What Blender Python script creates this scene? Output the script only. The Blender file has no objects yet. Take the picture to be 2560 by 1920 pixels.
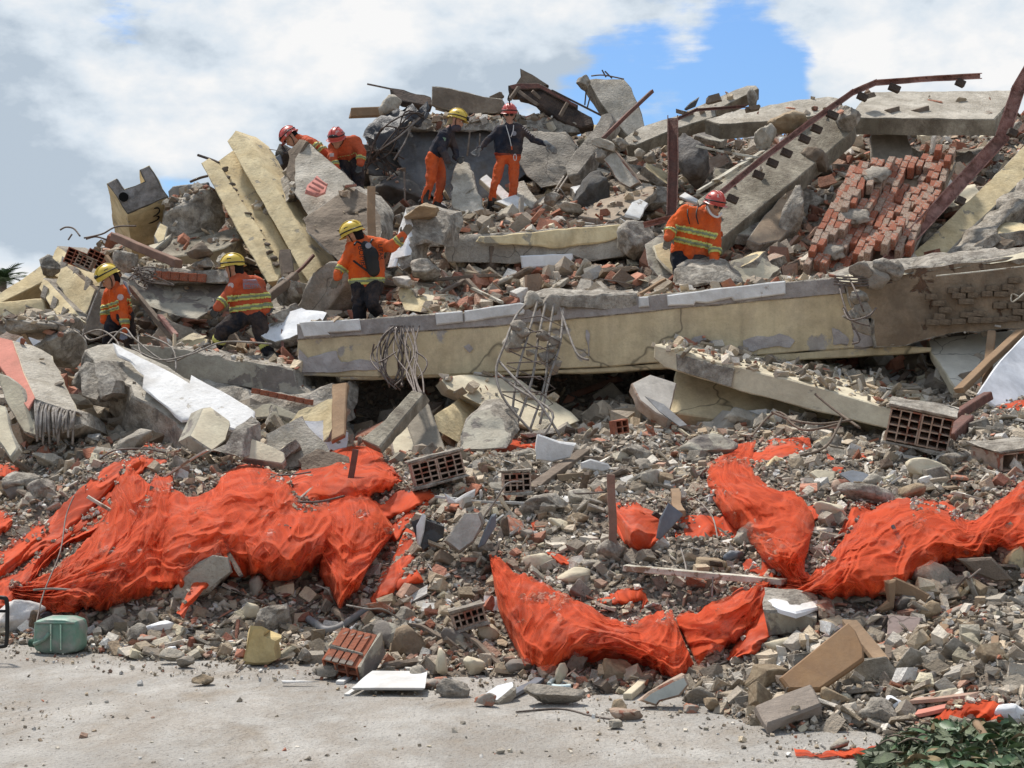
import bpy, bmesh, math, random
import numpy as np
from mathutils import Vector, Matrix, noise
from mathutils.bvhtree import BVHTree
random.seed(7); np.random.seed(7)
SC = bpy.context.scene
COL = SC.collection
R = math.radians
# ------------------------------------------------------------------ camera
F = 4060.0; CAMZ = 1.6; PITCH = math.atan(80 / F)
cam = bpy.data.cameras.new('camera'); camo = bpy.data.objects.new('camera', cam); COL.objects.link(camo)
camo.location = (0, 0, CAMZ); camo.rotation_euler = (math.pi / 2 + PITCH, 0, 0)
cam.sensor_width = 36; cam.lens = 36 * F / 2560; cam.clip_end = 3000; cam.clip_start = .1
SC.camera = camo
# ------------------------------------------------------------------ sky, sun, exposure
SUN_EL, SUN_AZ = 60, -35          # elevation; azimuth: degrees from +Y towards +X
w = bpy.data.worlds.new('World'); SC.world = w; w.use_nodes = True
nt = w.node_tree; nt.nodes.clear()
def N(t, k, **kw):
    n = t.nodes.new(k)
    for a, b in kw.items():
        if a in n.inputs.keys() if isinstance(a, str) else False: n.inputs[a].default_value = b
        else: setattr(n, a, b)
    return n
def sky_nodes():
    L = nt.links
    out = N(nt, 'ShaderNodeOutputWorld'); bg = N(nt, 'ShaderNodeBackground'); L.new(bg.outputs[0], out.inputs[0])
    bg.inputs['Strength'].default_value = .1
    sk = N(nt, 'ShaderNodeTexSky'); sk.sky_type = 'NISHITA'; sk.sun_disc = False
    sk.sun_elevation = R(SUN_EL); sk.sun_rotation = R(SUN_AZ); sk.air_density = 1.3; sk.dust_density = 1.2; sk.ozone_density = 2.5
    tc = N(nt, 'ShaderNodeTexCoord')
    def math_(op, a, b=None, c=None, clamp=False):
        m = N(nt, 'ShaderNodeMath'); m.operation = op; m.use_clamp = clamp
        for i, v in enumerate((a, b, c)):
            if v is None: continue
            if isinstance(v, (int, float)): m.inputs[i].default_value = v
            else: L.new(v, m.inputs[i])
        return m.outputs[0]
    mp = N(nt, 'ShaderNodeMapping'); mp.inputs['Scale'].default_value = (1, 1, 1.7); L.new(tc.outputs['Generated'], mp.inputs[0])
    def fbm(scale, det, rough, dist, off):
        m2 = N(nt, 'ShaderNodeMapping'); m2.inputs['Location'].default_value = off; L.new(mp.outputs[0], m2.inputs[0])
        n = N(nt, 'ShaderNodeTexNoise'); n.inputs['Scale'].default_value = scale; n.inputs['Detail'].default_value = det
        n.inputs['Roughness'].default_value = rough; n.inputs['Distortion'].default_value = dist; L.new(m2.outputs[0], n.inputs[0]); return n.outputs[0]
    def blob(px, py, r0, r1):
        c = (px - 1280) / F; v = -(py - 960) / F
        d = Vector((c, math.cos(PITCH) - v * math.sin(PITCH), math.sin(PITCH) + v * math.cos(PITCH))).normalized()
        vm = N(nt, 'ShaderNodeVectorMath'); vm.operation = 'DISTANCE'; L.new(tc.outputs['Generated'], vm.inputs[0]); vm.inputs[1].default_value = d
        mr = N(nt, 'ShaderNodeMapRange'); mr.interpolation_type = 'SMOOTHSTEP'; mr.inputs[1].default_value = r0 / F; mr.inputs[2].default_value = r1 / F
        mr.inputs[3].default_value = 1; mr.inputs[4].default_value = 0; L.new(vm.outputs['Value'], mr.inputs[0]); return mr.outputs[0]
    big = fbm(7, 9, .56, 0, (3.1, .4, 7.2)); fine = fbm(26, 10, .6, .1, (1, 5, 2)); sh = fbm(9, 9, .56, .05, (8, 2, 4))
    dens = math_('MULTIPLY_ADD', big, 1.6, -.32)
    dens = math_('ADD', dens, math_('MULTIPLY_ADD', fine, .65, -.32))
    m9 = N(nt, 'ShaderNodeMapping'); m9.inputs['Scale'].default_value = (1, 1, 5.5); L.new(tc.outputs['Generated'], m9.inputs[0]); n9 = N(nt, 'ShaderNodeTexNoise'); n9.inputs['Scale'].default_value = 9; n9.inputs['Detail'].default_value = 8; n9.inputs['Roughness'].default_value = .6; L.new(m9.outputs[0], n9.inputs[0])
    dens = math_('ADD', dens, math_('MULTIPLY_ADD', n9.outputs[0], 1.3, -.62))
    # the blue gap to the right of the summit, thin blue on the left, the big heap of cloud at the right
    for (x, y, r0, r1, a) in ((1900, 200, 20, 260, -.85), (1600, 190, 10, 240, -.5), (440, 450, 10, 150, -.55), (350, 140, 20, 170, -.3), (1950, 40, 40, 130, .15), (1720, 115, 5, 110, .22), (1500, 60, 10, 220, .12), (1650, 235, 5, 120, .22),
                              (2400, 60, 200, 480, 1.15), (1000, 100, 200, 700, .5), (150, 420, 200, 500, .5)):
        dens = math_('MULTIPLY_ADD', blob(x, y, r0, r1), a, dens)
    mask = N(nt, 'ShaderNodeMapRange'); mask.interpolation_type = 'SMOOTHSTEP'; L.new(dens, mask.inputs[0])
    mask.inputs[1].default_value = .2; mask.inputs[2].default_value = .6
    shade = math_('MULTIPLY_ADD', sh, 4.8, -2.15)
    for (x, y, r0, r1, a) in ((60, 440, 40, 330, -.5), (300, 100, 50, 450, .1), (1050, 120, 100, 330, -.25), (2150, 150, 20, 160, .3), (2450, 150, 20, 260, -.2), (420, 330, 50, 300, .3)):
        shade = math_('MULTIPLY_ADD', blob(x, y, r0, r1), a, shade)
    shade = math_('ADD', shade, math_('MULTIPLY_ADD', fine, .45, -.22))
    cr = N(nt, 'ShaderNodeValToRGB'); L.new(shade, cr.inputs[0]); e = cr.color_ramp.elements
    e[0].position = 0; e[0].color = (.52, .61, .71, 1); e[1].position = 1; e[1].color = (1.0, 1.0, 1.0, 1)
    k = e.new(.45); k.color = (.76, .84, .92, 1)
    vs = N(nt, 'ShaderNodeVectorMath'); vs.operation = 'SCALE'; L.new(cr.outputs[0], vs.inputs[0]); vs.inputs['Scale'].default_value = 6.3
    sks = N(nt, 'ShaderNodeVectorMath'); sks.operation = 'MULTIPLY'; L.new(sk.outputs[0], sks.inputs[0]); sks.inputs[1].default_value = (.5, .68, .95)
    mx = N(nt, 'ShaderNodeMix'); mx.data_type = 'RGBA'; L.new(mask.outputs[0], mx.inputs[0]); L.new(sks.outputs[0], mx.inputs[6]); L.new(vs.outputs[0], mx.inputs[7])
    L.new(mx.outputs[2], bg.inputs['Color'])
sky_nodes()
sl = bpy.data.lights.new('sun', 'SUN'); so = bpy.data.objects.new('sun', sl); COL.objects.link(so)
sl.energy = 3.5; sl.angle = R(5); sl.color = (1, .94, .86)
sd = Vector((math.sin(R(SUN_AZ)) * math.cos(R(SUN_EL)), math.cos(R(SUN_AZ)) * math.cos(R(SUN_EL)), math.sin(R(SUN_EL))))
so.rotation_euler = sd.to_track_quat('Z', 'Y').to_euler()
vsn = SC.view_settings; vsn.view_transform = 'Standard'; vsn.look = 'None'; vsn.exposure = .58; vsn.gamma = 1; vsn.use_curve_mapping = False
SC.cycles.max_bounces = 5; SC.cycles.transparent_max_bounces = 8

# ------------------------------------------------------------------ pixel -> place
def raydir(px, py):
    c = (px - 1280) / F; v = -(py - 960) / F
    y = math.cos(PITCH) - v * math.sin(PITCH); z = math.sin(PITCH) + v * math.cos(PITCH)
    return Vector((c / y, 1, z / y))
def P(px, py, d):
    r = raydir(px, py); return Vector((r.x * d, d, CAMZ + r.z * d))
def npP(px, py, d):
    c = (px - 1280) / F; v = -(py - 960) / F
    y = math.cos(PITCH) - v * math.sin(PITCH); z = math.sin(PITCH) + v * math.cos(PITCH)
    return np.stack([c / y * d, d * np.ones_like(c), CAMZ + z / y * d], -1)
# ------------------------------------------------------------------ numpy noise
def _h(i, j, s):
    n = (i.astype(np.int64) * 374761393 + j.astype(np.int64) * 668265263 + s * 69069 * 7919) & 0x7fffffff
    n = ((n ^ (n >> 13)) * 1274126177) & 0x7fffffff
    return ((n ^ (n >> 16)) & 0xffff) / 65535.0
def vn(x, y, s=0):
    x = np.asarray(x, float); y = np.asarray(y, float) + 0 * x
    i = np.floor(x); j = np.floor(y); f = x - i; g = y - j; f = f * f * (3 - 2 * f); g = g * g * (3 - 2 * g)
    return (_h(i, j, s) * (1 - f) + _h(i + 1, j, s) * f) * (1 - g) + (_h(i, j + 1, s) * (1 - f) + _h(i + 1, j + 1, s) * f) * g
def fb(x, y, s=0, o=4):
    r = 0; a = .5
    for k in range(o): r = r + a * vn(x * 2 ** k, np.asarray(y) * 2 ** k, s + k); a *= .5
    return r
# ------------------------------------------------------------------ pile height field: (distance, picture row) profiles at seven bearings
PROF = {0: [(11.2, None), (12, 1560), (13, 1400), (14.5, 1230), (16, 1130), (17.5, 1030), (18.5, 960), (20, 890), (22, 820), (24, 790), (26, 780)],
 400: [(10.8, None), (11.5, 1560), (12.5, 1420), (14, 1185), (15, 1130), (16.5, 1075), (17.5, 1020), (18.6, 955), (20, 905), (21.5, 845), (23, 730), (25, 590), (26.5, 540)],
 640: [(10.6, None), (11.5, 1560), (12.5, 1420), (14, 1200), (15, 1140), (16.5, 1090), (17.5, 1040), (18.4, 965), (19.4, 935), (20.3, 900), (21.5, 820), (23, 640), (25, 560), (26.5, 500)],
 800: [(10.5, None), (11.5, 1560), (12.5, 1420), (13.5, 1280), (14.5, 1190), (16, 1140), (17.2, 1110), (18.2, 1060), (18.6, 850), (19.5, 815), (21, 750), (23, 600), (25, 500), (26.5, 460)],
 1200: [(9.9, None), (10.8, 1600), (12, 1340), (13.5, 1200), (15, 1150), (16.3, 1115), (17, 1100), (18.2, 1050), (18.5, 800), (19.5, 725), (20.3, 690), (20.75, 660), (21, 560), (23, 540), (25, 430), (27, 330)],
 1700: [(9.2, None), (10, 1650), (11, 1450), (12.3, 1270), (13.5, 1160), (15, 1110), (16.3, 1070), (17, 1040), (18.4, 970), (18.7, 735), (19.5, 685), (20.4, 655), (21, 590), (23, 480), (25, 400), (27, 330)],
 2150: [(8.4, None), (9.5, 1620), (10.5, 1440), (12, 1260), (13.5, 1150), (15, 1115), (16, 1075), (16.6, 1000), (17.3, 945), (18.6, 890), (18.9, 720), (19.5, 680), (21, 560), (23, 440), (25, 400), (27, 320)],
 2560: [(7.6, None), (9, 1620), (10.5, 1400), (12, 1260), (13.5, 1110), (15, 1010), (16.5, 930), (17.2, 890), (18.5, 850), (18.8, 700), (19.5, 660), (21, 570), (23, 450), (25, 370), (27, 290)]}
_D = np.arange(5, 45, .1)
_US = sorted(PROF); _ZT = []
for u in _US:
    ds = [5]; zs = [0]
    for d, y in PROF[u]:
        ds.append(d); zs.append(0 if y is None else CAMZ + (1040 - y) * d / F)
    last = ds[-1]; zl = zs[-1]
    for dd, k in ((1.5, .8), (4, .35), (7, 0)): ds.append(last + dd); zs.append(zl * k)
    z = np.interp(_D, ds, zs); z = np.convolve(np.pad(z, 2, 'edge'), np.ones(5) / 5, 'valid'); _ZT.append(z)
_ZT = np.array(_ZT)
def macro(X, Y):
    u = np.clip(X / Y * F + 1280, 0, 2560); k = np.clip(np.searchsorted(_US, u, 'right') - 1, 0, len(_US) - 2)
    ua = np.array(_US, float); f = (u - ua[k]) / (ua[k + 1] - ua[k]); f = f * f * (3 - 2 * f)
    di = np.clip((Y - 5) / .1, 0, len(_D) - 2); i = di.astype(int); g = di - i
    a = _ZT[k, i] * (1 - g) + _ZT[k, i + 1] * g; b = _ZT[k + 1, i] * (1 - g) + _ZT[k + 1, i + 1] * g
    z = a * (1 - f) + b * f
    s = np.clip((14.5 - np.abs(X)) / 4, 0, 1); return z * s * s * (3 - 2 * s)
GS = .08; GX = np.arange(-15, 15.01, GS); GY = np.arange(6, 36, GS)
_XX, _YY = np.meshgrid(GX, GY, indexing='ij')
_edge = (fb(_XX * 1.3, _YY * 1.3, 77, 3) - .45) * .9
H = macro(_XX, np.clip(_YY + _edge * np.clip((15 - _YY) / 6, 0, 1), 6, 44))
_m = np.clip(H / .25, 0, 1)
H = H + _m * ((fb(_XX * 1.1, _YY * 1.1, 3, 4) - .47) * .34 + (vn(_XX * 6, _YY * 6, 9) - .5) * .07)
H = np.where(H < .015, -.03, H)
def hs(X, Y):
    a = np.clip((np.asarray(X, float) + 15) / GS, 0, len(GX) - 2); b = np.clip((np.asarray(Y, float) - 6) / GS, 0, len(GY) - 2)
    i = a.astype(int); j = b.astype(int); f = a - i; g = b - j
    return (H[i, j] * (1 - f) + H[i + 1, j] * f) * (1 - g) + (H[i, j + 1] * (1 - f) + H[i + 1, j + 1] * f) * g
def hitd(px, py):
    """distance at which the line of sight through (px, py) meets the pile or the ground"""
    px = np.atleast_1d(np.asarray(px, float)); py = np.atleast_1d(np.asarray(py, float)) + 0 * px
    sh = px.shape; px = px.ravel(); py = py.ravel(); res = np.full(px.shape, 26.0); done = np.zeros(px.shape, bool)
    c = (px - 1280) / F; v = -(py - 960) / F; yy = math.cos(PITCH) - v * math.sin(PITCH); rz = (math.sin(PITCH) + v * math.cos(PITCH)) / yy; rx = c / yy
    for d in np.arange(6.2, 30, .06):
        k = (~done) & (CAMZ + rz * d <= np.maximum(hs(rx * d, d), 0)); res[k] = d; done |= k
    return res.reshape(sh)
def HP(px, py, up=0.0):
    d = float(hitd(px, py)[0]); p = P(px, py, d); p.z += up; return p
# ------------------------------------------------------------------ objects and tags
def tag(o, label=None, cat=None, group=None, kind=None):
    if label: o['label'] = label
    if cat: o['category'] = cat
    if group: o['group'] = group
    if kind: o['kind'] = kind
    return o
def empty(name, loc, label, cat, group=None):
    o = bpy.data.objects.new(name, None); COL.objects.link(o); o.location = loc; o.empty_display_size = .1
    bpy.context.view_layer.update() if False else None
    return tag(o, label, cat, group)
def worldloc(o):
    v = Vector(o.location)
    while o.parent: o = o.parent; v = v + o.location
    return v
def link(name, me, mats, parent=None, origin=None, smooth=None):
    """mesh given in world coordinates -> object with its origin at its foot"""
    n = len(me.vertices); co = np.empty(n * 3, np.float32); me.vertices.foreach_get('co', co); co = co.reshape(-1, 3)
    if origin is None: origin = Vector((float(co[:, 0].mean()), float(co[:, 1].mean()), float(co[:, 2].min())))
    co -= np.array(origin, np.float32); me.vertices.foreach_set('co', co.ravel()); me.update()
    if mats is not None:
        for m in (mats if isinstance(mats, (list, tuple)) else [mats]): me.materials.append(m)
    o = bpy.data.objects.new(name, me); COL.objects.link(o)
    if parent: o.parent = parent; o.location = Vector(origin) - worldloc(parent)
    else: o.location = origin
    return o
def bmlink(name, bm, mats, parent=None, sharp=.6):
    for f in bm.faces: f.smooth = True
    for e in bm.edges:
        if len(e.link_faces) == 2: e.smooth = e.calc_face_angle(0) < sharp
    me = bpy.data.meshes.new(name); bm.to_mesh(me); bm.free(); return link(name, me, mats, parent)
def npmesh(name, V, T, col=None):
    me = bpy.data.meshes.new(name); V = np.asarray(V, np.float32); T = np.asarray(T, np.int32); k = T.shape[1]
    me.vertices.add(len(V)); me.vertices.foreach_set('co', V.ravel()); me.loops.add(T.size); me.loops.foreach_set('vertex_index', T.ravel())
    me.polygons.add(len(T)); me.polygons.foreach_set('loop_start', np.arange(0, T.size, k, dtype=np.int32))
    try: me.polygons.foreach_set('loop_total', np.full(len(T), k, np.int32))
    except Exception: pass
    if col is not None:
        a = me.attributes.new('tint', 'FLOAT_COLOR', 'POINT'); c = np.ones((len(V), 4), np.float32); c[:, :3] = col; a.data.foreach_set('color', c.ravel())
    me.update(calc_edges=True); me.validate(); return me
# ------------------------------------------------------------------ materials
MATS = {}
def mat(name, a, b=None, sc=3.0, under=None, pth=.6, psc=1.6, dirt=.35, dirtc=(.13, .105, .08), rough=.92, bump=.35, bsc=28, tint=False, stretch=None, crack=0, wood=False, metallic=0, spec=.25, streak=0, speck=0, pedge=.03):
    if name in MATS: return MATS[name]
    b = b or tuple(x * .72 for x in a)
    m = bpy.data.materials.new(name); m.use_nodes = True; t = m.node_tree; L = t.links; t.nodes.clear()
    out = t.nodes.new('ShaderNodeOutputMaterial'); bs = t.nodes.new('ShaderNodeBsdfPrincipled'); L.new(bs.outputs[0], out.inputs[0])
    tc = t.nodes.new('ShaderNodeTexCoord'); mp = t.nodes.new('ShaderNodeMapping'); L.new(tc.outputs['Object'], mp.inputs[0])
    if stretch: mp.inputs['Scale'].default_value = stretch
    def ns(s, det=6, ro=.6, dist=0, off=(0, 0, 0), raw=False):
        m2 = t.nodes.new('ShaderNodeMapping'); m2.inputs['Location'].default_value = off; L.new(tc.outputs['Object'] if raw else mp.outputs[0], m2.inputs[0])
        n = t.nodes.new('ShaderNodeTexNoise'); n.inputs['Scale'].default_value = s; n.inputs['Detail'].default_value = det; n.inputs['Roughness'].default_value = ro; n.inputs['Distortion'].default_value = dist
        L.new(m2.outputs[0], n.inputs[0]); return n.outputs[0]
    def ramp(v, p0, p1):
        r = t.nodes.new('ShaderNodeMapRange'); r.inputs[1].default_value = p0; r.inputs[2].default_value = p1; L.new(v, r.inputs[0]); return r.outputs[0]
    def mixc(f, A, B, mode='MIX'):
        x = t.nodes.new('ShaderNodeMix'); x.data_type = 'RGBA'; x.blend_type = mode
        if isinstance(f, (int, float)): x.inputs[0].default_value = f
        else: L.new(f, x.inputs[0])
        for i, q in ((6, A), (7, B)):
            if isinstance(q, tuple): x.inputs[i].default_value = (*q, 1)
            else: L.new(q, x.inputs[i])
        return x.outputs[2]
    if tint:
        at = t.nodes.new('ShaderNodeAttribute'); at.attribute_name = 'tint'; g = ns(sc, 5); c = mixc(ramp(g, .3, .7), (.78, .77, .75), (1.12, 1.1, 1.08)); c = mixc(1.0, at.outputs['Color'], c, 'MULTIPLY')
    else: c = mixc(ramp(ns(sc, 10, .7, .3), .4, .6), b, a)
    hgt = ns(bsc, 6, .65)
    if wood:
        wv = ns(1.0, 4, .6, 0, (3, 1, 2)); c = mixc(ramp(wv, .4, .62), c, tuple(x * .55 for x in a))
    pk = None
    if under:
        pk = ramp(ns(psc, 9, .62, .35, (5, 9, 1)), pth, pth + pedge); uc = mixc(ramp(ns(9, 6, .6, 0, (2, 2, 7)), .35, .65), tuple(x * .7 for x in under), under); c = mixc(pk, c, uc)
    if streak:
        m3 = t.nodes.new('ShaderNodeMapping'); m3.inputs['Scale'].default_value = (9, 9, .8); L.new(tc.outputs['Object'], m3.inputs[0]); n = t.nodes.new('ShaderNodeTexNoise'); n.inputs['Scale'].default_value = 1; n.inputs['Detail'].default_value = 5; L.new(m3.outputs[0], n.inputs[0])
        mu = t.nodes.new('ShaderNodeMath'); mu.operation = 'MULTIPLY'; mu.inputs[1].default_value = streak; L.new(ramp(n.outputs[0], .5, .72), mu.inputs[0]); c = mixc(mu.outputs[0], c, (.1, .075, .05))
    if dirt:
        mu = t.nodes.new('ShaderNodeMath'); mu.operation = 'MULTIPLY'; mu.inputs[1].default_value = dirt; L.new(ramp(ns(2.6, 10, .74, .2, (1, 4, 8)), .44, .62), mu.inputs[0]); c = mixc(mu.outputs[0], c, dirtc)
    if speck:
        mu = t.nodes.new('ShaderNodeMath'); mu.operation = 'MULTIPLY'; mu.inputs[1].default_value = speck; L.new(ramp(ns(60, 3, .7, 0, (1, 4, 8), True), .55, .68), mu.inputs[0]); c = mixc(mu.outputs[0], c, (.05, .045, .04))
    if crack:
        vo = t.nodes.new('ShaderNodeTexVoronoi'); vo.feature = 'DISTANCE_TO_EDGE'; vo.inputs['Scale'].default_value = crack
        dn = t.nodes.new('ShaderNodeVectorMath'); dn.operation = 'SCALE'; nn = t.nodes.new('ShaderNodeTexNoise'); nn.inputs['Scale'].default_value = 3; L.new(tc.outputs['Object'], nn.inputs[0]); L.new(nn.outputs['Color'], dn.inputs[0]); dn.inputs['Scale'].default_value = .5
        ad = t.nodes.new('ShaderNodeVectorMath'); L.new(tc.outputs['Object'], ad.inputs[0]); L.new(dn.outputs[0], ad.inputs[1]); L.new(ad.outputs[0], vo.inputs[0])
        inv = ramp(vo.outputs[0], .012, 0); mu = t.nodes.new('ShaderNodeMath'); mu.operation = 'MULTIPLY'; mu.inputs[1].default_value = .7; L.new(inv, mu.inputs[0]); c = mixc(mu.outputs[0], c, (.05, .04, .03))
    L.new(c, bs.inputs['Base Color']); bs.inputs['Roughness'].default_value = rough; bs.inputs['Metallic'].default_value = metallic
    bs.inputs['Specular IOR Level'].default_value = spec
    bp = t.nodes.new('ShaderNodeBump'); bp.inputs['Strength'].default_value = bump; bp.inputs['Distance'].default_value = .035
    if pk is not None:
        mu = t.nodes.new('ShaderNodeMath'); mu.operation = 'MULTIPLY_ADD'; mu.inputs[1].default_value = -.5; L.new(pk, mu.inputs[0]); L.new(hgt, mu.inputs[2]); L.new(mu.outputs[0], bp.inputs['Height'])
    else: L.new(hgt, bp.inputs['Height'])
    L.new(bp.outputs[0], bs.inputs['Normal']); MATS[name] = m; return m
CONC = mat('concrete_grey', (.47, .42, .35), (.26, .23, .19), 2.2, dirt=.42, dirtc=(.2, .16, .12), bump=.9, crack=1.1, speck=.35)
CONCL = mat('concrete_light', (.58, .53, .445), (.38, .34, .275), 2.5, dirt=.4, dirtc=(.24, .2, .15), bump=.8, streak=.3, speck=.3)
CONCW = mat('concrete_weathered', (.44, .395, .31), (.2, .175, .13), 1.4, dirt=.6, bump=.8, streak=.55, speck=.3)
BROKEN = mat('broken_concrete', (.5, .455, .385), (.2, .175, .145), 7, dirt=.42, dirtc=(.2, .165, .125), bump=1.3, bsc=16, speck=.5)
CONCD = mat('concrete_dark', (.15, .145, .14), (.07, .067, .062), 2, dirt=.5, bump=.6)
CONCB = mat('concrete_brown', (.27, .215, .16), (.15, .115, .085), 2.2, dirt=.5, bump=.8, bsc=14)
YEL = mat('yellow_paint', (.68, .565, .36), (.56, .455, .28), 2.2, under=(.45, .41, .37), pth=.6, psc=1.6, dirt=.45, dirtc=(.3, .235, .165), crack=.55, speck=.15, bump=.3, streak=.22)
YELC = mat('yellow_paint_clean', (.72, .6, .37), (.59, .47, .27), 3, under=(.42, .37, .28), pth=.6, psc=3.4, dirt=.3, bump=.4, streak=.2)
CREAM = mat('cream_paint', (.68, .61, .45), (.55, .48, .35), 2.5, under=(.42, .37, .3), pth=.6, psc=3, dirt=.32, dirtc=(.26, .21, .15), bump=.3)
CREAMG = mat('greyish_cream_plaster', (.45, .42, .34), (.34, .31, .25), 2, under=(.26, .23, .2), pth=.52, psc=2.2, dirt=.35, bump=.5)
WHITE = mat('white_plaster', (.8, .81, .82), (.7, .71, .72), 2, under=(.36, .34, .3), pth=.66, psc=3, dirt=.18, bump=.25)
WHITET = mat('white_trim', (.72, .72, .7), (.58, .57, .54), 4, under=(.4, .36, .31), pth=.6, psc=3.5, dirt=.25, bump=.3)
WHITEC = mat('white_clean', (.76, .755, .74), (.62, .61, .59), 3, under=(.5, .46, .4), pth=.66, psc=5, dirt=.35, dirtc=(.3, .26, .21), bump=.3, rough=.7)
PINK = mat('pink_paint', (.62, .25, .19), (.5, .2, .15), 3, dirt=.2, bump=.3)
MORTAR = mat('dusty_brickwork', (.33, .25, .17), (.2, .145, .095), 2.5, under=(.16, .09, .055), pth=.6, psc=3, dirt=.45, bump=.9, bsc=12)
BRICK = mat('terracotta', (.42, .135, .07), (.26, .085, .05), 6, under=(.36, .3, .25), pth=.58, psc=6, dirt=.3, bump=.4, stretch=(1, 1, 1))
BRICK2 = mat('terracotta_pale', (.5, .22, .14), (.33, .13, .08), 6, under=(.42, .36, .3), pth=.54, psc=5, dirt=.3, bump=.4)
BRICKD = mat('terracotta_dusty', (.5, .39, .31), (.36, .25, .18), 5, under=(.36, .14, .09), pth=.57, psc=5, dirt=.35, bump=.6)
WOOD = mat('weathered_wood', (.3, .235, .18), (.17, .13, .1), 3, dirt=.35, stretch=(3, 3, 3), bump=.6, wood=True)
WOODB = mat('brown_board', (.26, .145, .06), (.2, .105, .042), 2.5, dirt=.2, bump=.12, rough=.6, wood=False, spec=.4)
WOODP = mat('pale_timber', (.42, .28, .17), (.3, .19, .11), 4, dirt=.25, bump=.3, wood=True)
WOODW = mat('white_painted_wood', (.62, .59, .5), (.42, .38, .3), 5, under=(.3, .22, .15), pth=.57, psc=5, dirt=.3, bump=.5)
RUST = mat('rusty_steel', (.19, .08, .058), (.11, .05, .04), 9, under=(.27, .12, .09), pth=.54, psc=9, pedge=.14, dirt=.35, bump=.5, rough=.8, spec=.35)
RUSTP = mat('rusty_pink_primer', (.42, .23, .19), (.24, .11, .085), 6, under=(.2, .09, .07), pth=.5, psc=9, pedge=.14, dirt=.3, bump=.5, rough=.8)
REBAR = mat('rebar', (.17, .135, .115), (.09, .065, .05), 20, dirt=.2, bump=.3, rough=.7, spec=.4)
REBARL = mat('rebar_dusty', (.33, .3, .27), (.2, .17, .14), 12, dirt=.3, bump=.3, rough=.8)
CHAR = mat('charred_brown', (.1, .07, .055), (.04, .033, .03), 4, dirt=.3, bump=.7)
BLACKP = mat('black_sheet', (.05, .05, .055), (.02, .02, .023), 3, dirt=.2, dirtc=(.18, .17, .16), bump=.5, rough=.55, spec=.5)
SLATE = mat('grey_blue_plate', (.17, .19, .22), (.1, .115, .135), 4, dirt=.3, bump=.2, rough=.5)
GREYP = mat('grey_pipe', (.27, .27, .27), (.17, .17, .17), 3, dirt=.45, bump=.2, rough=.6)
LAMI = mat('mauve_laminate', (.33, .255, .23), (.26, .2, .18), 3, under=(.5, .34, .18), pth=.68, psc=3, dirt=.2, bump=.2, crack=3)
RUB = mat('rubble', (1, 1, 1), sc=9, tint=True, dirt=.3, dirtc=(.3, .25, .2), bump=.9, bsc=30, rough=.95)
DIRT = mat('rubble_bed', (.36, .3, .235), (.19, .15, .115), 5, dirt=.5, bump=1.5, bsc=20, under=(.36, .33, .28), pth=.53, psc=17)
# ------------------------------------------------------------------ mesh builders
SLABS = []
def solid_plane(pts):
    p = [P(*q) for q in pts]
    if len(p) > 3:
        A = np.array([list(v) for v in p]); c = A.mean(0); n = Vector(np.linalg.svd(A - c)[2][2]); c = Vector(c)
        out = []
        for q, v in zip(pts, p):
            r = raydir(q[0], q[1]); dn = n.dot(r)
            if abs(dn) < .12: out.append(v - n * n.dot(v - c)); continue
            t = n.dot(c - Vector((0, 0, CAMZ))) / dn
            out.append(Vector((0, 0, CAMZ)) + r * t if abs(t - q[2]) < 1.2 else v - n * n.dot(v - c))
        p = out
    return p
def jagged(p, jag, rough, step, sd):
    out = []; n = len(p); rn = random.Random(sd); c = sum(p, Vector()) / n
    for i in range(n):
        a, b = p[i], p[(i + 1) % n]; L = (b - a).length; k = max(1, int(L / step)); amp = jag * (5 if i in rough else 1)
        inw = (c - (a + b) / 2).normalized()
        for j in range(k):
            q = a.lerp(b, j / k)
            if jag: q = q + inw * (amp * (noise.noise(q * 5 + Vector((sd, 0, 0))) * 1.4 + rn.uniform(-.5, .5))) * (1 if j else .6)
            out.append(q)
    return out
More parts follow.
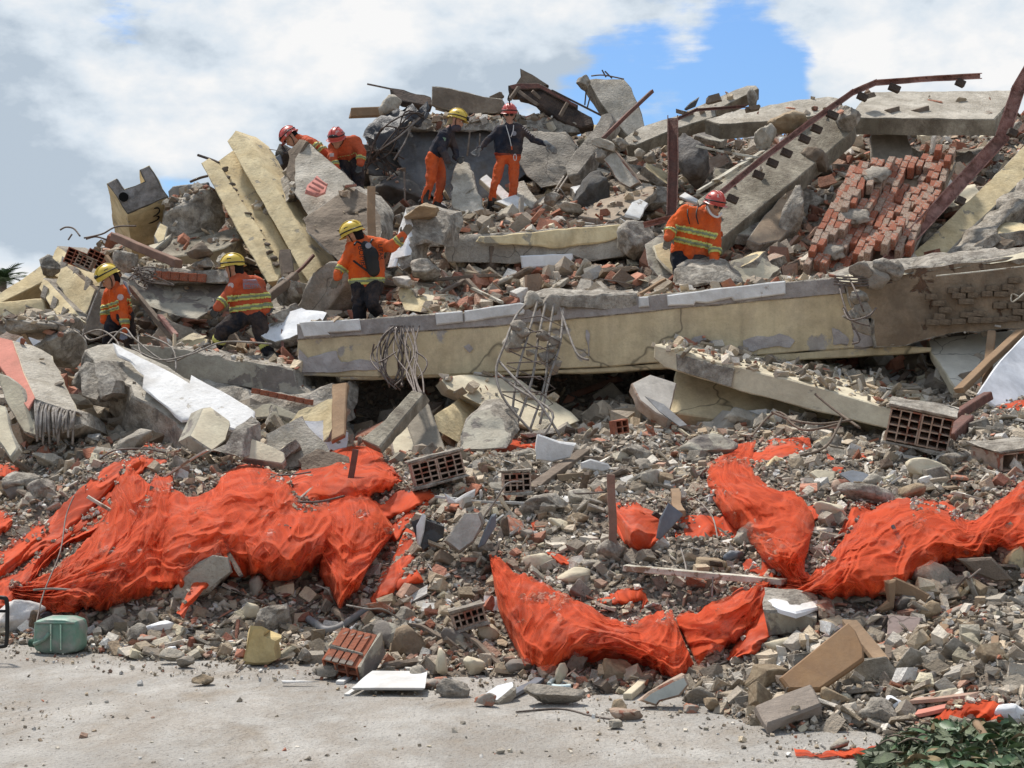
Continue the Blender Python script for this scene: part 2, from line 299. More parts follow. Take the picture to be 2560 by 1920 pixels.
def prism(name, pts, ev=None, mats=None, th=.15, jag=.008, rough=(), parent=None, label=None, cat=None, group=None, disp=.006, L=.17, seed=None, bev=.012, kind=None, rub=0, step=.11, pts3=None):
    """a slab: the face seen in the photograph, at its real distance, extruded to its thickness"""
    sd = seed if seed is not None else int(abs(pts[0][0] * 7 + pts[0][1] * 3) if pts else 5) % 997
    p = pts3 or solid_plane(pts)
    if ev is None:
        nrm = Vector()
        for i in range(1, len(p) - 1): nrm += (p[i] - p[0]).cross(p[i + 1] - p[0])
        nrm.normalize(); c = sum(p, Vector()) / len(p)
        if nrm.dot(c - Vector((0, 0, CAMZ))) < 0: nrm = -nrm
        E = nrm * th
    elif isinstance(ev, Vector): E = ev
    else: x, y, d = pts[0]; E = P(x + ev[0], y + ev[1], d + ev[2]) - P(x, y, d)
    ring = jagged(p, jag, rough, step, sd); n = len(ring); ns = max(1, min(6, int(E.length / .2))) if jag > .004 else 1
    bm = bmesh.new(); rings = []
    for s in range(ns + 1):
        f = s / ns; row = []
        for i, q in enumerate(ring):
            v = q + E * f
            if s: v += Vector((noise.noise(v * 4), noise.noise(v * 4 + Vector((9, 0, 0))), noise.noise(v * 4 + Vector((0, 9, 0))))) * jag * 2.2
            row.append(bm.verts.new(v))
        rings.append(row)
    fr = bm.faces.new(rings[0]); fr.material_index = 0
    bk = bm.faces.new(rings[-1][::-1]); bk.material_index = 1
    for s in range(ns):
        for i in range(n):
            j = (i + 1) % n; f = bm.faces.new((rings[s][j], rings[s][i], rings[s + 1][i], rings[s + 1][j])); f.material_index = 1
    bmesh.ops.recalc_face_normals(bm, faces=bm.faces)
    if bev:
        try: bmesh.ops.bevel(bm, geom=list(fr.edges), offset=bev, segments=1, profile=.5, affect='EDGES', clamp_overlap=True, material=1)
        except Exception: pass
    bmesh.ops.triangulate(bm, faces=bm.faces)
    if disp:
        for it in range(6):
            es = [e for e in bm.edges if e.calc_length() > L]
            if not es or len(bm.verts) > 9000: break
            bmesh.ops.subdivide_edges(bm, edges=es, cuts=1); bmesh.ops.triangulate(bm, faces=[f for f in bm.faces if len(f.verts) > 3])
        for v in bm.verts:
            if v.link_faces: v.co += v.normal * (noise.noise(v.co * 3.1) * disp * 2 + noise.noise(v.co * 9) * disp * 1.2 + noise.noise(v.co * 23) * disp * .7)
    mats = mats or (CONC, BROKEN); mats = mats if isinstance(mats, (list, tuple)) else (mats, mats)
    o = bmlink(name, bm, list(mats), parent); tag(o, label, cat, group, kind)
    if rub: SLABS.append((o, rub))
    return o
def plate(name, pts, mt, th=.025, jag=.004, parent=None, **k):
    return prism(name, pts, None, mt, th=th, jag=jag, parent=parent, disp=k.pop('disp', .002), bev=k.pop('bev', .004), **k)
def rock(name, px, py, d, sx, sy, sz, mt, seed=0, rot=None, label=None, cat='concrete chunk', group=None, parent=None, sub=4, cuts=15, base=False, fine=.045, rub=0):
    """angular boulder: sx, sy = width and height in picture pixels, sz = depth in metres"""
    rn = random.Random(seed * 31 + 5); c = P(px, py, d); s = d / F
    bm = bmesh.new(); bmesh.ops.create_icosphere(bm, subdivisions=sub, radius=1)
    pl = []
    for i in range(cuts):
        n = Vector((rn.gauss(0, 1), rn.gauss(0, 1), rn.gauss(0, 1))).normalized(); pl.append((n, rn.uniform(.42, .78)))
    M = Matrix.Rotation(rot or 0, 3, 'Y')
    for v in bm.verts:
        q = v.co.copy()
        for n, o in pl:
            t = q.dot(n) - o
            if t > 0: q -= n * t
        q += v.co * (noise.noise(q * 2.2 + Vector((seed, 0, 0))) * .1 + noise.noise(q * 6 + Vector((seed, 3, 0))) * fine + noise.noise(q * 14) * fine * .5)
        q = Vector((q.x * sx * s * .68, q.y * sz * .68, q.z * sy * s * .68)); v.co = M @ q + c
    o = bmlink(name, bm, mt, parent, sharp=.42); tag(o, label, cat if not parent else None, group)
    if rub: SLABS.append((o, rub))
    return o
def stick(name, a, b, w, h, mt, label=None, cat=None, group=None, parent=None, up=None, jag=.006, n=6, world=False, roll=0):
    A = a if world else P(*a); B = b if world else P(*b); D = (B - A); L = D.length; D.normalize()
    S = D.cross(Vector((0, 0, 1))) if abs(D.z) < .95 else D.cross(Vector((0, 1, 0))); S.normalize(); U = S.cross(D).normalized()
    if roll: q = Matrix.Rotation(roll, 3, D); S = q @ S; U = q @ U
    bm = bmesh.new(); rows = []
    for i in range(n + 1):
        c = A.lerp(B, i / n); j = Vector((noise.noise(c * 3), noise.noise(c * 3 + Vector((5, 0, 0))), noise.noise(c * 3 + Vector((0, 5, 0))))) * jag * 2
        e = Vector((0, 0, 0))
        rows.append([bm.verts.new(c + j + S * (x * w / 2) + U * (y * h / 2) + D * (random.uniform(-.5, .5) * w * .5 if i in (0, n) and jag else 0)) for x, y in ((-1, -1), (1, -1), (1, 1), (-1, 1))])
    for i in range(n):
        for k in range(4): bm.faces.new((rows[i][k], rows[i][(k + 1) % 4], rows[i + 1][(k + 1) % 4], rows[i + 1][k]))
    bm.faces.new(rows[0][::-1]); bm.faces.new(rows[-1]); bmesh.ops.recalc_face_normals(bm, faces=bm.faces)
    bmesh.ops.bevel(bm, geom=[e for e in bm.edges], offset=min(w, h) * .08, segments=1, affect='EDGES', clamp_overlap=True)
    o = bmlink(name, bm, mt, parent, sharp=.5); return tag(o, label, cat, group)
def smoothpath(pts, k=6):
    out = []; n = len(pts)
    for i in range(n - 1):
        p0, p1, p2, p3 = pts[max(i - 1, 0)], pts[i], pts[i + 1], pts[min(i + 2, n - 1)]
        for j in range(k):
            t = j / k; out.append(.5 * ((2 * p1) + (p2 - p0) * t + (2 * p0 - 5 * p1 + 4 * p2 - p3) * t * t + (3 * p1 - p0 - 3 * p2 + p3) * t ** 3))
    return out + [pts[-1]]
def tubes(name, paths, r, mt, label=None, cat=None, group=None, parent=None, sides=5, k=5, sm=True, taper=0, kind=None):
    V = []; T = []
    for path in paths:
        p = [q if isinstance(q, Vector) else P(*q) for q in path]; p = smoothpath(p, k) if sm and len(p) > 2 else p
        base = len(V); n = len(p); prev = None
        for i, q in enumerate(p):
            d = (p[min(i + 1, n - 1)] - p[max(i - 1, 0)]).normalized(); s = d.cross(Vector((.3, .2, 1))).normalized(); u = d.cross(s); rr = r * (1 - taper * i / max(1, n - 1))
            for a in range(sides): t = 2 * math.pi * a / sides; V.append(q + s * math.cos(t) * rr + u * math.sin(t) * rr)
        for i in range(n - 1):
            for a in range(sides):
                a0 = base + i * sides + a; a1 = base + i * sides + (a + 1) % sides; T += [(a0, a1, a1 + sides), (a0, a1 + sides, a0 + sides)]
        for b0 in (base, base + (n - 1) * sides):
            for a in range(1, sides - 1): T.append((b0, b0 + a, b0 + a + 1))
    me = npmesh(name, [tuple(v) for v in V], T); o = link(name, me, mt, parent); me.polygons.foreach_set('use_smooth', [True] * len(me.polygons)); return tag(o, label, cat, group, kind)
# ------------------------------------------------------------------ ground
def ground():
    xs = np.concatenate([np.linspace(-400, -16, 12), np.arange(-15, 15.1, .5), np.linspace(16, 400, 12)]); ys = np.concatenate([np.linspace(-40, 2, 6), np.arange(3, 14, .25), np.linspace(15, 900, 20)])
    V = []; T = []
    for x in xs:
        for y in ys: V.append((x, y, (float(fb(np.array(x * .7), y * .7, 5, 3)) - .45) * .03 if 3 < y < 14 and abs(x) < 15 else 0))
    m = len(ys)
    for i in range(len(xs) - 1):
        for j in range(m - 1): T.append((i * m + j, (i + 1) * m + j, (i + 1) * m + j + 1, i * m + j + 1))
    g = mat('dusty_road', (.46, .435, .395), (.33, .31, .28), 1.2, dirt=.5, dirtc=(.26, .21, .16), bump=.9, bsc=34, under=(.38, .33, .27), pth=.54, psc=2.6, stretch=(1, .6, 1), pedge=.16, speck=.6)
    me = npmesh('ground', V, T); o = link('ground', me, g, origin=(0, 0, 0)); tag(o, kind='structure')
ground()
def terrain():
    nx, ny = H.shape; V = np.stack([_XX, _YY, H], -1).reshape(-1, 3); I = np.arange(nx * ny).reshape(nx, ny)
    q = np.stack([I[:-1, :-1], I[1:, :-1], I[1:, 1:], I[:-1, 1:]], -1).reshape(-1, 4)
    keep = H.reshape(-1)[q].max(1) > 0; me = npmesh('rubble_mound', V, q[keep]); me.polygons.foreach_set('use_smooth', [True] * len(me.polygons))
    o = link('rubble_mound', me, DIRT, origin=(0, 0, 0)); tag(o, kind='structure')
terrain()
# ================================================================== the big pieces of the building
def S(*a): return list(a)
# ---- main beam across the middle
mb = empty('main_beam', P(1500, 905, 17.0), 'long yellow beam with white trim lying across the middle of the pile', 'beam')
def mbd(x): return 17.35 - (x - 740) / 1460 * .75
TOPE = [(742, 812), (1000, 792), (1240, 778), (1500, 752), (1800, 722), (2110, 694)]
BOTE = [(2205, 862), (2190, 866), (1900, 888), (1500, 918), (1100, 938), (960, 943), (747, 940)]
prism('beam_body', [(x, y, mbd(x)) for x, y in TOPE + BOTE], Vector((.05, .55, .03)), (YEL, YEL), jag=.006, parent=mb, L=.3, rub=.5)
prism('top_render', [(x, y, mbd(x) - .02) for x, y in [(742, 810), (1000, 790), (1240, 776), (1500, 750), (1800, 720), (2108, 692), (2118, 735), (1800, 762), (1500, 792), (1240, 816), (1000, 832), (743, 850)]], Vector((0, .03, 0)), (mat('grey_render', (.42, .385, .36), (.3, .27, .25), 4, dirt=.4, bump=.6), BROKEN), jag=.008, parent=mb, disp=.004, L=.3)
for q in ([(747, 806), (898, 797), (903, 826), (820, 832), (825, 838), (760, 842)], [(1088, 782), (1156, 777), (1158, 806), (1092, 812)], [(1160, 776), (1300, 757), (1316, 760), (1310, 785), (1162, 805)], [(1597, 742), (1622, 740), (1624, 766), (1598, 769)],
          [(1668, 738), (1780, 722), (1964, 702), (1964, 735), (1838, 752), (1830, 744), (1770, 757), (1740, 755), (1735, 763), (1672, 764)]):
    prism('white_trim', [(x, y, mbd(x) - .055) for x, y in q], Vector((0, .04, 0)), (WHITET, WHITET), jag=.006, parent=mb, disp=.003)
prism('beam_soffit', [(x, y, mbd(x) + .02) for x, y in [(850, 940), (1500, 920), (2200, 865), (2330, 868), (2330, 880), (1500, 932), (850, 950)]], Vector((0, .5, 0)), (YEL, YEL), jag=.004, parent=mb, L=.3)
prism('broken_ledge', [(1328, 742, 16.95), (1400, 738, 16.95), (1590, 735, 16.9), (1592, 762, 16.9), (1560, 778, 16.9), (1450, 770, 16.95), (1335, 760, 16.95)], Vector((0, .5, .1)), (BROKEN, BROKEN), jag=.02, parent=mb, disp=.02, rub=1)
PEEL = mat('bare_render', (.5, .455, .43), (.38, .34, .32), 5, dirt=.25, bump=.6)
for q in ([(748, 872), (770, 895), (800, 890), (838, 880), (852, 905), (880, 905), (905, 898), (940, 905), (960, 918), (940, 924), (850, 928), (748, 930)], [(1722, 862), (1740, 846), (1762, 845), (1768, 858), (1790, 852), (1800, 862), (1770, 868)], [(1858, 852), (1880, 842), (1950, 838), (1985, 852), (1975, 868), (1870, 875)], [(2082, 820), (2100, 828), (2126, 850), (2120, 862), (2086, 862)], [(1160, 868), (1172, 860), (1182, 872), (1172, 884)], [(2130, 820), (2170, 800), (2185, 862), (2140, 864)], [(1466, 830), (1470, 828), (1474, 890), (1468, 892)]):
    prism('peeled_patch', [(x, y, mbd(x) - .018) for x, y in q], Vector((0, .014, 0)), (PEEL, PEEL), jag=.022, parent=mb, disp=0, bev=0, step=.05)
# right end: dusty masonry with exposed courses
bw = empty('masonry_wall_end', P(2400, 850, 16.2), 'brown dusty brick wall chunk hanging at the right end of the long beam', 'wall')
prism('wall_body', [(2105, 692, 16.5), (2300, 668, 16.4), (2440, 655, 16.3), (2620, 632, 16.2), (2620, 820, 16.2), (2480, 826, 16.3), (2330, 845, 16.4), (2265, 866, 16.4), (2190, 868, 16.5), (2185, 800, 16.5), (2130, 770, 16.5)], Vector((.05, .6, .08)), (MORTAR, BROKEN), jag=.02, parent=bw, disp=.016, rub=1.2)
prism('broken_top', [(2090, 690, 16.6), (2300, 664, 16.45), (2470, 640, 16.3), (2620, 628, 16.25), (2620, 642, 16.2), (2480, 660, 16.25), (2300, 682, 16.35), (2110, 712, 16.45)], Vector((.05, .5, .12)), (CREAM, BROKEN), jag=.03, parent=bw, disp=.03)
BS = bmesh.new(); bmesh.ops.create_cube(BS, size=1); bmesh.ops.bevel(BS, geom=list(BS.edges), offset=.06, segments=1, affect='EDGES'); BRM = bpy.data.meshes.new('brick'); BS.to_mesh(BRM); BS.free(); BRM.materials.append(MORTAR)
BM_ = {}
def brickmesh(m):
    if m.name not in BM_: q = BRM.copy(); q.materials.clear(); q.materials.append(m); BM_[m.name] = q
    return BM_[m.name]
def brickobj(parent, loc, dims, M3, m, name='brick'):
    o = bpy.data.objects.new(name, brickmesh(m)); COL.objects.link(o); o.parent = parent
    o.matrix_local = Matrix.Translation(Vector(loc) - worldloc(parent)) @ M3.to_4x4() @ Matrix.Diagonal((*dims, 1)); return o
rb = random.Random(4)
for r_ in range(7):
    for k in range(8):
        x = 2330 + k * 34 + (r_ % 2) * 17; y = 712 + r_ * 16 - (x - 2330) * .06
        if y > 818 - (x - 2330) * .03 or rb.random() < .42: continue
        brickobj(bw, P(x + rb.uniform(-3, 3), y + rb.uniform(-2, 2), 16.292 - (x - 2330) * .0003 + rb.uniform(0, .016)), (.1 + .05 * rb.random(), .05, .054 + .01 * rb.random()), Matrix.Rotation(R(2 + rb.uniform(-3, 3)), 3, 'Y'), MORTAR)
# ---- sloping yellow slab in front
ys = prism('fallen_floor_slab', [(1636, 862, 16.35), (1700, 878, 16.3), (1838, 915, 16), (2050, 968, 15.6), (2255, 1030, 15.2), (2240, 1078, 15.2), (2020, 1022, 15.6), (1850, 978, 16), (1700, 930, 16.3), (1660, 918, 16.35), (1634, 895, 16.35)], Vector((.7, 1.25, .17)), (CREAM, CREAM), jag=.012, L=.22, label='long cream floor slab sloping down to the right under the yellow beam, rubble on top', cat='slab', rub=3)
prism('added_shade_floor', [], Vector((0, 0, -.16)), (CONC, BROKEN), jag=.02, parent=mb, L=.4, rub=2.5, pts3=[P(760, 822, 17.8), P(1300, 792, 17.6), P(2110, 706, 17.1), P(2560, 660, 16.8), P(2600, 650, 19.3), P(2100, 690, 19.1), P(1300, 780, 18.7), P(760, 815, 18.5)])  # floor slab added behind the beam to block light and darken the hollow
plate('render_patch', [(1690, 885, 16.26), (1835, 922, 15.97), (1826, 968, 15.97), (1693, 925, 16.26)], BROKEN, parent=None).parent = ys
bpy.data.objects['render_patch'].location -= ys.location
prism('wall_panel', [(1690, 925, 16.7), (1860, 975, 16.6), (2230, 1075, 15.9), (2120, 1085, 15.8), (1900, 1060, 16), (1670, 1030, 16.3)], None, (YEL, YEL), th=.15, label='tan wall panel in shade under the sloping cream slab', cat='wall panel')
prism('broken_board', [(1578, 958, 15.9), (1625, 936, 16), (1693, 958, 16), (1672, 1045, 15.6), (1638, 1032, 15.6), (1600, 1000, 15.7)], None, (mat('offwhite', (.6, .55, .48), dirt=.25, bump=.2), BRICKD), th=.12, label='off-white cracked wall fragment leaning left of the sloping cream slab', cat='wall fragment')
plate('metal_sheet', [(1612, 990, 15.3), (1660, 1010, 15.2), (1720, 1062, 15), (1700, 1066, 15), (1650, 1030, 15.1)], GREYP, th=.01, label='narrow pointed grey metal sheet lying below the off-white fragment', cat='metal sheet')
# ---- cavity pieces under the beam, centre
cb = prism('sloping_wall_beam', [(1105, 950, 16.6), (1150, 936, 16.8), (1300, 950, 16.9), (1430, 1030, 16.6), (1450, 1052, 16.4), (1385, 1080, 16.1), (1330, 1075, 16.1), (1120, 972, 16.5)], Vector((-.1, .5, -.05)), (CREAM, CREAM), jag=.012, rub=1, label='tan sloping beam in the hollow below the long yellow beam', cat='beam')
prism('box_beam', [(1083, 1040, 16), (1100, 1028, 16), (1130, 1012, 16.4), (1190, 1060, 16.4), (1152, 1112, 16), (1095, 1080, 15.9)], Vector((.15, .5, .12)), (YELC, YELC), label='short square yellow beam stub in the dark hollow', cat='beam')
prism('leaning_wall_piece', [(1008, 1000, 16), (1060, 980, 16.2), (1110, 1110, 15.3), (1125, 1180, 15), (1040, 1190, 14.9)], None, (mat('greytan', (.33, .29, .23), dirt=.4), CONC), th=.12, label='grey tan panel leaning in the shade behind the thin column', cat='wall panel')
prism('leaning_wall_piece', [(968, 1060, 15.6), (1010, 1030, 15.8), (1040, 1120, 15.3), (1050, 1185, 14.8), (1000, 1190, 14.8)], None, (CREAM, CONC), th=.1, label='chipped cream panel beside the foot of the thin column', cat='wall panel')
prism('thin_column', [(1028, 975, 15.6), (1062, 983, 15.6), (1005, 1050, 15.05), (948, 1120, 14.5), (900, 1097, 14.5), (965, 1045, 15)], Vector((.03, .14, -.07)), (CONCW, CONCW), jag=.01, label='thin concrete column leaning from the net up to the long beam', cat='column')
prism('flat_faced_chunk', [(1147, 1090, 15.2), (1165, 1052, 15.3), (1190, 1022, 15.5), (1225, 1020, 15.5), (1262, 1050, 15.4), (1275, 1085, 15.2), (1262, 1120, 15), (1200, 1125, 14.9), (1150, 1124, 15)], Vector((.1, .35, .1)), (CREAMG, BROKEN), jag=.02, disp=.02, label='large grey chunk with a patch of cream plaster below the rebar cage', cat='concrete chunk')
prism('doorway_plank', [(830, 960, 16.3), (868, 955, 16.3), (862, 1085, 15.6), (828, 1102, 15.6)], None, WOODP, th=.05, label='upright tan plank standing in the dark gap left of the thin column', cat='plank')
# ---- left wall slab with the striding rescuer
wl = empty('grey_wall_slab', P(600, 1070, 16.9), 'long grey cream wall slab below the striding rescuer', 'wall slab')
prism('slab_face', [(325, 862, 17.9), (400, 862, 17.8), (520, 885, 17.5), (640, 905, 17.3), (735, 925, 17.1), (742, 962, 17.1), (782, 992, 17), (700, 984, 17.1), (560, 960, 17.4), (470, 950, 17.6), (430, 935, 17.7), (345, 905, 17.9)], Vector((.3, 1.3, .03)), (CREAMG, BROKEN), jag=.012, rough=(0, 1, 2, 3), parent=wl, disp=.01, rub=.8)
prism('brick_band', [(470, 948, 17.5), (700, 985, 17.05), (780, 992, 16.95), (830, 960, 16.9), (832, 1060, 16.6), (760, 1082, 16.6), (640, 1085, 16.7), (560, 1060, 17), (480, 1010, 17.3)], Vector((.2, .5, .05)), (BROKEN, BROKEN), jag=.02, parent=wl, disp=.03)
prism('cream_strip', [(600, 1012, 16.85), (680, 1008, 16.8), (780, 1048, 16.55), (760, 1058, 16.55), (700, 1040, 16.65), (640, 1045, 16.75)], None, (CREAM, BROKEN), th=.04, jag=.02, parent=wl)
for k in range(7):
    brickobj(wl, P(640 + k * 22, 978 + k * 4.5, 16.93 - k * .03), (.09, .06, .055), Matrix.Rotation(R(8 + rb.uniform(-3, 3)), 3, 'Y'), BRICK)
# ---- fallen slab with white face
ws = empty('white_faced_slab', P(480, 1090, 14.8), 'thick broken slab with a peeling bright white face left of centre', 'slab')
prism('slab_core', [(215, 875, 16.4), (287, 858, 16.6), (345, 878, 16.5), (480, 950, 16), (640, 1042, 15.4), (642, 1096, 15.2), (560, 1088, 15.2), (480, 1092, 15.1), (430, 1060, 15.2), (330, 975, 15.8), (270, 930, 16.1)], Vector((-.22, .35, -.32)), (CONCL, BROKEN), jag=.02, rough=(8, 9, 10, 0), parent=ws, disp=.012, rub=.2)
prism('white_face', [(287, 868, 16.5), (320, 886, 16.4), (397, 925, 16.15), (440, 946, 16), (478, 972, 15.8), (482, 950, 15.9), (560, 990, 15.6), (640, 1040, 15.3), (640, 1098, 15.1), (606, 1092, 15.1), (560, 1076, 15.3), (505, 1058, 15.4), (462, 1062, 15.3), (398, 1012, 15.65), (362, 982, 15.8), (366, 950, 15.95), (330, 915, 16.2), (300, 900, 16.35)], None, (WHITEC, WHITEC), th=.03, jag=.012, parent=ws, disp=.003)
ob = ws.children[-1]; ob.location += Vector((.01, -.16, .05))
prism('end_block', [(197, 925, 16), (215, 905, 16.1), (240, 912, 16), (252, 985, 15.8), (246, 1005, 15.7), (205, 990, 15.8)], Vector((.1, .4, 0)), (BROKEN, BROKEN), jag=.02, parent=ws, disp=.03)
prism('end_block', [(236, 905, 15.9), (262, 898, 15.9), (288, 950, 15.7), (280, 985, 15.6), (252, 995, 15.6)], Vector((.1, .4, 0)), (BROKEN, BROKEN), jag=.02, parent=ws, disp=.03)
prism('cream_wall_piece', [(505, 1020, 14.7), (528, 1016, 14.8), (575, 1052, 14.7), (578, 1062, 14.7), (566, 1100, 14.5), (530, 1128, 14.3), (473, 1090, 14.4)], Vector((-.12, .1, -.05)), (CREAM, CREAMG), jag=.004, label='cream wall panel leaning on the lower end of the white slab', cat='wall panel')
prism('broken_block', [(560, 1108, 14.3), (585, 1062, 14.4), (612, 1072, 14.4), (606, 1145, 14.2), (580, 1142, 14.2), (530, 1128, 14.2)], Vector((.1, .3, .05)), (BROKEN, BROKEN), jag=.02, disp=.03, label='rough broken block at the right edge of the cream panel', cat='concrete chunk')
prism('cream_wall_piece', [(612, 1088, 14.5), (660, 1104, 14.4), (712, 1128, 14.4), (716, 1148, 14.3), (706, 1160, 14.3), (606, 1145, 14.3)], None, (CREAM, CREAMG), th=.08, jag=.004, label='small triangular cream panel lying above the orange net', cat='wall panel')
# ---- pink edged slab far left
ps = empty('pink_edged_slab', P(120, 1100, 15), 'grey slab with a pink painted edge and shredded end at the far left', 'slab')
prism('slab_top', [(30, 850, 16.6), (80, 862, 16.7), (130, 890, 16.6), (165, 960, 16), (200, 1036, 15.4), (140, 1015, 15.4), (86, 996, 15.4), (55, 925, 16)], Vector((-.16, .35, -.3)), (CONCL, CREAM), jag=.012, parent=ps, rub=.15)
plate('pink_edge', [(-15, 840, 16.7), (30, 850, 16.55), (55, 925, 15.95), (87, 993, 15.35), (70, 1022, 15.3), (45, 985, 15.5), (-15, 890, 16.3)], PINK, th=.03, parent=ps)
tubes('broken_reeds', [[(88 + k * 4.6, 1000 + k * 1.5, 15.38 - .0 * k), (84 + k * 4.3 + rb.uniform(-5, 5), 1030 + rb.uniform(-4, 8), 15.2), (86 + k * 4.1 + rb.uniform(-8, 8), 1065 + rb.uniform(0, 48), 15.1)] for k in range(26)], .012, REBARL, parent=ps, sides=4, k=2, kind='stuff')
prism('shredded_core', [(80, 1000, 15.5), (140, 1015, 15.5), (196, 1034, 15.5), (205, 1060, 15.4), (170, 1075, 15.3), (100, 1085, 15.3), (88, 1040, 15.4)], Vector((.1, .5, -.1)), (BROKEN, BROKEN), jag=.03, parent=ps, disp=.03)
rock('rubble_crust', 90, 820, 17.6, 190, 60, 1.2, BROKEN, 3, label='dark crust of broken concrete above the pink edged slab', rub=2)
rock('rubble_crust', 140, 870, 17.3, 110, 90, .8, BROKEN, 8, label='dark broken lump behind the top of the pink edged slab', rub=1)
prism('cream_wall_piece', [(-10, 930, 15.6), (20, 940, 15.6), (50, 960, 15.5), (88, 1060, 15.2), (92, 1090, 15.1), (60, 1080, 15.2), (10, 1000, 15.5)], None, (CREAM, CREAMG), th=.1, label='cream panel leaning under the pink edged slab', cat='wall panel')
prism('cream_wall_piece', [(-10, 1010, 15.2), (15, 1015, 15.2), (45, 1120, 14.8), (25, 1145, 14.7), (-10, 1095, 14.9)], None, (CREAM, CREAMG), th=.08, jag=.02, label='torn cream panel standing at the left edge of the picture', cat='wall panel')
# ---- yellow U channel beam
uc = empty('channel_beam', P(760, 780, 20.6), 'long yellow U-shaped beam leaning up to the left against the sky', 'beam')
prism('left_flange', [(503, 408, 22.6), (522, 395, 22.6), (546, 410, 22.5), (640, 560, 21.7), (706, 672, 21), (695, 702, 20.8), (668, 706, 20.8), (590, 570, 21.6)], Vector((.1, .45, -.12)), (YELC, YELC), jag=.008, parent=uc)
prism('web', [(540, 405, 22.75), (583, 374, 22.9), (610, 420, 22.6), (700, 590, 21.7), (770, 700, 21.1), (800, 750, 20.9), (788, 780, 20.7), (762, 770, 20.7), (700, 668, 21.2), (640, 560, 21.9)], Vector((.1, .16, -.05)), (YELC, YELC), jag=.004, parent=uc, L=.25)
prism('right_flange', [(566, 352, 22.7), (588, 326, 22.8), (622, 352, 22.6), (650, 400, 22.4), (690, 470, 22), (760, 590, 21.4), (800, 660, 21.1), (822, 742, 20.6), (800, 752, 20.6), (745, 665, 21), (680, 550, 21.6), (620, 445, 22.2), (590, 392, 22.5)], Vector((.22, .42, -.02)), (YELC, YELC), jag=.008, parent=uc)
for (x, y, r_) in [(558 + k * 9 + rb.uniform(-4, 4), 425 + k * 15.5 + rb.uniform(-6, 6), rb.uniform(.02, .07)) for k in range(16)]:
    o = rock('mortar_lump', x, y, 22.35 - (y - 450) / 200 * 1.25, r_ * 300, r_ * 200, r_ * 1.5, CONCB, x, parent=uc, sub=2)
# ---- grey ended column piece
cp = empty('column_stub', P(330, 590, 22.6), 'broken U-shaped column end with a drain hole and painted letters against the sky', 'column')
prism('stub_body', [(269, 459, 22.4), (291, 446, 22.4), (311, 471, 22.4), (362, 451, 22.4), (348, 424, 22.4), (373, 412, 22.4), (408, 470, 22.4), (422, 492, 22.4), (380, 512, 22.4), (318, 538, 22.4)], (17, 120, 1.1), (CONCD, YELC), jag=.006, parent=cp, disp=.01)
prism('end_face', [(270, 460, 22.36), (291, 448, 22.36), (311, 473, 22.36), (362, 453, 22.36), (350, 425, 22.36), (372, 414, 22.36), (406, 471, 22.36), (421, 491, 22.36), (380, 510, 22.36), (317, 535, 22.36)], Vector((0, .05, 0)), (mat('grey_cast', (.32, .3, .285), (.14, .13, .12), 5, dirt=.2, bump=1.0, bsc=14), CONCD), jag=.01, parent=cp, disp=.015)
prism('underside', [(318, 540, 22.45), (421, 494, 22.45), (426, 540, 22.9), (385, 570, 23), (334, 572, 22.9), (326, 560, 22.8)], Vector((0, .06, -.02)), (mat('cream_under', (.44, .38, .3), dirt=.3, bump=.2), CREAM), jag=.006, parent=cp)
bm = bmesh.new(); bmesh.ops.create_cone(bm, segments=16, radius1=.065, radius2=.065, depth=.08, cap_ends=True, matrix=Matrix.Translation(P(310, 493, 22.36)) @ Matrix.Rotation(R(90), 4, 'X'))
bmlink('drain_hole_disc', bm, mat('hole_shade_black', (.004, .004, .004), dirt=0, bump=0), cp)  # solid disc; its black colour paints the shade inside a drain hole
def glyph(name, pts, par, r=.012): return tubes(name, [pts], r, mat('sign_black', (.03, .025, .02), dirt=0, bump=.1), parent=par, sides=4, k=5)
glyph('painted_letter', [(366, 516, 22.45), (395, 504, 22.45), (392, 512, 22.5), (360, 526, 22.5)], cp)
glyph('painted_letter', [(362, 544, 22.62), (364, 534, 22.57), (378, 524, 22.52), (394, 520, 22.5), (399, 527, 22.55), (392, 537, 22.62), (384, 541, 22.66)], cp)
glyph('painted_letter', [(372, 548, 22.72), (386, 542, 22.7), (397, 541, 22.7), (394, 549, 22.75), (380, 556, 22.78), (368, 558, 22.78)], cp)
# ---- stepped yellow walls at the left
prism('yellow_beam', [(-30, 752, 21.6), (0, 733, 21.6), (108, 659, 22.2), (125, 676, 22.1), (136, 690, 22), (60, 728, 21.7), (-30, 772, 21.5)], Vector((.1, .4, -.05)), (YELC, YELC), label='upper yellow beam running down to the left edge of the picture', cat='beam')
rock('broken_end', 128, 672, 21.9, 55, 50, .4, BROKEN, 12, label='grey broken stub on the upper end of the yellow beam')
prism('yellow_beam', [(-30, 757, 20.9), (60, 750, 20.9), (110, 747, 20.9), (113, 770, 20.8), (118, 785, 20.8), (90, 800, 20.8), (-30, 790, 20.8)], Vector((.05, .4, .02)), (YELC, YELC), label='lower yellow beam lying level at the left edge of the picture', cat='beam')
sw = empty('stepped_wall', P(200, 835, 20.2), 'stepped yellow and grey balcony wall behind the leftmost rescuer', 'wall')
prism('upper_ledge', [(128, 645, 21.4), (142, 614, 21.6), (162, 626, 21.5), (205, 665, 21.1), (252, 690, 20.9), (250, 716, 20.7), (215, 718, 20.8), (165, 680, 21.1)], Vector((.25, .5, .02)), (YELC, CONC), parent=sw, jag=.01)
for k in range(3):
    x = 158 + k * 30; y = 640 + k * 25
    plate('grey_rib', [(x, y, 21.25 - k * .2), (x + 14, y + 10, 21.2 - k * .2), (x + 6, y + 42, 21.1 - k * .2), (x - 6, y + 34, 21.15 - k * .2)], CONC, th=.05, parent=sw).location += Vector((0, -.06, 0))
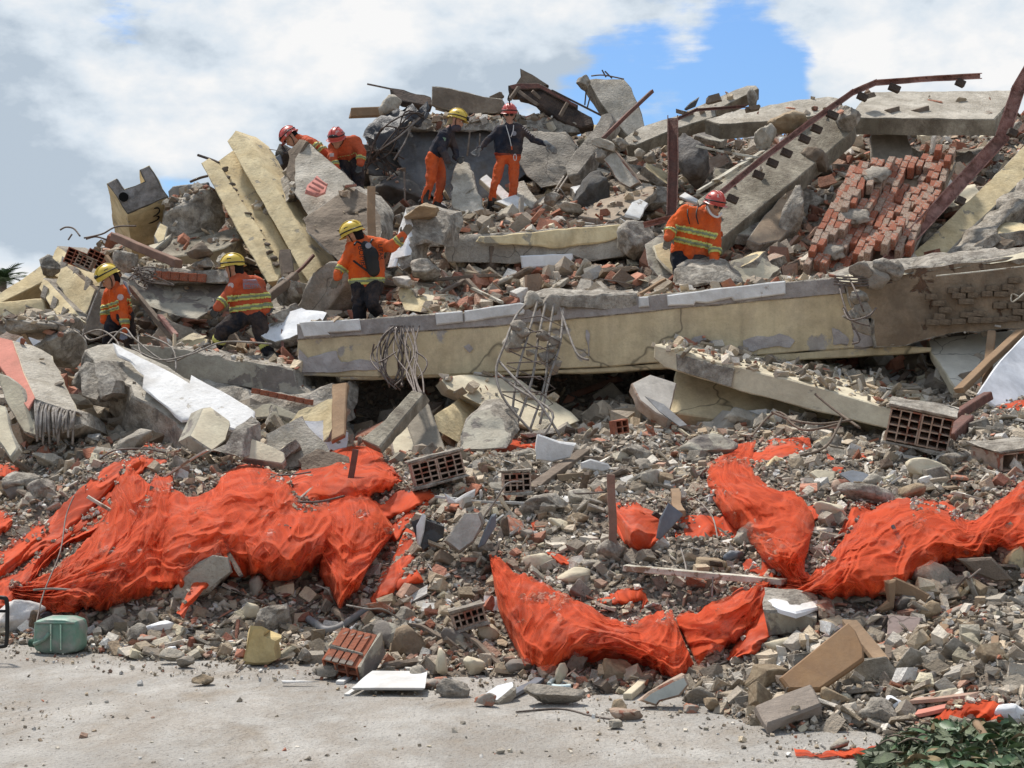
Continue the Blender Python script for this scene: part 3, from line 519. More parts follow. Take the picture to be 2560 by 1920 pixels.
prism('wall_face', [(150, 670, 21.1), (168, 664, 21.1), (205, 695, 20.8), (240, 722, 20.6), (226, 762, 20.5), (213, 798, 20.4), (190, 782, 20.5), (140, 708, 20.9)], Vector((.3, .5, 0)), (YELC, CONCB), parent=sw, jag=.004)
prism('lower_ledge', [(96, 720, 21), (108, 695, 21.1), (122, 702, 21), (165, 748, 20.6), (212, 800, 20.2), (160, 817, 20.2), (132, 775, 20.5)], Vector((.25, .5, 0)), (YELC, CONC), parent=sw, jag=.008)
for k in range(3):
    x = 112 + k * 24; y = 712 + k * 27
    plate('grey_rib', [(x, y, 20.93 - k * .22), (x + 12, y + 9, 20.9 - k * .22), (x + 4, y + 36, 20.8 - k * .22), (x - 8, y + 30, 20.85 - k * .22)], CONC, th=.05, parent=sw).location += Vector((0, -.06, 0))
prism('grey_flank', [(240, 722, 20.55), (262, 738, 20.4), (264, 800, 20.1), (250, 842, 20), (160, 816, 20.1), (213, 797, 20.35)], Vector((.2, .5, 0)), (CONCB, CONCB), parent=sw)
prism('grey_slab', [(320, 700, 19.6), (430, 705, 19.7), (562, 712, 19.7), (575, 735, 19.6), (540, 770, 19.3), (492, 798, 19), (440, 790, 19), (370, 765, 19.2), (328, 745, 19.4)], Vector((.05, .7, .05)), (CREAMG, BROKEN), jag=.012, label='large grey plaster slab tilted between the two left rescuers', cat='slab', rub=.3)
bl = empty('brick_ledge', P(460, 712, 19.4), 'broken ledge with red bricks in its edge above the tilted grey slab', 'wall fragment')
prism('ledge', [(345, 668, 19.5), (450, 670, 19.5), (562, 680, 19.5), (566, 706, 19.4), (500, 710, 19.4), (405, 712, 19.4), (350, 694, 19.5)], Vector((0, .8, .04)), (BROKEN, BROKEN), jag=.02, disp=.02, parent=bl, rub=2)
for k in range(6): brickobj(bl, P(395 + k * 22, 688 + k * 1.5, 19.42), (.1, .08, .1), Matrix.Rotation(R(rb.uniform(-4, 6)), 3, 'Y'), BRICK)
stick('timber', (285, 592, 20.3), (447, 660, 19.2), .1, .1, mat('rust_timber', (.3, .18, .13), (.2, .12, .09), 3, dirt=.3, wood=True), 'brown squared timber lying from the column stub down to the brick ledge', 'timber')
prism('tan_flat_slab', [(380, 630, 21.6), (420, 606, 21.9), (470, 588, 22.1), (590, 570, 22.2), (602, 596, 21.8), (560, 620, 21.5), (510, 634, 21.3), (420, 642, 21.3)], Vector((0, .4, -.2)), (CONCW, CREAM), jag=.02, disp=.015, label='flat tan slab lying in front of the yellow channel beam', cat='slab', rub=1)
prism('yellow_plaster_piece', [(384, 588, 21.2), (400, 556, 21.4), (420, 566, 21.4), (412, 600, 21.1), (395, 608, 21)], None, (YELC, CREAMG), th=.12, label='small yellow plaster block right of the column stub', cat='wall fragment')
prism('yellow_plaster_piece', [(370, 612, 21), (395, 606, 21), (430, 580, 21.3), (425, 592, 21.2), (380, 628, 20.9)], None, (CREAM, CREAMG), th=.1, label='narrow cream strip in front of the small yellow block', cat='wall fragment')
rock('rubble_heap', 470, 545, 22.6, 190, 110, 1.5, BROKEN, 21, label='heap of broken masonry between the column stub and the channel beam', rub=5)
prism('window_frame_pipe', [(420, 478, 23.5), (432, 466, 23.5), (520, 455, 23.5), (522, 466, 23.5), (450, 485, 23.5), (448, 520, 23.5), (424, 515, 23.5)], None, (GREYP, BLACKP), th=.15, label='bent grey duct on the skyline right of the column stub', cat='duct')
for i, (x, y, sx, sy, sd) in enumerate(((320, 650, 60, 60, 4), (500, 625, 60, 40, 6), (510, 660, 50, 35, 7), (560, 650, 26, 28, 9))):
    rock('masonry_chunk', x, y, 19.6, sx, sy, .3, (BROKEN, CONCB, BROKEN, CONCL)[i], sd, label=('square cracked masonry block behind the leftmost rescuer', 'brown masonry lump on the brick ledge', 'low masonry lump on the middle of the brick ledge', 'pale concrete lump in front of the striding rescuer helmet')[i])
# ---- centre left big blocks
gb = empty('tilted_grey_block', P(800, 530, 21.6), 'huge grey slab block that the two bent rescuers lean over', 'slab')
prism('block_face', [(737, 395, 22.3), (762, 350, 22.5), (790, 372, 22.3), (830, 408, 22.1), (885, 455, 21.9), (880, 480, 21.8), (800, 525, 21.4), (770, 540, 21.2), (735, 480, 21.7)], Vector((.1, .5, -.1)), (CONCL, BROKEN), jag=.012, parent=gb, disp=.012)
prism('brown_end', [(718, 440, 22.2), (722, 378, 22.4), (748, 350, 22.5), (768, 356, 22.4), (740, 400, 22.2), (737, 470, 21.9)], Vector((.1, .4, 0)), (CONCB, CONCB), jag=.02, parent=gb, disp=.02)
plate('corrugated_sheet', [(762, 480, 21.4), (768, 462, 21.5), (782, 450, 21.6), (792, 438, 21.6), (818, 462, 21.5), (812, 480, 21.3), (790, 490, 21.2)], mat('pinkroof', (.62, .27, .22), (.5, .2, .17), 3, dirt=.2, bump=.1), label='torn pink corrugated roofing sheet lying on the huge grey block', cat='roof sheet', disp=0)
for k in range(4):
    stick('corrugation', (766 + k * 8, 476 - k * 10, 21.36), (790 + k * 9, 487 - k * 8, 21.26), .035, .03, MATS['pinkroof'], parent=bpy.data.objects['corrugated_sheet'], jag=0)
prism('grey_block', [(757, 548, 20.4), (772, 535, 20.6), (822, 500, 20.9), (880, 465, 21.2), (925, 488, 21), (955, 540, 20.6), (950, 605, 20.2), (900, 630, 20), (846, 655, 19.9), (800, 610, 20.1), (765, 578, 20.3)], Vector((.1, .8, .1)), (CONCB, BROKEN), jag=.015, disp=.015, label='big brown grey block tilted above the rescuer with the backpack', cat='slab', rub=.3)
rock('grey_boulder', 825, 735, 19.6, 125, 130, .8, CONC, 5, rot=.5, label='rounded grey boulder left of the rescuer with the backpack', cuts=10)
rock('rubble_heap', 700, 520, 22.3, 90, 150, .8, BROKEN, 23, rot=.5, label='rubble between the channel beam and the huge grey block', rub=4)
rock('rubble_heap', 735, 735, 19.8, 80, 70, .5, BROKEN, 24, rot=.5, label='heap of grey rubble at the foot of the channel beam', rub=4)
stick('plank', (928, 472, 20), (930, 595, 19.7), .1, .05, WOODP, 'upright weathered plank standing behind the rescuer with the backpack', 'plank')
stick('timber', (712, 632, 20.2), (720, 690, 20), .14, .14, WOOD, 'short grey timber stub on the channel beam', 'timber')
stick('timber', (670, 745, 19.4), (740, 690, 19.8), .1, .1, WOOD, 'grey timber leaning behind the striding rescuer', 'timber')
for i, (a, b) in enumerate((((600, 825, 19.2), (785, 638, 20.2)), ((707, 810, 18.9), (705, 900, 18.4)), ((665, 775, 19), (690, 800, 18.8)))):
    stick('rusty_bar', a, b, .035, .035, RUST, ('long thin rusty bar slanting right of the striding rescuer', 'bent rusty bar standing at the left end of the long beam', 'short rusty bar beside the striding rescuer hand')[i], 'steel bar', jag=.012)
wb = empty('white_edged_boulder', P(1040, 690, 19.3), 'big boulder with one white plaster face that the backpack rescuer holds', 'concrete chunk')
prism('boulder_body', [(1015, 522, 19.8), (1040, 512, 19.9), (1075, 515, 19.9), (1116, 530, 19.9), (1124, 565, 19.8), (1100, 610, 19.6), (1060, 600, 19.6), (1035, 615, 19.4), (1030, 665, 19.1), (1005, 678, 19), (985, 665, 19.1), (1005, 600, 19.4)], Vector((.15, .55, .05)), (BROKEN, BROKEN), jag=.02, parent=wb, disp=.03)
prism('white_plaster', [(1013, 520, 19.78), (1026, 545, 19.7), (1020, 590, 19.5), (1012, 640, 19.2), (990, 645, 19.1), (980, 668, 19), (966, 670, 19.1), (985, 610, 19.4), (1000, 560, 19.6)], Vector((.08, .12, .02)), (WHITEC, WHITE), jag=.012, parent=wb)
rock('tan_capstone', 1062, 530, 19.6, 90, 40, .5, mat('tanrock', (.46, .36, .24), (.3, .22, .14), 4, dirt=.3, bump=.8), 31, label='tan broken cap on the big boulder')
rock('cream_basin', 1010, 705, 18.9, 55, 40, .25, mat('ceramic', (.6, .56, .5), dirt=.3, rough=.5), 14, label='broken cream lump below the white edged boulder')
rock('masonry_chunk', 1058, 680, 19.2, 80, 50, .4, BROKEN, 40, label='grey boulder on the rubble right of the backpack rescuer')
# ---- second beam
sb = empty('second_beam', P(1350, 672, 20), 'shorter broken yellow and grey beam lying behind the long beam', 'beam')
prism('beam_body', [(1112, 612, 20.5), (1128, 590, 20.5), (1200, 586, 20.4), (1330, 578, 20.4), (1440, 568, 20.4), (1558, 556, 20.4), (1590, 585, 20.3), (1604, 618, 20.2), (1560, 640, 20.2), (1480, 655, 20.2), (1430, 640, 20.3), (1270, 660, 20.3), (1120, 655, 20.4)], Vector((.05, .5, .05)), (CONC, BROKEN), jag=.012, parent=sb, disp=.012, rub=1)
prism('yellow_face', [(1200, 592, 20.36), (1330, 581, 20.35), (1440, 571, 20.35), (1562, 560, 20.35), (1552, 592, 20.3), (1520, 604, 20.3), (1450, 612, 20.3), (1400, 618, 20.3), (1330, 614, 20.32), (1215, 610, 20.35), (1190, 605, 20.38)], None, (YELC, YELC), th=.03, jag=.012, parent=sb).location += Vector((0, -.04, 0))
prism('white_strip', [(1302, 640, 20.2), (1432, 632, 20.2), (1434, 644, 20.2), (1424, 660, 20.2), (1306, 670, 20.2)], None, (WHITE, WHITE), th=.03, jag=.012, parent=sb)
rock('shattered_end', 1590, 605, 20.1, 100, 80, .5, BROKEN, 44, parent=sb)
pz = empty('curved_wall_piece', P(1640, 700, 19.3), 'curved cream and grey broken wall piece left of the crouching rescuer', 'wall fragment')
prism('wall_piece', [(1612, 612, 19.5), (1640, 592, 19.6), (1670, 590, 19.7), (1690, 640, 19.5), (1700, 690, 19.2), (1680, 710, 19.1), (1655, 705, 19.1), (1622, 665, 19.3)], Vector((.1, .35, .05)), (CREAMG, BROKEN), jag=.015, parent=pz, disp=.012)
prism('cream_face', [(1632, 615, 19.45), (1662, 602, 19.55), (1685, 650, 19.35), (1690, 690, 19.1), (1665, 670, 19.2), (1640, 645, 19.35)], None, (YELC, CREAM), th=.03, jag=.015, parent=pz).location += Vector((0, -.06, 0))
prism('boulder_slab', [(1688, 680, 18.3), (1720, 664, 18.4), (1780, 662, 18.4), (1815, 668, 18.4), (1850, 695, 18.3), (1855, 706, 18.2), (1790, 708, 18.2), (1735, 714, 18.2), (1690, 712, 18.2)], Vector((.05, .5, .12)), (BROKEN, BROKEN), jag=.02, disp=.03, label='grey slab chunk on the beam in front of the crouching rescuer', cat='concrete chunk')
prism('yellow_ledge', [(996, 722, 18.9), (1008, 712, 19), (1050, 735, 18.8), (1112, 775, 18.5), (1110, 790, 18.4), (1010, 775, 18.6), (996, 745, 18.8)], Vector((.3, .5, .08)), (YELC, CREAM), jag=.008, label='small yellow slab corner lying behind the long beam', cat='slab', rub=2)
# ---- dark core and summit
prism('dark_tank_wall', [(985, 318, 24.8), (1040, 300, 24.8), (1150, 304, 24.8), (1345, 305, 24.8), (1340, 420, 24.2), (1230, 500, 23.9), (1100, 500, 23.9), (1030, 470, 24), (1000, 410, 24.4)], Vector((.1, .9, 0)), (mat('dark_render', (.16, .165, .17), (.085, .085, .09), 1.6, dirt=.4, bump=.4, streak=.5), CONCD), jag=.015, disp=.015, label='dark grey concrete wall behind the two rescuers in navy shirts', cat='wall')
prism('summit_slab', [(1020, 302, 24.6), (1100, 298, 24.6), (1240, 300, 24.6), (1420, 296, 24.6), (1448, 312, 24.5), (1445, 330, 24.4), (1340, 336, 24.4), (1200, 326, 24.5), (1100, 330, 24.5), (1030, 322, 24.5)], Vector((.05, .9, .12)), (BROKEN, BROKEN), jag=.025, disp=.03, label='broken summit slab above the dark wall', cat='slab', rub=12)
prism('brown_wall_chunk', [(1080, 216, 25), (1108, 217, 25), (1170, 232, 25), (1255, 248, 25), (1258, 278, 24.9), (1190, 285, 24.9), (1120, 275, 24.9), (1080, 262, 25)], Vector((.05, .35, 0)), (CONCB, BROKEN), jag=.012, disp=.012, label='brown wall chunk standing on the summit', cat='wall fragment')
prism('charred_sheet', [(975, 219, 25.3), (1010, 224, 25.3), (1078, 242, 25.2), (1080, 262, 25), (1060, 262, 25), (1000, 252, 25.1), (990, 240, 25.2)], None, (CHAR, CHAR), th=.12, jag=.02, label='charred roof sheet on the left of the summit', cat='roof sheet')
stick('timber', (875, 283, 24.8), (955, 280, 24.8), .17, .14, WOODP, 'pale squared timber sticking out left of the summit', 'timber', jag=.003)
stick('timber', (1225, 252, 25.2), (1258, 236, 25.2), .12, .1, WOOD, 'short dark timber end right of the brown wall chunk', 'timber')
stick('steel_rod', (918, 210, 25.2), (985, 224, 25.2), .025, .025, REBAR, 'thin rod pointing left from the charred sheet', 'steel bar', jag=0)
rock('summit_block', 972, 275, 24.9, 60, 55, .5, CONCL, 51, label='pale square block at the left end of the summit')
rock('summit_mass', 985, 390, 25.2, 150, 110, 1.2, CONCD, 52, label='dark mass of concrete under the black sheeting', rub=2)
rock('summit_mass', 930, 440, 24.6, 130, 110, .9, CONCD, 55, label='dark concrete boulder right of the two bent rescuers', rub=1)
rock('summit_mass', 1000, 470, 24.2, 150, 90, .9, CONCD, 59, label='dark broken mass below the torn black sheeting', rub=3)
# black torn sheeting
for i, pts in enumerate(([(905, 340, 24.3), (940, 300, 24.4), (985, 268, 24.4), (1030, 262, 24.4), (1058, 280, 24.3), (1020, 300, 24.2), (985, 330, 24.1), (940, 350, 24.1)], [(940, 340, 24), (985, 320, 24), (1000, 360, 23.9), (990, 385, 23.9), (975, 350, 24), (950, 400, 23.9), (942, 360, 24)], [(1020, 285, 24.1), (1060, 262, 24.1), (1070, 250, 24.2), (1066, 285, 24.1), (1045, 315, 24)])):
    prism('black_sheeting', pts, None, (BLACKP, BLACKP), th=.04, jag=.04, disp=.05, L=.12, label=('torn black sheeting draped over the left of the summit', 'hanging strip of torn black sheeting', 'small fold of black sheeting beside the brown wall chunk')[i], cat='plastic sheet')
# wedge / truss
tr = empty('burnt_roof_truss', P(1400, 320, 24.6), 'burnt brown roof truss sloping down to the right on the summit', 'roof truss')
prism('wedge_plate', [(1300, 170, 24.9), (1330, 186, 24.9), (1372, 212, 24.8), (1340, 222, 24.8), (1288, 213, 24.9), (1302, 192, 24.9)], None, (CONCB, CHAR), th=.1, parent=tr)
prism('top_chord', [(1270, 213, 24.7), (1300, 206, 24.7), (1345, 208, 24.7), (1400, 236, 24.6), (1445, 262, 24.5), (1440, 270, 24.5), (1350, 222, 24.6), (1280, 224, 24.7)], None, (RUST, CHAR), th=.3, parent=tr)
prism('truss_web', [(1285, 222, 24.75), (1345, 220, 24.7), (1425, 262, 24.6), (1480, 292, 24.5), (1482, 312, 24.4), (1452, 318, 24.4), (1400, 300, 24.5), (1340, 255, 24.6), (1300, 245, 24.7)], None, (CHAR, CHAR), th=.15, parent=tr, disp=.02)
for a, b in (((1296, 228, 24.5), (1345, 262, 24.4)), ((1400, 290, 24.35), (1418, 258, 24.4)), ((1296, 216, 24.6), (1275, 250, 24.5)), ((1330, 226, 24.5), (1352, 248, 24.5))): stick('truss_strut', a, b, .05, .05, WOOD, parent=tr)
stick('steel_rod', (1380, 226, 24.3), (1512, 293, 23.9), .05, .03, CHAR, 'long dark rod lying along the burnt truss', 'steel bar', jag=0)
prism('round_faced_slab', [(1296, 335, 23.9), (1340, 325, 24), (1405, 330, 24), (1440, 365, 23.9), (1425, 420, 23.6), (1395, 462, 23.4), (1352, 470, 23.3), (1318, 440, 23.5), (1290, 385, 23.8)], Vector((.1, .5, .05)), (CONC, BROKEN), jag=.02, disp=.012, label='big grey slab with a rounded outline right of the woman in the red helmet', cat='slab')
prism('upright_slab', [(1466, 200, 24.9), (1490, 196, 24.9), (1560, 198, 24.9), (1578, 220, 24.8), (1600, 270, 24.6), (1618, 330, 24.4), (1575, 345, 24.3), (1532, 300, 24.5), (1500, 255, 24.7)], (-18, 8, .4), (CONCL, CONCW), jag=.01, label='pale concrete slab standing up against the blue sky', cat='slab')
rock('broken_corner', 1458, 206, 24.6, 42, 34, .3, BROKEN, 61, label='dark broken corner on top of the upright slab')
prism('grey_strut', [(1505, 290, 23.4), (1528, 280, 23.4), (1535, 300, 23.3), (1495, 370, 22.9), (1445, 435, 22.5), (1418, 440, 22.5), (1412, 415, 22.6), (1460, 350, 23)], Vector((.1, .25, -.1)), (CONC, BROKEN), jag=.015, disp=.015, label='grey broken strut leaning right of the round faced slab', cat='column')
stick('rusty_angle', (1508, 345, 22.9), (1630, 228, 23.2), .07, .05, RUST, 'dark rusty angle bar pointing up to the right at the sky', 'steel bar', jag=.003)
prism('brick_faced_block', [(1508, 398, 22.2), (1535, 375, 22.4), (1560, 410, 22.2), (1598, 455, 22), (1575, 470, 21.9), (1548, 455, 22)], Vector((.1, .35, 0)), (CONCL, BRICKD), jag=.012, label='small slab with hollow bricks in its side, centre right', cat='wall fragment')
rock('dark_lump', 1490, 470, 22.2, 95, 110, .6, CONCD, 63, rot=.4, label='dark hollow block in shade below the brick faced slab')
for i, (x, y, sx, sy) in enumerate(((1515, 365, 60, 30), (1500, 390, 30, 30), (1555, 362, 40, 25), (1600, 385, 30, 30), (1625, 395, 40, 30), (1380, 500, 40, 30), (1425, 515, 60, 30))):
    rock('masonry_chunk', x, y, 22.4 - (y > 450) * .8, sx, sy, .3, (CONCL, CONC, BROKEN)[i % 3], 70 + i, rot=.3, label=('pale chunk on the grey strut', 'small grey chunk under the grey strut', 'chunk at the foot of the upright slab', 'grey chunk below the level slab', 'second grey chunk below the level slab', 'white chunk right of the woman in the red helmet', 'long grey chunk in the middle rubble')[i])
# slabs around the two women
prism('pale_slab', [(1125, 455, 22.6), (1150, 400, 22.9), (1170, 410, 22.9), (1190, 470, 22.5), (1215, 520, 22), (1180, 540, 21.9), (1130, 520, 22.1)], None, (CONCL, BROKEN), th=.3, jag=.03, disp=.03, label='pale broken slab between the two rescuers in navy shirts', cat='slab')
prism('white_board', [(1198, 448, 23.3), (1216, 435, 23.4), (1300, 505, 22.9), (1270, 512, 22.8)], None, (WHITEC, CREAM), th=.08, label='white board lying behind the legs of the woman in the red helmet', cat='board')
prism('white_board', [(1236, 502, 22.7), (1290, 485, 22.8), (1320, 515, 22.6), (1290, 525, 22.5)], None, (WHITEC, CREAM), th=.05, label='smaller white board at the feet of the woman in the red helmet', cat='board')
prism('pale_slab', [(1292, 455, 23.2), (1310, 450, 23.3), (1345, 500, 22.8), (1330, 520, 22.6), (1290, 500, 22.8)], None, (CONCL, BROKEN), th=.12, label='pale plank-like slab right of the white boards', cat='slab')
# ---- right side of the summit
prism('skyline_slab', [(1700, 290, 23.9), (1716, 278, 24), (1790, 245, 24.2), (1868, 212, 24.4), (1890, 212, 24.4), (1896, 222, 24.3), (1830, 255, 24), (1770, 288, 23.8), (1720, 300, 23.8)], (2, 28, .15), (CONCL, CONCW), jag=.01, label='tilted pale slab on the skyline right of the blue gap', cat='slab', rub=.2)
rock('broken_end', 1882, 248, 24.1, 26, 50, .3, BROKEN, 81, label='broken grey end of the skyline slab')
prism('level_slab', [(1560, 345, 23.1), (1600, 318, 23.3), (1690, 290, 23.6), (1790, 270, 23.7), (1790, 290, 23.5), (1680, 325, 23.2), (1590, 362, 22.9), (1566, 360, 22.9)], (5, 30, .15), (CONCL, CONCW), jag=.01, label='long pale slab crossing behind the rusty post', cat='slab', rub=.3)
prism('weathered_slab', [(1762, 298, 23.2), (1850, 274, 23.4), (1960, 256, 23.6), (2070, 240, 23.7), (2105, 246, 23.6), (2085, 280, 23.2), (1950, 300, 22.9), (1800, 312, 22.9)], (2, 34, .1), (CONCL, CONCW), jag=.014, disp=.012, label='long weathered slab on the skyline left of the curved rail', cat='slab', rub=.3)
rock('dark_mass', 1742, 405, 22.7, 80, 125, .7, mat('dark_broken', (.22, .205, .19), (.09, .083, .078), 5, dirt=.5, bump=1.2, bsc=14, speck=.4), 84, rot=-.3, label='dark rough boulder right of the rusty post')
rock('tan_lump', 1965, 310, 22.4, 80, 55, .5, MATS['tanrock'], 86, label='tan rounded lump under the curved rail')
rock('grey_torn_block', 1915, 345, 22, 45, 70, .3, CONCL, 87, label='torn pale block left of the curved rail', fine=.12)
# ramp
prism('inclined_stair_slab', [(2052, 285, 22.4), (2090, 272, 22.6), (2138, 305, 22.3), (2128, 330, 22), (2000, 440, 21.2), (1880, 535, 20.4), (1800, 600, 19.8), (1770, 575, 20), (1745, 500, 20.6), (1850, 425, 21.3), (1960, 345, 22)], (3, 36, .25), (CONCW, CONCW), jag=.01, disp=.008, L=.25, label='long inclined stair slab rising to the right behind the crouching rescuer', cat='slab', rub=.15)
rock('slab_joint', 2110, 300, 22.1, 60, 70, .5, BROKEN, 90, label='crushed joint between the inclined slab and the top right slab', rub=1)
prism('top_right_slab', [(2168, 230, 24.3), (2240, 229, 24.3), (2400, 228, 24.3), (2545, 226, 24.3), (2520, 260, 23.6), (2486, 298, 23), (2300, 296, 23), (2128, 294, 23), (2145, 262, 23.6)], (2, 40, .1), (CONCL, CONCW), jag=.008, L=.3, label='flat pale slab at the top right under the curved rail', cat='slab', rub=.06)
for i, (x, y) in enumerate(((2300, 275), (2232, 276), (2170, 240))): stick('wood_block', (x - 12, y + 4, 23.3), (x + 12, y - 3, 23.4), .14, .07, WOOD, ('brown wooden block lying on the top right slab', 'little wooden wedge on the top right slab', 'small wood scrap by the curved rail')[i], 'wood block')
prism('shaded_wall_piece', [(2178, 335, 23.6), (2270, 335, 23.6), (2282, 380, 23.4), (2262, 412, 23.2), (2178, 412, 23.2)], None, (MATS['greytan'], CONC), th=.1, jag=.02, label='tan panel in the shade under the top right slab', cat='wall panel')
prism('tan_wall_sheet', [(1868, 598, 20), (1905, 545, 20.4), (1960, 480, 21), (2004, 458, 21.2), (1996, 520, 20.8), (1978, 570, 20.4), (1950, 600, 20.1), (1900, 610, 19.9)], None, (mat('tan_wall', (.42, .32, .22), (.3, .22, .15), 1.5, dirt=.4, bump=.3), CONC), th=.12, jag=.015, label='large tan plastered sheet under the inclined stair slab', cat='wall panel')
rock('dark_crumble', 1985, 540, 20.4, 50, 140, .4, BROKEN, 92, rot=.3, label='grey crumbled edge between the tan sheet and the bricks', rub=2)
rock('torn_lump', 2045, 400, 21.6, 70, 60, .4, CONCB, 93, label='lump in the shade at the top of the fallen brick wall')
# yellow diagonal beam + c channel, far right
db = empty('yellow_diagonal_beam', P(2380, 675, 19.4), 'long yellow beam with a crumbling grey side rising to the right edge', 'beam')
prism('beam_face', [(2600, 320, 21.6), (2520, 405, 21), (2400, 520, 20.3), (2250, 662, 19.5), (2270, 680, 19.4), (2330, 672, 19.4), (2440, 560, 20), (2600, 410, 21.1)], Vector((.22, .3, -.2)), (YELC, CONCL), jag=.012, parent=db, L=.25)
prism('broken_side', [(2600, 405, 21.1), (2440, 555, 20), (2330, 668, 19.35), (2400, 650, 19.2), (2440, 640, 19.2), (2520, 540, 19.8), (2600, 480, 20.4)], Vector((.1, .4, -.1)), (BROKEN, BROKEN), jag=.02, parent=db, disp=.035)
def channel(name, pts, wpx, label, cat, mats, flange=.07, brackets=()):
    """rolled steel channel: web facing the street and two flanges"""
    e = empty(name, P(*pts[-1]), label, cat); n = len(pts)
    for i in range(n - 1):
        a = P(*pts[i]); b = P(*pts[i + 1]); D = (b - a).normalized(); toC = (Vector((0, 0, CAMZ)) - a).normalized(); Wd = D.cross(toC).normalized()
        d = pts[i][2]; w = wpx * d / F; nn = Wd.cross(D).normalized(); nn = nn if nn.dot(toC) > 0 else -nn; b = b + D * w * .2
        for k, (lo, la, t, dep) in enumerate(((-w / 2, w / 2, .012, 0), (-w / 2, -w / 2 + .014, flange, flange / 2 + .006), (w / 2 - .014, w / 2, flange, flange / 2 + .006))):
            q = [a + Wd * lo + nn * dep, b + Wd * lo + nn * dep, b + Wd * la + nn * dep, a + Wd * la + nn * dep]
            prism(('web_plate', 'flange', 'flange')[k], [], nn * t, mats if k == 0 else (mats[1], mats[1]), jag=.002, parent=e, disp=0, bev=0, seed=i, pts3=[v - nn * t / 2 for v in q])
    for (x, y, d, s) in brackets:
        stick('bracket', (x - 12 * s, y - 3, d), (x + 14 * s, y + 8 * s, d), .1, .09, CHAR, parent=e, n=1, jag=0)
    return e
channel('rusty_channel', [(2600, 130, 21), (2545, 225, 20.8), (2505, 345, 20.6), (2440, 415, 20.3), (2330, 535, 19.7), (2210, 665, 19)], 34, 'dark red steel channel running up the right side beside the yellow beam', 'steel channel', (RUST, RUSTP), brackets=[(2530, 330, 20.4, .8), (2448, 450, 20, .8), (2400, 500, 19.8, .8)])
channel('stair_stringer', [(2450, 190, 22.6), (2320, 197, 22.4), (2188, 207, 22.2), (2130, 232, 22), (2020, 310, 21.4), (1900, 402, 20.8), (1800, 485, 20.2)], 15, 'curved rusty stair stringer with step brackets sweeping against the clouds', 'stair stringer', (RUST, RUSTP), flange=.05,
        brackets=[(2235, 218, 22.2, 1), (2400, 206, 22.5, .8), (2155, 240, 22, .9), (2080, 285, 21.6, 1), (2040, 320, 21.5, 1), (2010, 345, 21.3, 1), (1965, 380, 21.1, 1), (1930, 405, 20.9, 1), (1895, 435, 20.7, 1), (1830, 495, 20.2, 1)])
channel('rusty_post', [(1682, 296, 21.4), (1683, 420, 21), (1679, 540, 20.6)], 27, 'upright rusty pink steel post in the middle right of the pile', 'steel post', (RUSTP, RUST), flange=.06)
channel('rusty_bar', [(1690, 300, 21.8), (1740, 275, 22.1), (1860, 266, 22.8)], 8, 'thin rusty arm bent back from the top of the upright post', 'steel bar', (RUSTP, RUST), flange=.03)
channel('rusty_rail', [(1800, 487, 20.1), (1742, 528, 19.9), (1612, 562, 19.8)], 15, 'low rusty rail passing behind the crouching rescuer', 'steel rail', (RUST, RUSTP), flange=.04)
# ---- fallen hollow-brick wall
fw = empty('fallen_brick_wall', P(2200, 680, 19), 'collapsed wall of red hollow bricks sliding down at the right', 'brick wall')
def bil(u, v):
    a = P(2010, 678, 19.1).lerp(P(2270, 656, 19.1), u); b = P(2125, 426, 20.9).lerp(P(2395, 392, 20.9), u); return a.lerp(b, v)
prism('wall_backing', [], Vector((0, .8, -.5)), (MORTAR, BROKEN), jag=.01, parent=fw, pts3=[bil(0, 0) + Vector((0, .06, -.05)), bil(1, 0) + Vector((0, .06, -.05)), bil(1, 1) + Vector((0, .06, -.05)), bil(0, 1) + Vector((0, .06, -.05))], rub=.3, L=.3)
ex0 = (bil(1, .5) - bil(0, .5)).normalized(); ey = (bil(.5, 1) - bil(.5, 0)).normalized(); ez = ex0.cross(ey).normalized(); ex = ey.cross(ez)
MB3 = Matrix((ex, ey, ez)).transposed(); NU, NV = 14, 15; bwid = (bil(1, .5) - bil(0, .5)).length / NU * ex.dot(ex0); bhei = (bil(.5, 1) - bil(.5, 0)).length / NV
def step(u, v): return round((noise.noise(Vector((u * 2.0, v * 1.5, 4))) + .1 * u) * 3) / 3 * .3
for j in range(NV):
    for i in range(NU):
        u = (i + .5) / NU; v = (j + .5 + (i % 2) * .5) / NV
        if u > 1.0 or v > 1.02 or rb.random() < .05 + .25 * (noise.noise(Vector((u * 5, v * 5, 1))) > .32): continue
        s = step(u, v); l = bil(u, v) + ez * (s + rb.uniform(-.008, .014)) + ex * rb.uniform(-.015, .015)
        rr = Matrix.Rotation(R(rb.gauss(0, 3)), 3, 'Z') @ Matrix.Rotation(R(rb.gauss(0, 2)), 3, 'X')
        brickobj(fw, l, (bwid * .985, bhei * .975, .14 + .03 * rb.random()), MB3 @ rr, rb.choice((BRICK, BRICK2, BRICK2, BRICKD, BRICKD)))
for i, (u, v, sx, sy) in enumerate(((.35, .72, 60, 34), (.3, .38, 70, 32), (.2, .12, 60, 30), (.62, .52, 36, 26))):
    c = bil(u, v) + ez * (step(u, v) + .06); bm = bmesh.new(); bmesh.ops.create_icosphere(bm, subdivisions=3, radius=1)
    for q in bm.verts: q.co = c + MB3 @ Vector((q.co.x * sx * .0026 * (1 + noise.noise(q.co * 2 + Vector((i, 0, 0))) * .5), q.co.y * sy * .005 * (1 + noise.noise(q.co * 2) * .6), q.co.z * .06))
    bmlink('mortar_patch', bm, CONC, fw)
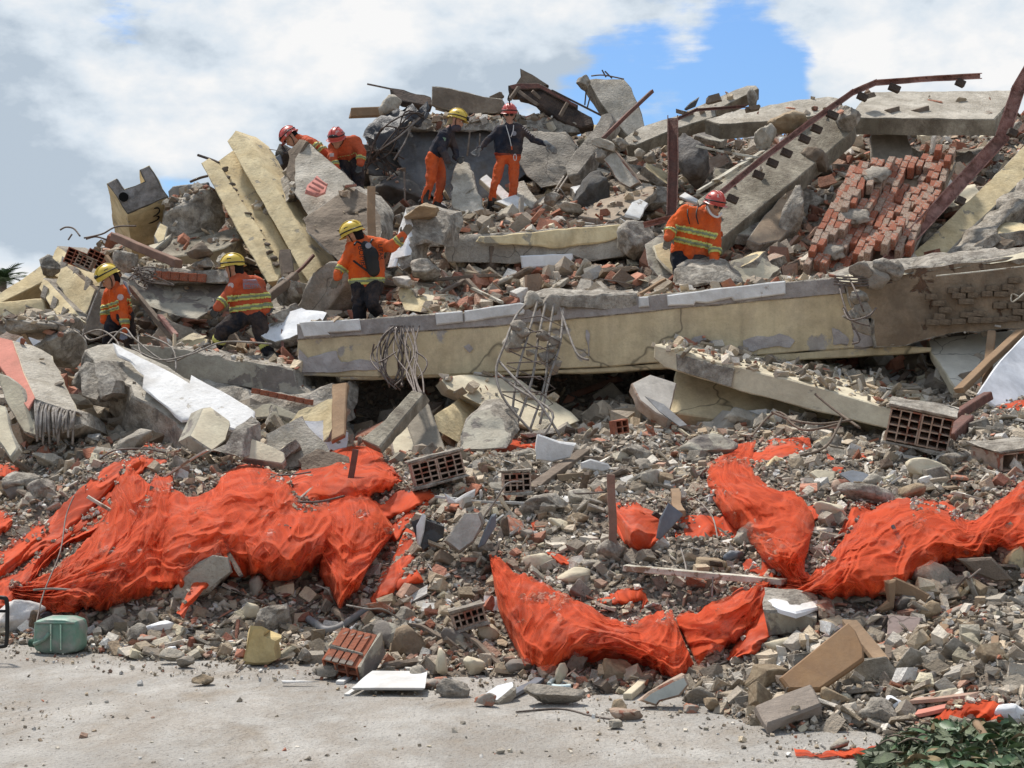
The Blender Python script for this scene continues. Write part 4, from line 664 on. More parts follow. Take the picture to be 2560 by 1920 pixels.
# hollow bricks
def hollow(parent, c, M3, w, h, l, nx, ny, m, t=.012, name='hollow_brick'):
    """clay block with nx x ny open cells running along its local Y"""
    bm = bmesh.new()
    def bx(x, y, z, a, b, c_): bmesh.ops.create_cube(bm, size=1, matrix=Matrix.Translation((x, y, z)) @ Matrix.Diagonal((a, b, c_, 1)))
    for i in range(nx + 1): bx(-w / 2 + w * i / nx, 0, 0, t, l, h + t)
    for j in range(ny + 1): bx(0, .002, -h / 2 + h * j / ny, w + t * .9, l - .004, t * .95)
    bx(0, l * .38, 0, w * .98, .01, h * .98)
    for v in bm.verts: v.co += Vector((noise.noise(v.co * 20), noise.noise(v.co * 20 + Vector((3, 0, 0))), noise.noise(v.co * 20 + Vector((0, 3, 0))))) * .006; v.co = M3 @ v.co + c
    bmesh.ops.recalc_face_normals(bm, faces=bm.faces); return bmlink(name, bm, m, parent)
def rotm(x, y, z): return Matrix.Rotation(R(z), 3, 'Z') @ Matrix.Rotation(R(y), 3, 'Y') @ Matrix.Rotation(R(x), 3, 'X')
def hollow_chunk(px, py, d, wpx, hpx, nx, ny, rot, label, m=BRICKD, l=.22, cols=1, crust=True, face=None):
    c = P(px, py, d); s = d / F; w = wpx * s; h = hpx * s; e = empty('hollow_brick_chunk', c - Vector((0, 0, h / 2)), label, 'hollow brick'); M3 = rotm(*rot)
    for k in range(cols): hollow(e, c + M3 @ Vector(((k - (cols - 1) / 2) * w / cols, 0, 0)), M3, w / cols * .93, h * .9, l, nx, ny, face or m)
    if crust:
        for s_ in (1, -1):
            q = [Vector((x * w * .54, y * l * .55, s_ * h * .5)) for x, y in ((-1, -1), (1, -1), (1, 1), (-1, 1))]
            prism('mortar_crust', [], M3 @ Vector((0, 0, s_ * .025)), (MORTAR if s_ < 0 else CREAM, BROKEN), jag=.008, parent=e, disp=.006, pts3=[M3 @ v + c for v in q], L=.08)
    return e
hollow_chunk(2300, 1064, 13.3, 155, 88, 3, 4, (14, 12, -14), 'two mortared hollow bricks tilted near the right edge under the slab', cols=2, l=.3)
hollow_chunk(1092, 1172, 13.4, 130, 58, 3, 4, (0, -14, 10), 'pale hollow brick pair with open cells just right of the orange net', cols=2, l=.22)
hollow_chunk(1290, 1205, 13, 70, 48, 4, 3, (0, -3, 5), 'hollow brick with dark cells under a cream plaster cap', l=.2)
hollow_chunk(2520, 1160, 12.9, 150, 90, 3, 2, (10, -5, 25), 'big broken hollow block with gravel on top at the right edge', m=CREAMG, face=BRICKD, l=.35)
hollow_chunk(1548, 1067, 14.6, 36, 34, 2, 2, (0, -8, 25), 'small red hollow brick standing in the middle of the pile', m=BRICK, crust=False, l=.12)
hollow_chunk(196, 648, 20.6, 60, 42, 3, 4, (0, 22, 5), 'dark hollow brick on top of the stepped wall', m=BRICK, crust=False)
hollow_chunk(240, 650, 20.5, 46, 44, 3, 4, (0, 25, 5), 'second dark hollow brick behind the leftmost rescuer', m=BRICK, crust=False)
hollow_chunk(213, 650 + 6, 20.1, 40, 26, 3, 3, (0, 25, 5), 'small dusty hollow brick above the yellow helmet at the left')
hollow_chunk(85, 795, 20, 50, 36, 3, 3, (0, 20, 10), 'hollow brick lying above the dark crust at the left', m=BRICKD)
hollow_chunk(1170, 1540, 10.7, 84, 38, 5, 2, (4, -16, 8), 'cream faced hollow brick in the gravel below the torn net', l=.14)
# white panels at the right under the masonry
wp = prism('ivory_wall_sheet', [(2318, 848, 16.9), (2440, 832, 16.9), (2600, 820, 16.9), (2560, 850, 16.6), (2470, 930, 16.2), (2405, 975, 15.9), (2386, 968, 15.9), (2345, 905, 16.3), (2325, 880, 16.6)], None, (mat('ivory', (.72, .68, .58), (.6, .56, .47), 2, dirt=.15, bump=.2, crack=1.2), CREAM), th=.1, jag=.01, label='ivory wall panel hanging below the brick wall at the right', cat='wall panel')
prism('white_sheet', [(2590, 800, 15.9), (2600, 1000, 15.2), (2488, 1015, 15), (2442, 982, 15.1), (2500, 900, 15.5), (2560, 838, 15.8)], None, (mat('cool_white', (.7, .71, .74), dirt=.08, bump=.05, rough=.5), WHITE), th=.04, jag=.003, label='clean white sheet leaning at the right edge', cat='board')
stick('timber', (2478, 832, 16.2), (2462, 1030, 15.3), .08, .06, WOODP, 'upright brown post in front of the ivory panel', 'timber')
stick('timber', (2550, 832, 16), (2398, 978, 15.4), .1, .06, WOODP, 'diagonal brown timber crossing the ivory panel', 'timber')
stick('rusty_angle', (2470, 990, 14.9), (2375, 1050, 14.5), .08, .08, RUST, 'rusty angle bar below the white sheet', 'steel bar')
stick('rusty_angle', (2420, 1050, 14.3), (2370, 1095, 13.9), .12, .1, RUST, 'short rusty tube right of the tilted hollow bricks', 'steel bar')
# rescuer-level misc planks
for i, (a, b, w_, h_, m_, lb) in enumerate((((1045, 702, 19.4), (1240, 688, 19.6), .08, .04, WOOD, 'long thin plank on the brown rubble behind the beam'), ((1170, 700, 19.3), (1205, 740, 19), .06, .04, WOOD, 'short plank across the long thin plank'), ((1180, 720, 19), (1255, 755, 18.7), .06, .03, WOODW, 'pale plank near the top of the beam'), ((1100, 735, 18.9), (1160, 700, 19.4), .06, .03, WOOD, 'grey lath left of the pale plank'),
    ((1600, 735, 18.2), (1662, 700, 18.6), .05, .03, WOODP, 'tan lath left of the slab chunk on the beam'), ((1740, 365, 22.2), (1900, 395, 21.5), .05, .03, WOODW, 'white lath in the rubble under the skyline'), ((1745, 480, 21.2), (1880, 395, 21.8), .07, .04, WOODW, 'pale long plank beside the inclined slab'), ((1790, 450, 21.3), (1905, 380, 21.8), .12, .03, WOODW, 'wide white plank beside the inclined slab'),
    ((265, 640, 19.8), (300, 690, 19.6), .05, .05, WOODP, 'thin brown pole behind the leftmost rescuer, upper part'), ((326, 720, 19.3), (432, 845, 18.6), .06, .06, WOOD, 'long brown pole leaning right of the leftmost rescuer'), ((400, 790, 18.8), (440, 840, 18.4), .06, .04, RUSTP, 'reddish lath behind the long brown pole'))):
    stick('plank', a, b, w_, h_, m_, lb, 'plank')
plate('tile_stack', [(1580, 505, 20.6), (1600, 497, 20.7), (1620, 508, 20.6), (1600, 545, 20.3), (1562, 535, 20.3)], WHITET, th=.04, jag=.012, label='cream broken tile lying in the middle rubble', cat='tile')
plate('tile_stack', [(1697, 490, 20.9), (1712, 480, 21), (1745, 498, 20.8), (1742, 506, 20.7)], WHITEC, th=.03, jag=.01, label='white tile right of the rusty post', cat='tile')
prism('brown_floor_piece', [(1445, 540, 21.2), (1500, 500, 21.7), (1570, 480, 21.9), (1640, 462, 22), (1640, 480, 21.8), (1560, 540, 21.1), (1530, 552, 20.9)], None, (mat('tan_floor', (.42, .33, .24), (.3, .24, .18), 2, dirt=.4, bump=.3), CONC), th=.1, label='tan floor piece sloping in the middle of the upper rubble', cat='slab', rub=1.5)
# ================================================================== orange debris netting
def netmat(name, al0, al1, col=(.66, .085, .024), col2=(.4, .042, .013)):
    m = bpy.data.materials.new(name); m.use_nodes = True; t = m.node_tree; L = t.links; t.nodes.clear()
    out = t.nodes.new('ShaderNodeOutputMaterial'); bs = t.nodes.new('ShaderNodeBsdfPrincipled'); tr = t.nodes.new('ShaderNodeBsdfTransparent'); tl = t.nodes.new('ShaderNodeBsdfTranslucent')
    tc = t.nodes.new('ShaderNodeTexCoord')
    def ns(s, a, b, det=6, ro=.6, off=(0, 0, 0)):
        mp = t.nodes.new('ShaderNodeMapping'); mp.inputs['Location'].default_value = off; L.new(tc.outputs['Object'], mp.inputs[0])
        n = t.nodes.new('ShaderNodeTexNoise'); n.inputs['Scale'].default_value = s; n.inputs['Detail'].default_value = det; n.inputs['Roughness'].default_value = ro; L.new(mp.outputs[0], n.inputs[0])
        r = t.nodes.new('ShaderNodeMapRange'); r.inputs[1].default_value = a; r.inputs[2].default_value = b; L.new(n.outputs[0], r.inputs[0]); return r.outputs[0], n.outputs[0]
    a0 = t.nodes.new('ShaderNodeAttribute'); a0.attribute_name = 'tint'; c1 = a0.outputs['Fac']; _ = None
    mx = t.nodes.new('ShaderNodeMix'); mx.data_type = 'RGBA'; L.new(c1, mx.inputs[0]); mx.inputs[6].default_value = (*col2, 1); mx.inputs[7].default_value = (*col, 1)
    dust, _ = ns(3.6, .5, .72, 10, .75, (4, 4, 1)); du = t.nodes.new('ShaderNodeMath'); du.operation = 'MULTIPLY'; du.inputs[1].default_value = .42; L.new(dust, du.inputs[0])
    m2 = t.nodes.new('ShaderNodeMix'); m2.data_type = 'RGBA'; L.new(du.outputs[0], m2.inputs[0]); L.new(mx.outputs[2], m2.inputs[6]); m2.inputs[7].default_value = (.5, .33, .27, 1)
    L.new(m2.outputs[2], bs.inputs['Base Color']); L.new(m2.outputs[2], tl.inputs[0]); bs.inputs['Roughness'].default_value = .75; bs.inputs['Specular IOR Level'].default_value = .15
    bs.inputs['Sheen Weight'].default_value = .25; bs.inputs['Sheen Tint'].default_value = (1, .35, .2, 1)
    _, h = ns(45, 0, 1, 4, .6); bp = t.nodes.new('ShaderNodeBump'); bp.inputs['Strength'].default_value = .25; bp.inputs['Distance'].default_value = .01; L.new(h, bp.inputs['Height']); L.new(bp.outputs[0], bs.inputs['Normal'])
    s1 = t.nodes.new('ShaderNodeMixShader'); s1.inputs[0].default_value = .22; L.new(bs.outputs[0], s1.inputs[1]); L.new(tl.outputs[0], s1.inputs[2])
    a, _ = ns(3.5, .3, .7, 7, .65, (7, 2, 2)); at = t.nodes.new('ShaderNodeAttribute'); at.attribute_name = 'tint'; sp = t.nodes.new('ShaderNodeSeparateColor'); L.new(at.outputs['Color'], sp.inputs[0]); ad = t.nodes.new('ShaderNodeMath'); ad.operation = 'MULTIPLY_ADD'; ad.inputs[1].default_value = .45; L.new(a, ad.inputs[0]); L.new(sp.outputs[0], ad.inputs[2]); am = t.nodes.new('ShaderNodeMapRange'); L.new(ad.outputs[0], am.inputs[0]); am.inputs[3].default_value = al0; am.inputs[4].default_value = al1
    s2 = t.nodes.new('ShaderNodeMixShader'); L.new(am.outputs[0], s2.inputs[0]); L.new(tr.outputs[0], s2.inputs[1]); L.new(s1.outputs[0], s2.inputs[2]); L.new(s2.outputs[0], out.inputs[0]); return m
NET = netmat('orange_net', .55, 1.04); NETD = netmat('orange_net_dense', .8, 1.04)
# smooth distance map of the pile for draping
_gx = np.arange(-120, 2700, 15.0); _gy = np.arange(900, 1940, 15.0); _GD = hitd(*np.meshgrid(_gx, _gy, indexing='ij'))
for _ in range(3):
    _p = np.pad(_GD, 1, 'edge'); _GD = (_p[:-2, 1:-1] + _p[2:, 1:-1] + _p[1:-1, :-2] + _p[1:-1, 2:] + 2 * _p[1:-1, 1:-1]) / 6
def gd(px, py):
    a = np.clip((px + 120) / 15, 0, len(_gx) - 1.001); b = np.clip((py - 900) / 15, 0, len(_gy) - 1.001); i = a.astype(int); j = b.astype(int); f = a - i; g = b - j
    return (_GD[i, j] * (1 - f) + _GD[i + 1, j] * f) * (1 - g) + (_GD[i, j + 1] * (1 - f) + _GD[i + 1, j + 1] * f) * g
NETV = []
NETMASK = np.zeros((2800 // 8, 2000 // 8), bool)
def cr(pts, n):
    p = np.array(pts, float); m = len(p); t = np.linspace(0, m - 1 - 1e-6, n); i = t.astype(int); f = (t - i)[:, None]
    a = p[np.maximum(i - 1, 0)]; b = p[i]; c = p[np.minimum(i + 1, m - 1)]; d = p[np.minimum(i + 2, m - 1)]
    return .5 * (2 * b + (c - a) * f + (2 * a - 5 * b + 4 * c - d) * f * f + (3 * b - a - 3 * c + d) * f ** 3)
def net(name, secs, bulge=.2, amp=.06, freq=9, along=False, m=None, parent=None, seed=0, label=None, lift=.04, fray=1.0, warp=1.0, dback=0.0):
    A = [s[0] for s in secs]; B = [s[1] for s in secs]
    la = sum(math.dist(A[i], A[i + 1]) + math.dist(B[i], B[i + 1]) for i in range(len(A) - 1)) / 2; lb = max(math.dist(a, b) for a, b in zip(A, B))
    n = int(np.clip(la / 2.6, 12, 330)); k = int(np.clip(lb / 2.6, 10, 150))
    a = cr(A, n); b = cr(B, n); s = np.linspace(0, 1, n)[:, None] + np.zeros((1, k)); t = np.linspace(0, 1, k)[None, :] + np.zeros((n, 1))
    wid = np.linalg.norm(a - b, axis=1)[:, None] / 200.0
    px = a[:, 0:1] * (1 - t) + b[:, 0:1] * t; py = a[:, 1:2] * (1 - t) + b[:, 1:2] * t
    S_ = s * la / 200; T_ = t * lb / 200
    e0 = (vn(S_ * 7, S_ * 0 + seed, 1) - .5) * 16 * fray + (vn(S_ * 22, S_ * 0 + seed, 2) - .5) * 7 * fray; e1 = (vn(S_ * 7, S_ * 0 + seed + 5, 3) - .5) * 18 * fray + (vn(S_ * 22, S_ * 0, 4) - .5) * 8 * fray
    py = py + e0 * (1 - t) ** 3 + e1 * t ** 3
    wx = (fb(S_ * 1.6 + seed, T_ * 1.6, 11, 3) - .45) * 1.5 * warp; wy = (fb(S_ * 1.6, T_ * 1.6 + seed, 17, 3) - .45) * 1.5 * warp
    if along: u = T_ * freq * .6 * (1 / np.maximum(wid * 200 / lb, .4)) + wx * 1.7; v = S_ * .9 + wy
    else: u = S_ * freq * .6 + wx * 1.7 + T_ * (1.2 if seed % 2 else -.9); v = T_ * .7 + wy
    def rdg(u, v, sd): return 1 - np.abs(2 * vn(u, v, sd) - 1)
    fold = (rdg(u, v * .45, seed + 1) ** 1.6 - .45) * 1.35 + (rdg(u * 2.3, v * .6, seed + 2) ** 2 - .35) * .65 + (rdg(u * 5.1 + 3, v * .9, seed + 3) ** 2 - .35) * .26 + (rdg(u * 9.7 + 3, v * 1.3, seed + 6) - .5) * .07 + (rdg(S_ * 4 + T_ * 3, T_ * 4 - S_ * 2, seed + 8) ** 4) * .5 + (fb(S_ * 3, T_ * 3, seed + 4, 3) - .45) * .9
    env = np.sin(np.pi * np.clip(t, 0, 1)) ** .55; endv = np.clip(np.sin(np.pi * np.clip(s, 0, 1)), 0, 1) ** .35
    base = gd(px, py); d = base - lift - bulge * env * endv * np.minimum(1, wid * 1.6) - fold * amp * 1.5 * (.35 + .65 * env) + dback
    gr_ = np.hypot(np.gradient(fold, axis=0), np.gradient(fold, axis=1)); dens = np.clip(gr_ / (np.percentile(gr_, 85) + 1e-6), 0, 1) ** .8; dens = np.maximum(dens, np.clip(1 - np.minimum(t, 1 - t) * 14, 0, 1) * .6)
    V = npP(px, py, d).reshape(-1, 3); I = np.arange(n * k).reshape(n, k); q = np.stack([I[:-1, :-1], I[1:, :-1], I[1:, 1:], I[:-1, 1:]], -1).reshape(-1, 4)
    me = npmesh(name, V, q, np.repeat(dens.reshape(-1, 1), 3, 1)); NETV.append((V.reshape(n, k, 3)[1:-1, 1:-1].reshape(-1, 3), (px[1:-1, 1:-1]).ravel(), (py[1:-1, 1:-1]).ravel(), t[1:-1, 1:-1].ravel())); me.polygons.foreach_set('use_smooth', [True] * len(me.polygons)); o = link(name, me, m or NET, parent)
    mi = np.clip((px + 120) / 8, 0, NETMASK.shape[0] - 1).astype(int); mj = np.clip(py / 8, 0, NETMASK.shape[1] - 1).astype(int); NETMASK[mi, mj] = True
    return tag(o, label, 'netting' if not parent else None)
SHEER = netmat('sheer_orange_net', .1, .62, (.72, .105, .032), (.6, .08, .024))
_net0 = net
def net(name, secs, bulge=.2, amp=.06, freq=9, along=False, m=None, parent=None, seed=0, **k):
    o = _net0(name, secs, bulge, amp, freq, along, m, parent, seed, **k)
    if parent and bulge >= .4:   # a second loose layer of the same thin net over the first
        k['lift'] = k.get('lift', .04) + .05; n0 = len(NETV); _net0('loose_layer', secs, bulge + .14, amp * 1.3, freq * .45, not along, SHEER, parent, seed + 100, **k); del NETV[n0:]
    return o
nl = empty('debris_net', HP(450, 1540), 'large torn orange debris net bulging over the left half of the rubble slope', 'netting')
K = dict(parent=nl)
net('net_fold', [((-60, 1385), (-60, 1450)), ((0, 1368), (0, 1440)), ((60, 1330), (64, 1400)), ((130, 1288), (140, 1350)), ((200, 1222), (225, 1280)), ((290, 1152), (300, 1214)), ((350, 1118), (352, 1178)), ((390, 1110), (388, 1172)), ((424, 1135), (414, 1158))], .3, .05, 5, True, seed=1, **K)
net('net_fold', [((-60, 1465), (-60, 1570)), ((0, 1448), (10, 1535)), ((60, 1418), (70, 1475)), ((120, 1362), (128, 1400)), ((200, 1300), (215, 1345)), ((270, 1235), (290, 1285)), ((310, 1200), (330, 1240))], .24, .06, 5, True, seed=2, **K)
net('net_fold', [((60, 1455), (55, 1490)), ((120, 1430), (105, 1485)), ((190, 1375), (180, 1460)), ((250, 1310), (262, 1440)), ((285, 1220), (332, 1390)), ((292, 1178), (372, 1300)), ((325, 1163), (382, 1225))], .5, .08, 5.5, True, seed=23, **K)
net('net_fold', [((20, 1462), (25, 1492)), ((110, 1448), (105, 1522)), ((205, 1400), (175, 1528)), ((285, 1330), (250, 1520)), ((345, 1262), (320, 1500)), ((385, 1195), (385, 1480)), ((432, 1190), (432, 1466))], .55, .08, 9, False, seed=3, m=NET, **K)
net('net_fold', [((420, 1222), (395, 1468)), ((475, 1240), (450, 1462)), ((530, 1222), (510, 1452)), ((580, 1195), (565, 1440)), ((620, 1200), (600, 1415))], .75, .09, 8, False, seed=24, m=NET, **K)
net('net_fold', [((260, 1400), (200, 1400)), ((225, 1450), (170, 1440)), ((205, 1500), (150, 1490)), ((192, 1530), (142, 1532))], .25, .05, 4, False, seed=21, lift=.25, **K)
net('net_fold', [((520, 1250), (530, 1370)), ((560, 1190), (560, 1430)), ((610, 1165), (610, 1440)), ((660, 1170), (660, 1420)), ((700, 1195), (695, 1390)), ((722, 1200), (720, 1330))], .75, .08, 7, False, seed=4, lift=.1, **K)
net('net_tail', [((520, 1350), (565, 1352)), ((500, 1415), (540, 1425)), ((475, 1475), (508, 1482)), ((440, 1530), (455, 1540))], .15, .04, 4, True, seed=5, lift=.3, m=NETD, **K)
net('net_fold', [((712, 1250), (716, 1262)), ((728, 1195), (740, 1262)), ((780, 1150), (790, 1262)), ((850, 1112), (860, 1262)), ((905, 1100), (925, 1240)), ((945, 1125), (970, 1225)), ((975, 1165), (1000, 1205)), ((1000, 1190), (1012, 1198))], .55, .07, 4, True, seed=6, **K)
net('net_fold', [((598, 1300), (606, 1380)), ((640, 1262), (630, 1430)), ((700, 1240), (690, 1448)), ((760, 1240), (760, 1430)), ((820, 1260), (810, 1400)), ((860, 1290), (850, 1350))], .85, .11, 5, False, seed=7, lift=.12, m=NET, **K)
net('net_fold', [((780, 1290), (795, 1360)), ((830, 1250), (800, 1430)), ((880, 1228), (830, 1480)), ((920, 1240), (850, 1515)), ((960, 1290), (890, 1480)), ((985, 1330), (920, 1420))], .7, .1, 7, False, seed=8, lift=.1, m=NETD, **K)
net('net_fold', [((690, 1185), (600, 1300)), ((725, 1200), (650, 1330)), ((740, 1230), (700, 1340)), ((800, 1255), (780, 1330)), ((860, 1270), (850, 1320))], .7, .08, 6, False, seed=22, lift=.2, **K)
for i, sc in enumerate(([((1085, 1205), (1105, 1235)), ((1020, 1215), (1040, 1262)), ((950, 1255), (975, 1300)), ((920, 1290), (930, 1330))], [((1060, 1245), (1075, 1262)), ((1000, 1290), (1020, 1310)), ((960, 1330), (985, 1350))], [((1012, 1318), (1052, 1340)), ((985, 1385), (1030, 1405)), ((950, 1450), (985, 1475)), ((925, 1505), (945, 1525))], [((1040, 1425), (1060, 1445)), ((1010, 1435), (1020, 1458)), ((980, 1440), (990, 1470))])):
    net('net_strand', sc, .2, .05, 4, True, seed=30 + i, **K)
nb = empty('debris_net', HP(1600, 1690), 'orange debris net sagging like a hammock across the lower centre right', 'netting'); K = dict(parent=nb)
net('net_fold', [((1222, 1385), (1228, 1420)), ((1245, 1392), (1250, 1530)), ((1285, 1430), (1290, 1620)), ((1330, 1445), (1330, 1668)), ((1400, 1480), (1400, 1660)), ((1470, 1520), (1470, 1648)), ((1540, 1548), (1560, 1650)), ((1600, 1545), (1640, 1675)), ((1660, 1530), (1700, 1690)), ((1680, 1530), (1735, 1665))], .55, .075, 7, False, seed=9, m=NET, **K)
net('net_fold', [((1685, 1545), (1745, 1655)), ((1740, 1528), (1800, 1625)), ((1800, 1500), (1840, 1600)), ((1860, 1470), (1880, 1560)), ((1900, 1440), (1912, 1520)), ((1935, 1430), (1925, 1480))], .45, .1, 3.5, True, seed=10, m=NETD, **K)
net('net_fold', [((1890, 1440), (1930, 1500)), ((1880, 1500), (1935, 1540)), ((1860, 1560), (1930, 1590)), ((1830, 1620), (1900, 1620)), ((1815, 1650), (1840, 1655))], .35, .07, 4, True, seed=11, m=NETD, **K)
nv = empty('debris_net', HP(2020, 1490), 'orange debris net forming a V and a long swag in the lower right', 'netting'); K = dict(parent=nv)
net('net_fold', [((1800, 1115), (1890, 1105)), ((1772, 1165), (1880, 1160)), ((1770, 1215), (1905, 1205)), ((1800, 1270), (1985, 1235)), ((1850, 1330), (2035, 1290)), ((1895, 1385), (2025, 1360)), ((1950, 1440), (2012, 1420)), ((2005, 1480), (2025, 1440))], .55, .08, 4.5, True, seed=12, m=NETD, **K)
net('net_fold', [((1955, 1445), (1950, 1490)), ((2020, 1440), (2000, 1490)), ((2075, 1395), (2060, 1495)), ((2130, 1310), (2150, 1495)), ((2200, 1255), (2230, 1485)), ((2290, 1242), (2290, 1440)), ((2370, 1265), (2370, 1405)), ((2430, 1300), (2445, 1390)), ((2500, 1250), (2490, 1375)), ((2560, 1205), (2560, 1370)), ((2640, 1190), (2640, 1360))], .6, .08, 4.5, True, seed=13, m=NETD, **K)
net('net_fold', [((1868, 1150), (1880, 1190)), ((1920, 1110), (1930, 1160)), ((1975, 1092), (1990, 1140)), ((2022, 1088), (2030, 1120))], .3, .06, 5, True, seed=14, m=NET, **K)
net('net_fold', [((1905, 1400), (1900, 1470)), ((1960, 1420), (1960, 1500)), ((2040, 1440), (2050, 1500)), ((2110, 1450), (2120, 1480))], .2, .06, 5, True, seed=15, lift=.02, **K)
for i, (sc, b, lb) in enumerate((([((1520, 1248), (1530, 1310)), ((1560, 1248), (1575, 1370)), ((1600, 1262), (1620, 1375)), ((1650, 1280), (1665, 1350))], .4, 'orange net bundle behind the upright wooden post in the centre'),
    ([((1680, 1285), (1690, 1350)), ((1760, 1290), (1770, 1345)), ((1830, 1285), (1840, 1340)), ((1890, 1270), (1900, 1330))], .05, 'dark orange net strip in a hollow left of the V shaped net'),
    ([((1232, 1100), (1242, 1138)), ((1262, 1070), (1278, 1148)), ((1300, 1088), (1315, 1128)), ((1340, 1085), (1335, 1130)), ((1368, 1078), (1360, 1110))], .35, 'small orange net scrap standing above the white plate'),
    ([((1632, 1030), (1640, 1070)), ((1660, 1028), (1690, 1090)), ((1700, 1050), (1712, 1085))], .25, 'orange net scrap beside the pointed metal sheet'),
    ([((2478, 1035), (2486, 1045)), ((2510, 1010), (2515, 1035)), ((2560, 995), (2560, 1030)), ((2620, 990), (2620, 1030))], .2, 'orange net strip under the clean white sheet at the right edge'),
    ([((2330, 1800), (2350, 1815)), ((2380, 1750), (2400, 1800)), ((2450, 1748), (2460, 1805)), ((2510, 1770), (2512, 1815))], .25, 'orange net scrap above the pile of green leaves'),
    ([((1985, 1876), (1990, 1892)), ((2060, 1882), (2070, 1898)), ((2130, 1872), (2140, 1888)), ((2190, 1860), (2192, 1872))], .04, 'thin orange net ribbon on the ground left of the leaves'),
    ([((-50, 1165), (-50, 1205)), ((10, 1160), (10, 1200)), ((50, 1168), (40, 1190))], .15, 'orange net end at the left edge above the grey stones'),
    ([((-50, 1260), (-50, 1340)), ((0, 1268), (5, 1335)), ((32, 1290), (30, 1320))], .2, 'orange net end at the left edge beside the long strand'),
    ([((1292, 1262), (1300, 1280)), ((1320, 1270), (1322, 1300)), ((1345, 1300), (1338, 1330))], .1, 'small orange net shred between grey chunks in the centre'),
    ([((1365, 1372), (1370, 1392)), ((1400, 1378), (1405, 1410)), ((1438, 1408), (1432, 1420))], .1, 'faded orange net shred above the white cream block'),
    ([((1492, 1500), (1498, 1515)), ((1540, 1480), (1550, 1515)), ((1600, 1470), (1605, 1500)), ((1622, 1510), (1600, 1525))], .15, 'crumpled orange net piece inside the hammock of netting'),
    ([((1856, 1405), (1862, 1430)), ((1880, 1405), (1895, 1440)), ((1915, 1440), (1918, 1455))], .12, 'orange net shred above the right end of the white lath'),
    ([((2010, 1270), (2012, 1310)), ((2040, 1262), (2045, 1305)), ((2070, 1275), (2062, 1290))], .2, 'orange net knot right of the V shaped net'),
    ([((2065, 1130), (2070, 1150)), ((2085, 1150), (2078, 1175)), ((2110, 1165), (2100, 1182))], .08, 'short orange net shred among gravel at the upper right'),
    ([((2150, 1130), (2168, 1132)), ((2148, 1160), (2165, 1162))], .05, 'narrow orange net shred left of the grey blue plate'), ([((2178, 1120), (2195, 1118)), ((2176, 1150), (2195, 1165))], .05, 'second narrow orange net shred below the tilted hollow bricks'),
    ([((2205, 1245), (2120, 1330)), ((2160, 1240), (2090, 1350)), ((2140, 1250), (2080, 1370))], .1, 'sheer orange net corner left of the long swag'))):
    net('net_scrap', sc, b, .05, 6, i % 2 == 0, seed=50 + i, label=lb, m=NETD if i in (0, 1, 4) else NET, fray=.8)
# ================================================================== people
def capsule(bm, a, b, ra, rb_, sq=None, seg=12):
    """tapered limb section; sq = (axis, factor) flattens it"""
    D = b - a; L = D.length
    if L < 1e-4: D = Vector((0, 0, 1)); L = 1e-4
    D = D / L; S_ = D.cross(Vector((0, 1, 0))) if abs(D.y) < .9 else D.cross(Vector((1, 0, 0))); S_.normalize(); U = D.cross(S_)
    prof = [(-ra * math.cos(t), ra * math.sin(t)) for t in np.linspace(0.15, math.pi / 2, 4)] + [(L + rb_ * math.sin(t), rb_ * math.cos(t)) for t in np.linspace(0, math.pi / 2 - .15, 4)]
    rows = []
    for (x, r) in prof:
        row = []
        for k in range(seg):
            th = 2 * math.pi * k / seg; o = S_ * math.cos(th) * r + U * math.sin(th) * r
            if sq: o -= sq[0] * o.dot(sq[0]) * (1 - sq[1])
            row.append(bm.verts.new(a + D * x + o))
        rows.append(row)
    for i in range(len(rows) - 1):
        for k in range(seg): bm.faces.new((rows[i][k], rows[i][(k + 1) % seg], rows[i + 1][(k + 1) % seg], rows[i + 1][k]))
    bm.faces.new(rows[0][::-1]); bm.faces.new(rows[-1])
def blob(name, caps, mt, parent, vox=.013, sm=3, wr=0, wsc=9):
    bm = bmesh.new()
    for c in caps: capsule(bm, *c)
    bmesh.ops.recalc_face_normals(bm, faces=bm.faces)
    me = bpy.data.meshes.new('t'); bm.to_mesh(me); bm.free(); o = bpy.data.objects.new('t', me); COL.objects.link(o)
    r = o.modifiers.new('r', 'REMESH'); r.mode = 'VOXEL'; r.voxel_size = vox; s = o.modifiers.new('s', 'SMOOTH'); s.factor = .6; s.iterations = sm
    dg = bpy.context.evaluated_depsgraph_get(); m2 = bpy.data.meshes.new_from_object(o.evaluated_get(dg)); bpy.data.objects.remove(o); bpy.data.meshes.remove(me); m2.name = name
    if wr:
        for v in m2.vertices:
            q = v.co * wsc; q2 = Vector((q.x, q.y, q.z * .55 + noise.noise(q * .4) * 1.2)); n = 1 - abs(noise.noise(q2 * 1.0)) * 2; v.co += v.normal * (wr * (n - .45) + wr * .5 * noise.noise(q * 2.3))
    m2.polygons.foreach_set('use_smooth', [True] * len(m2.polygons)); m2.update(); return link(name, m2, mt, parent)
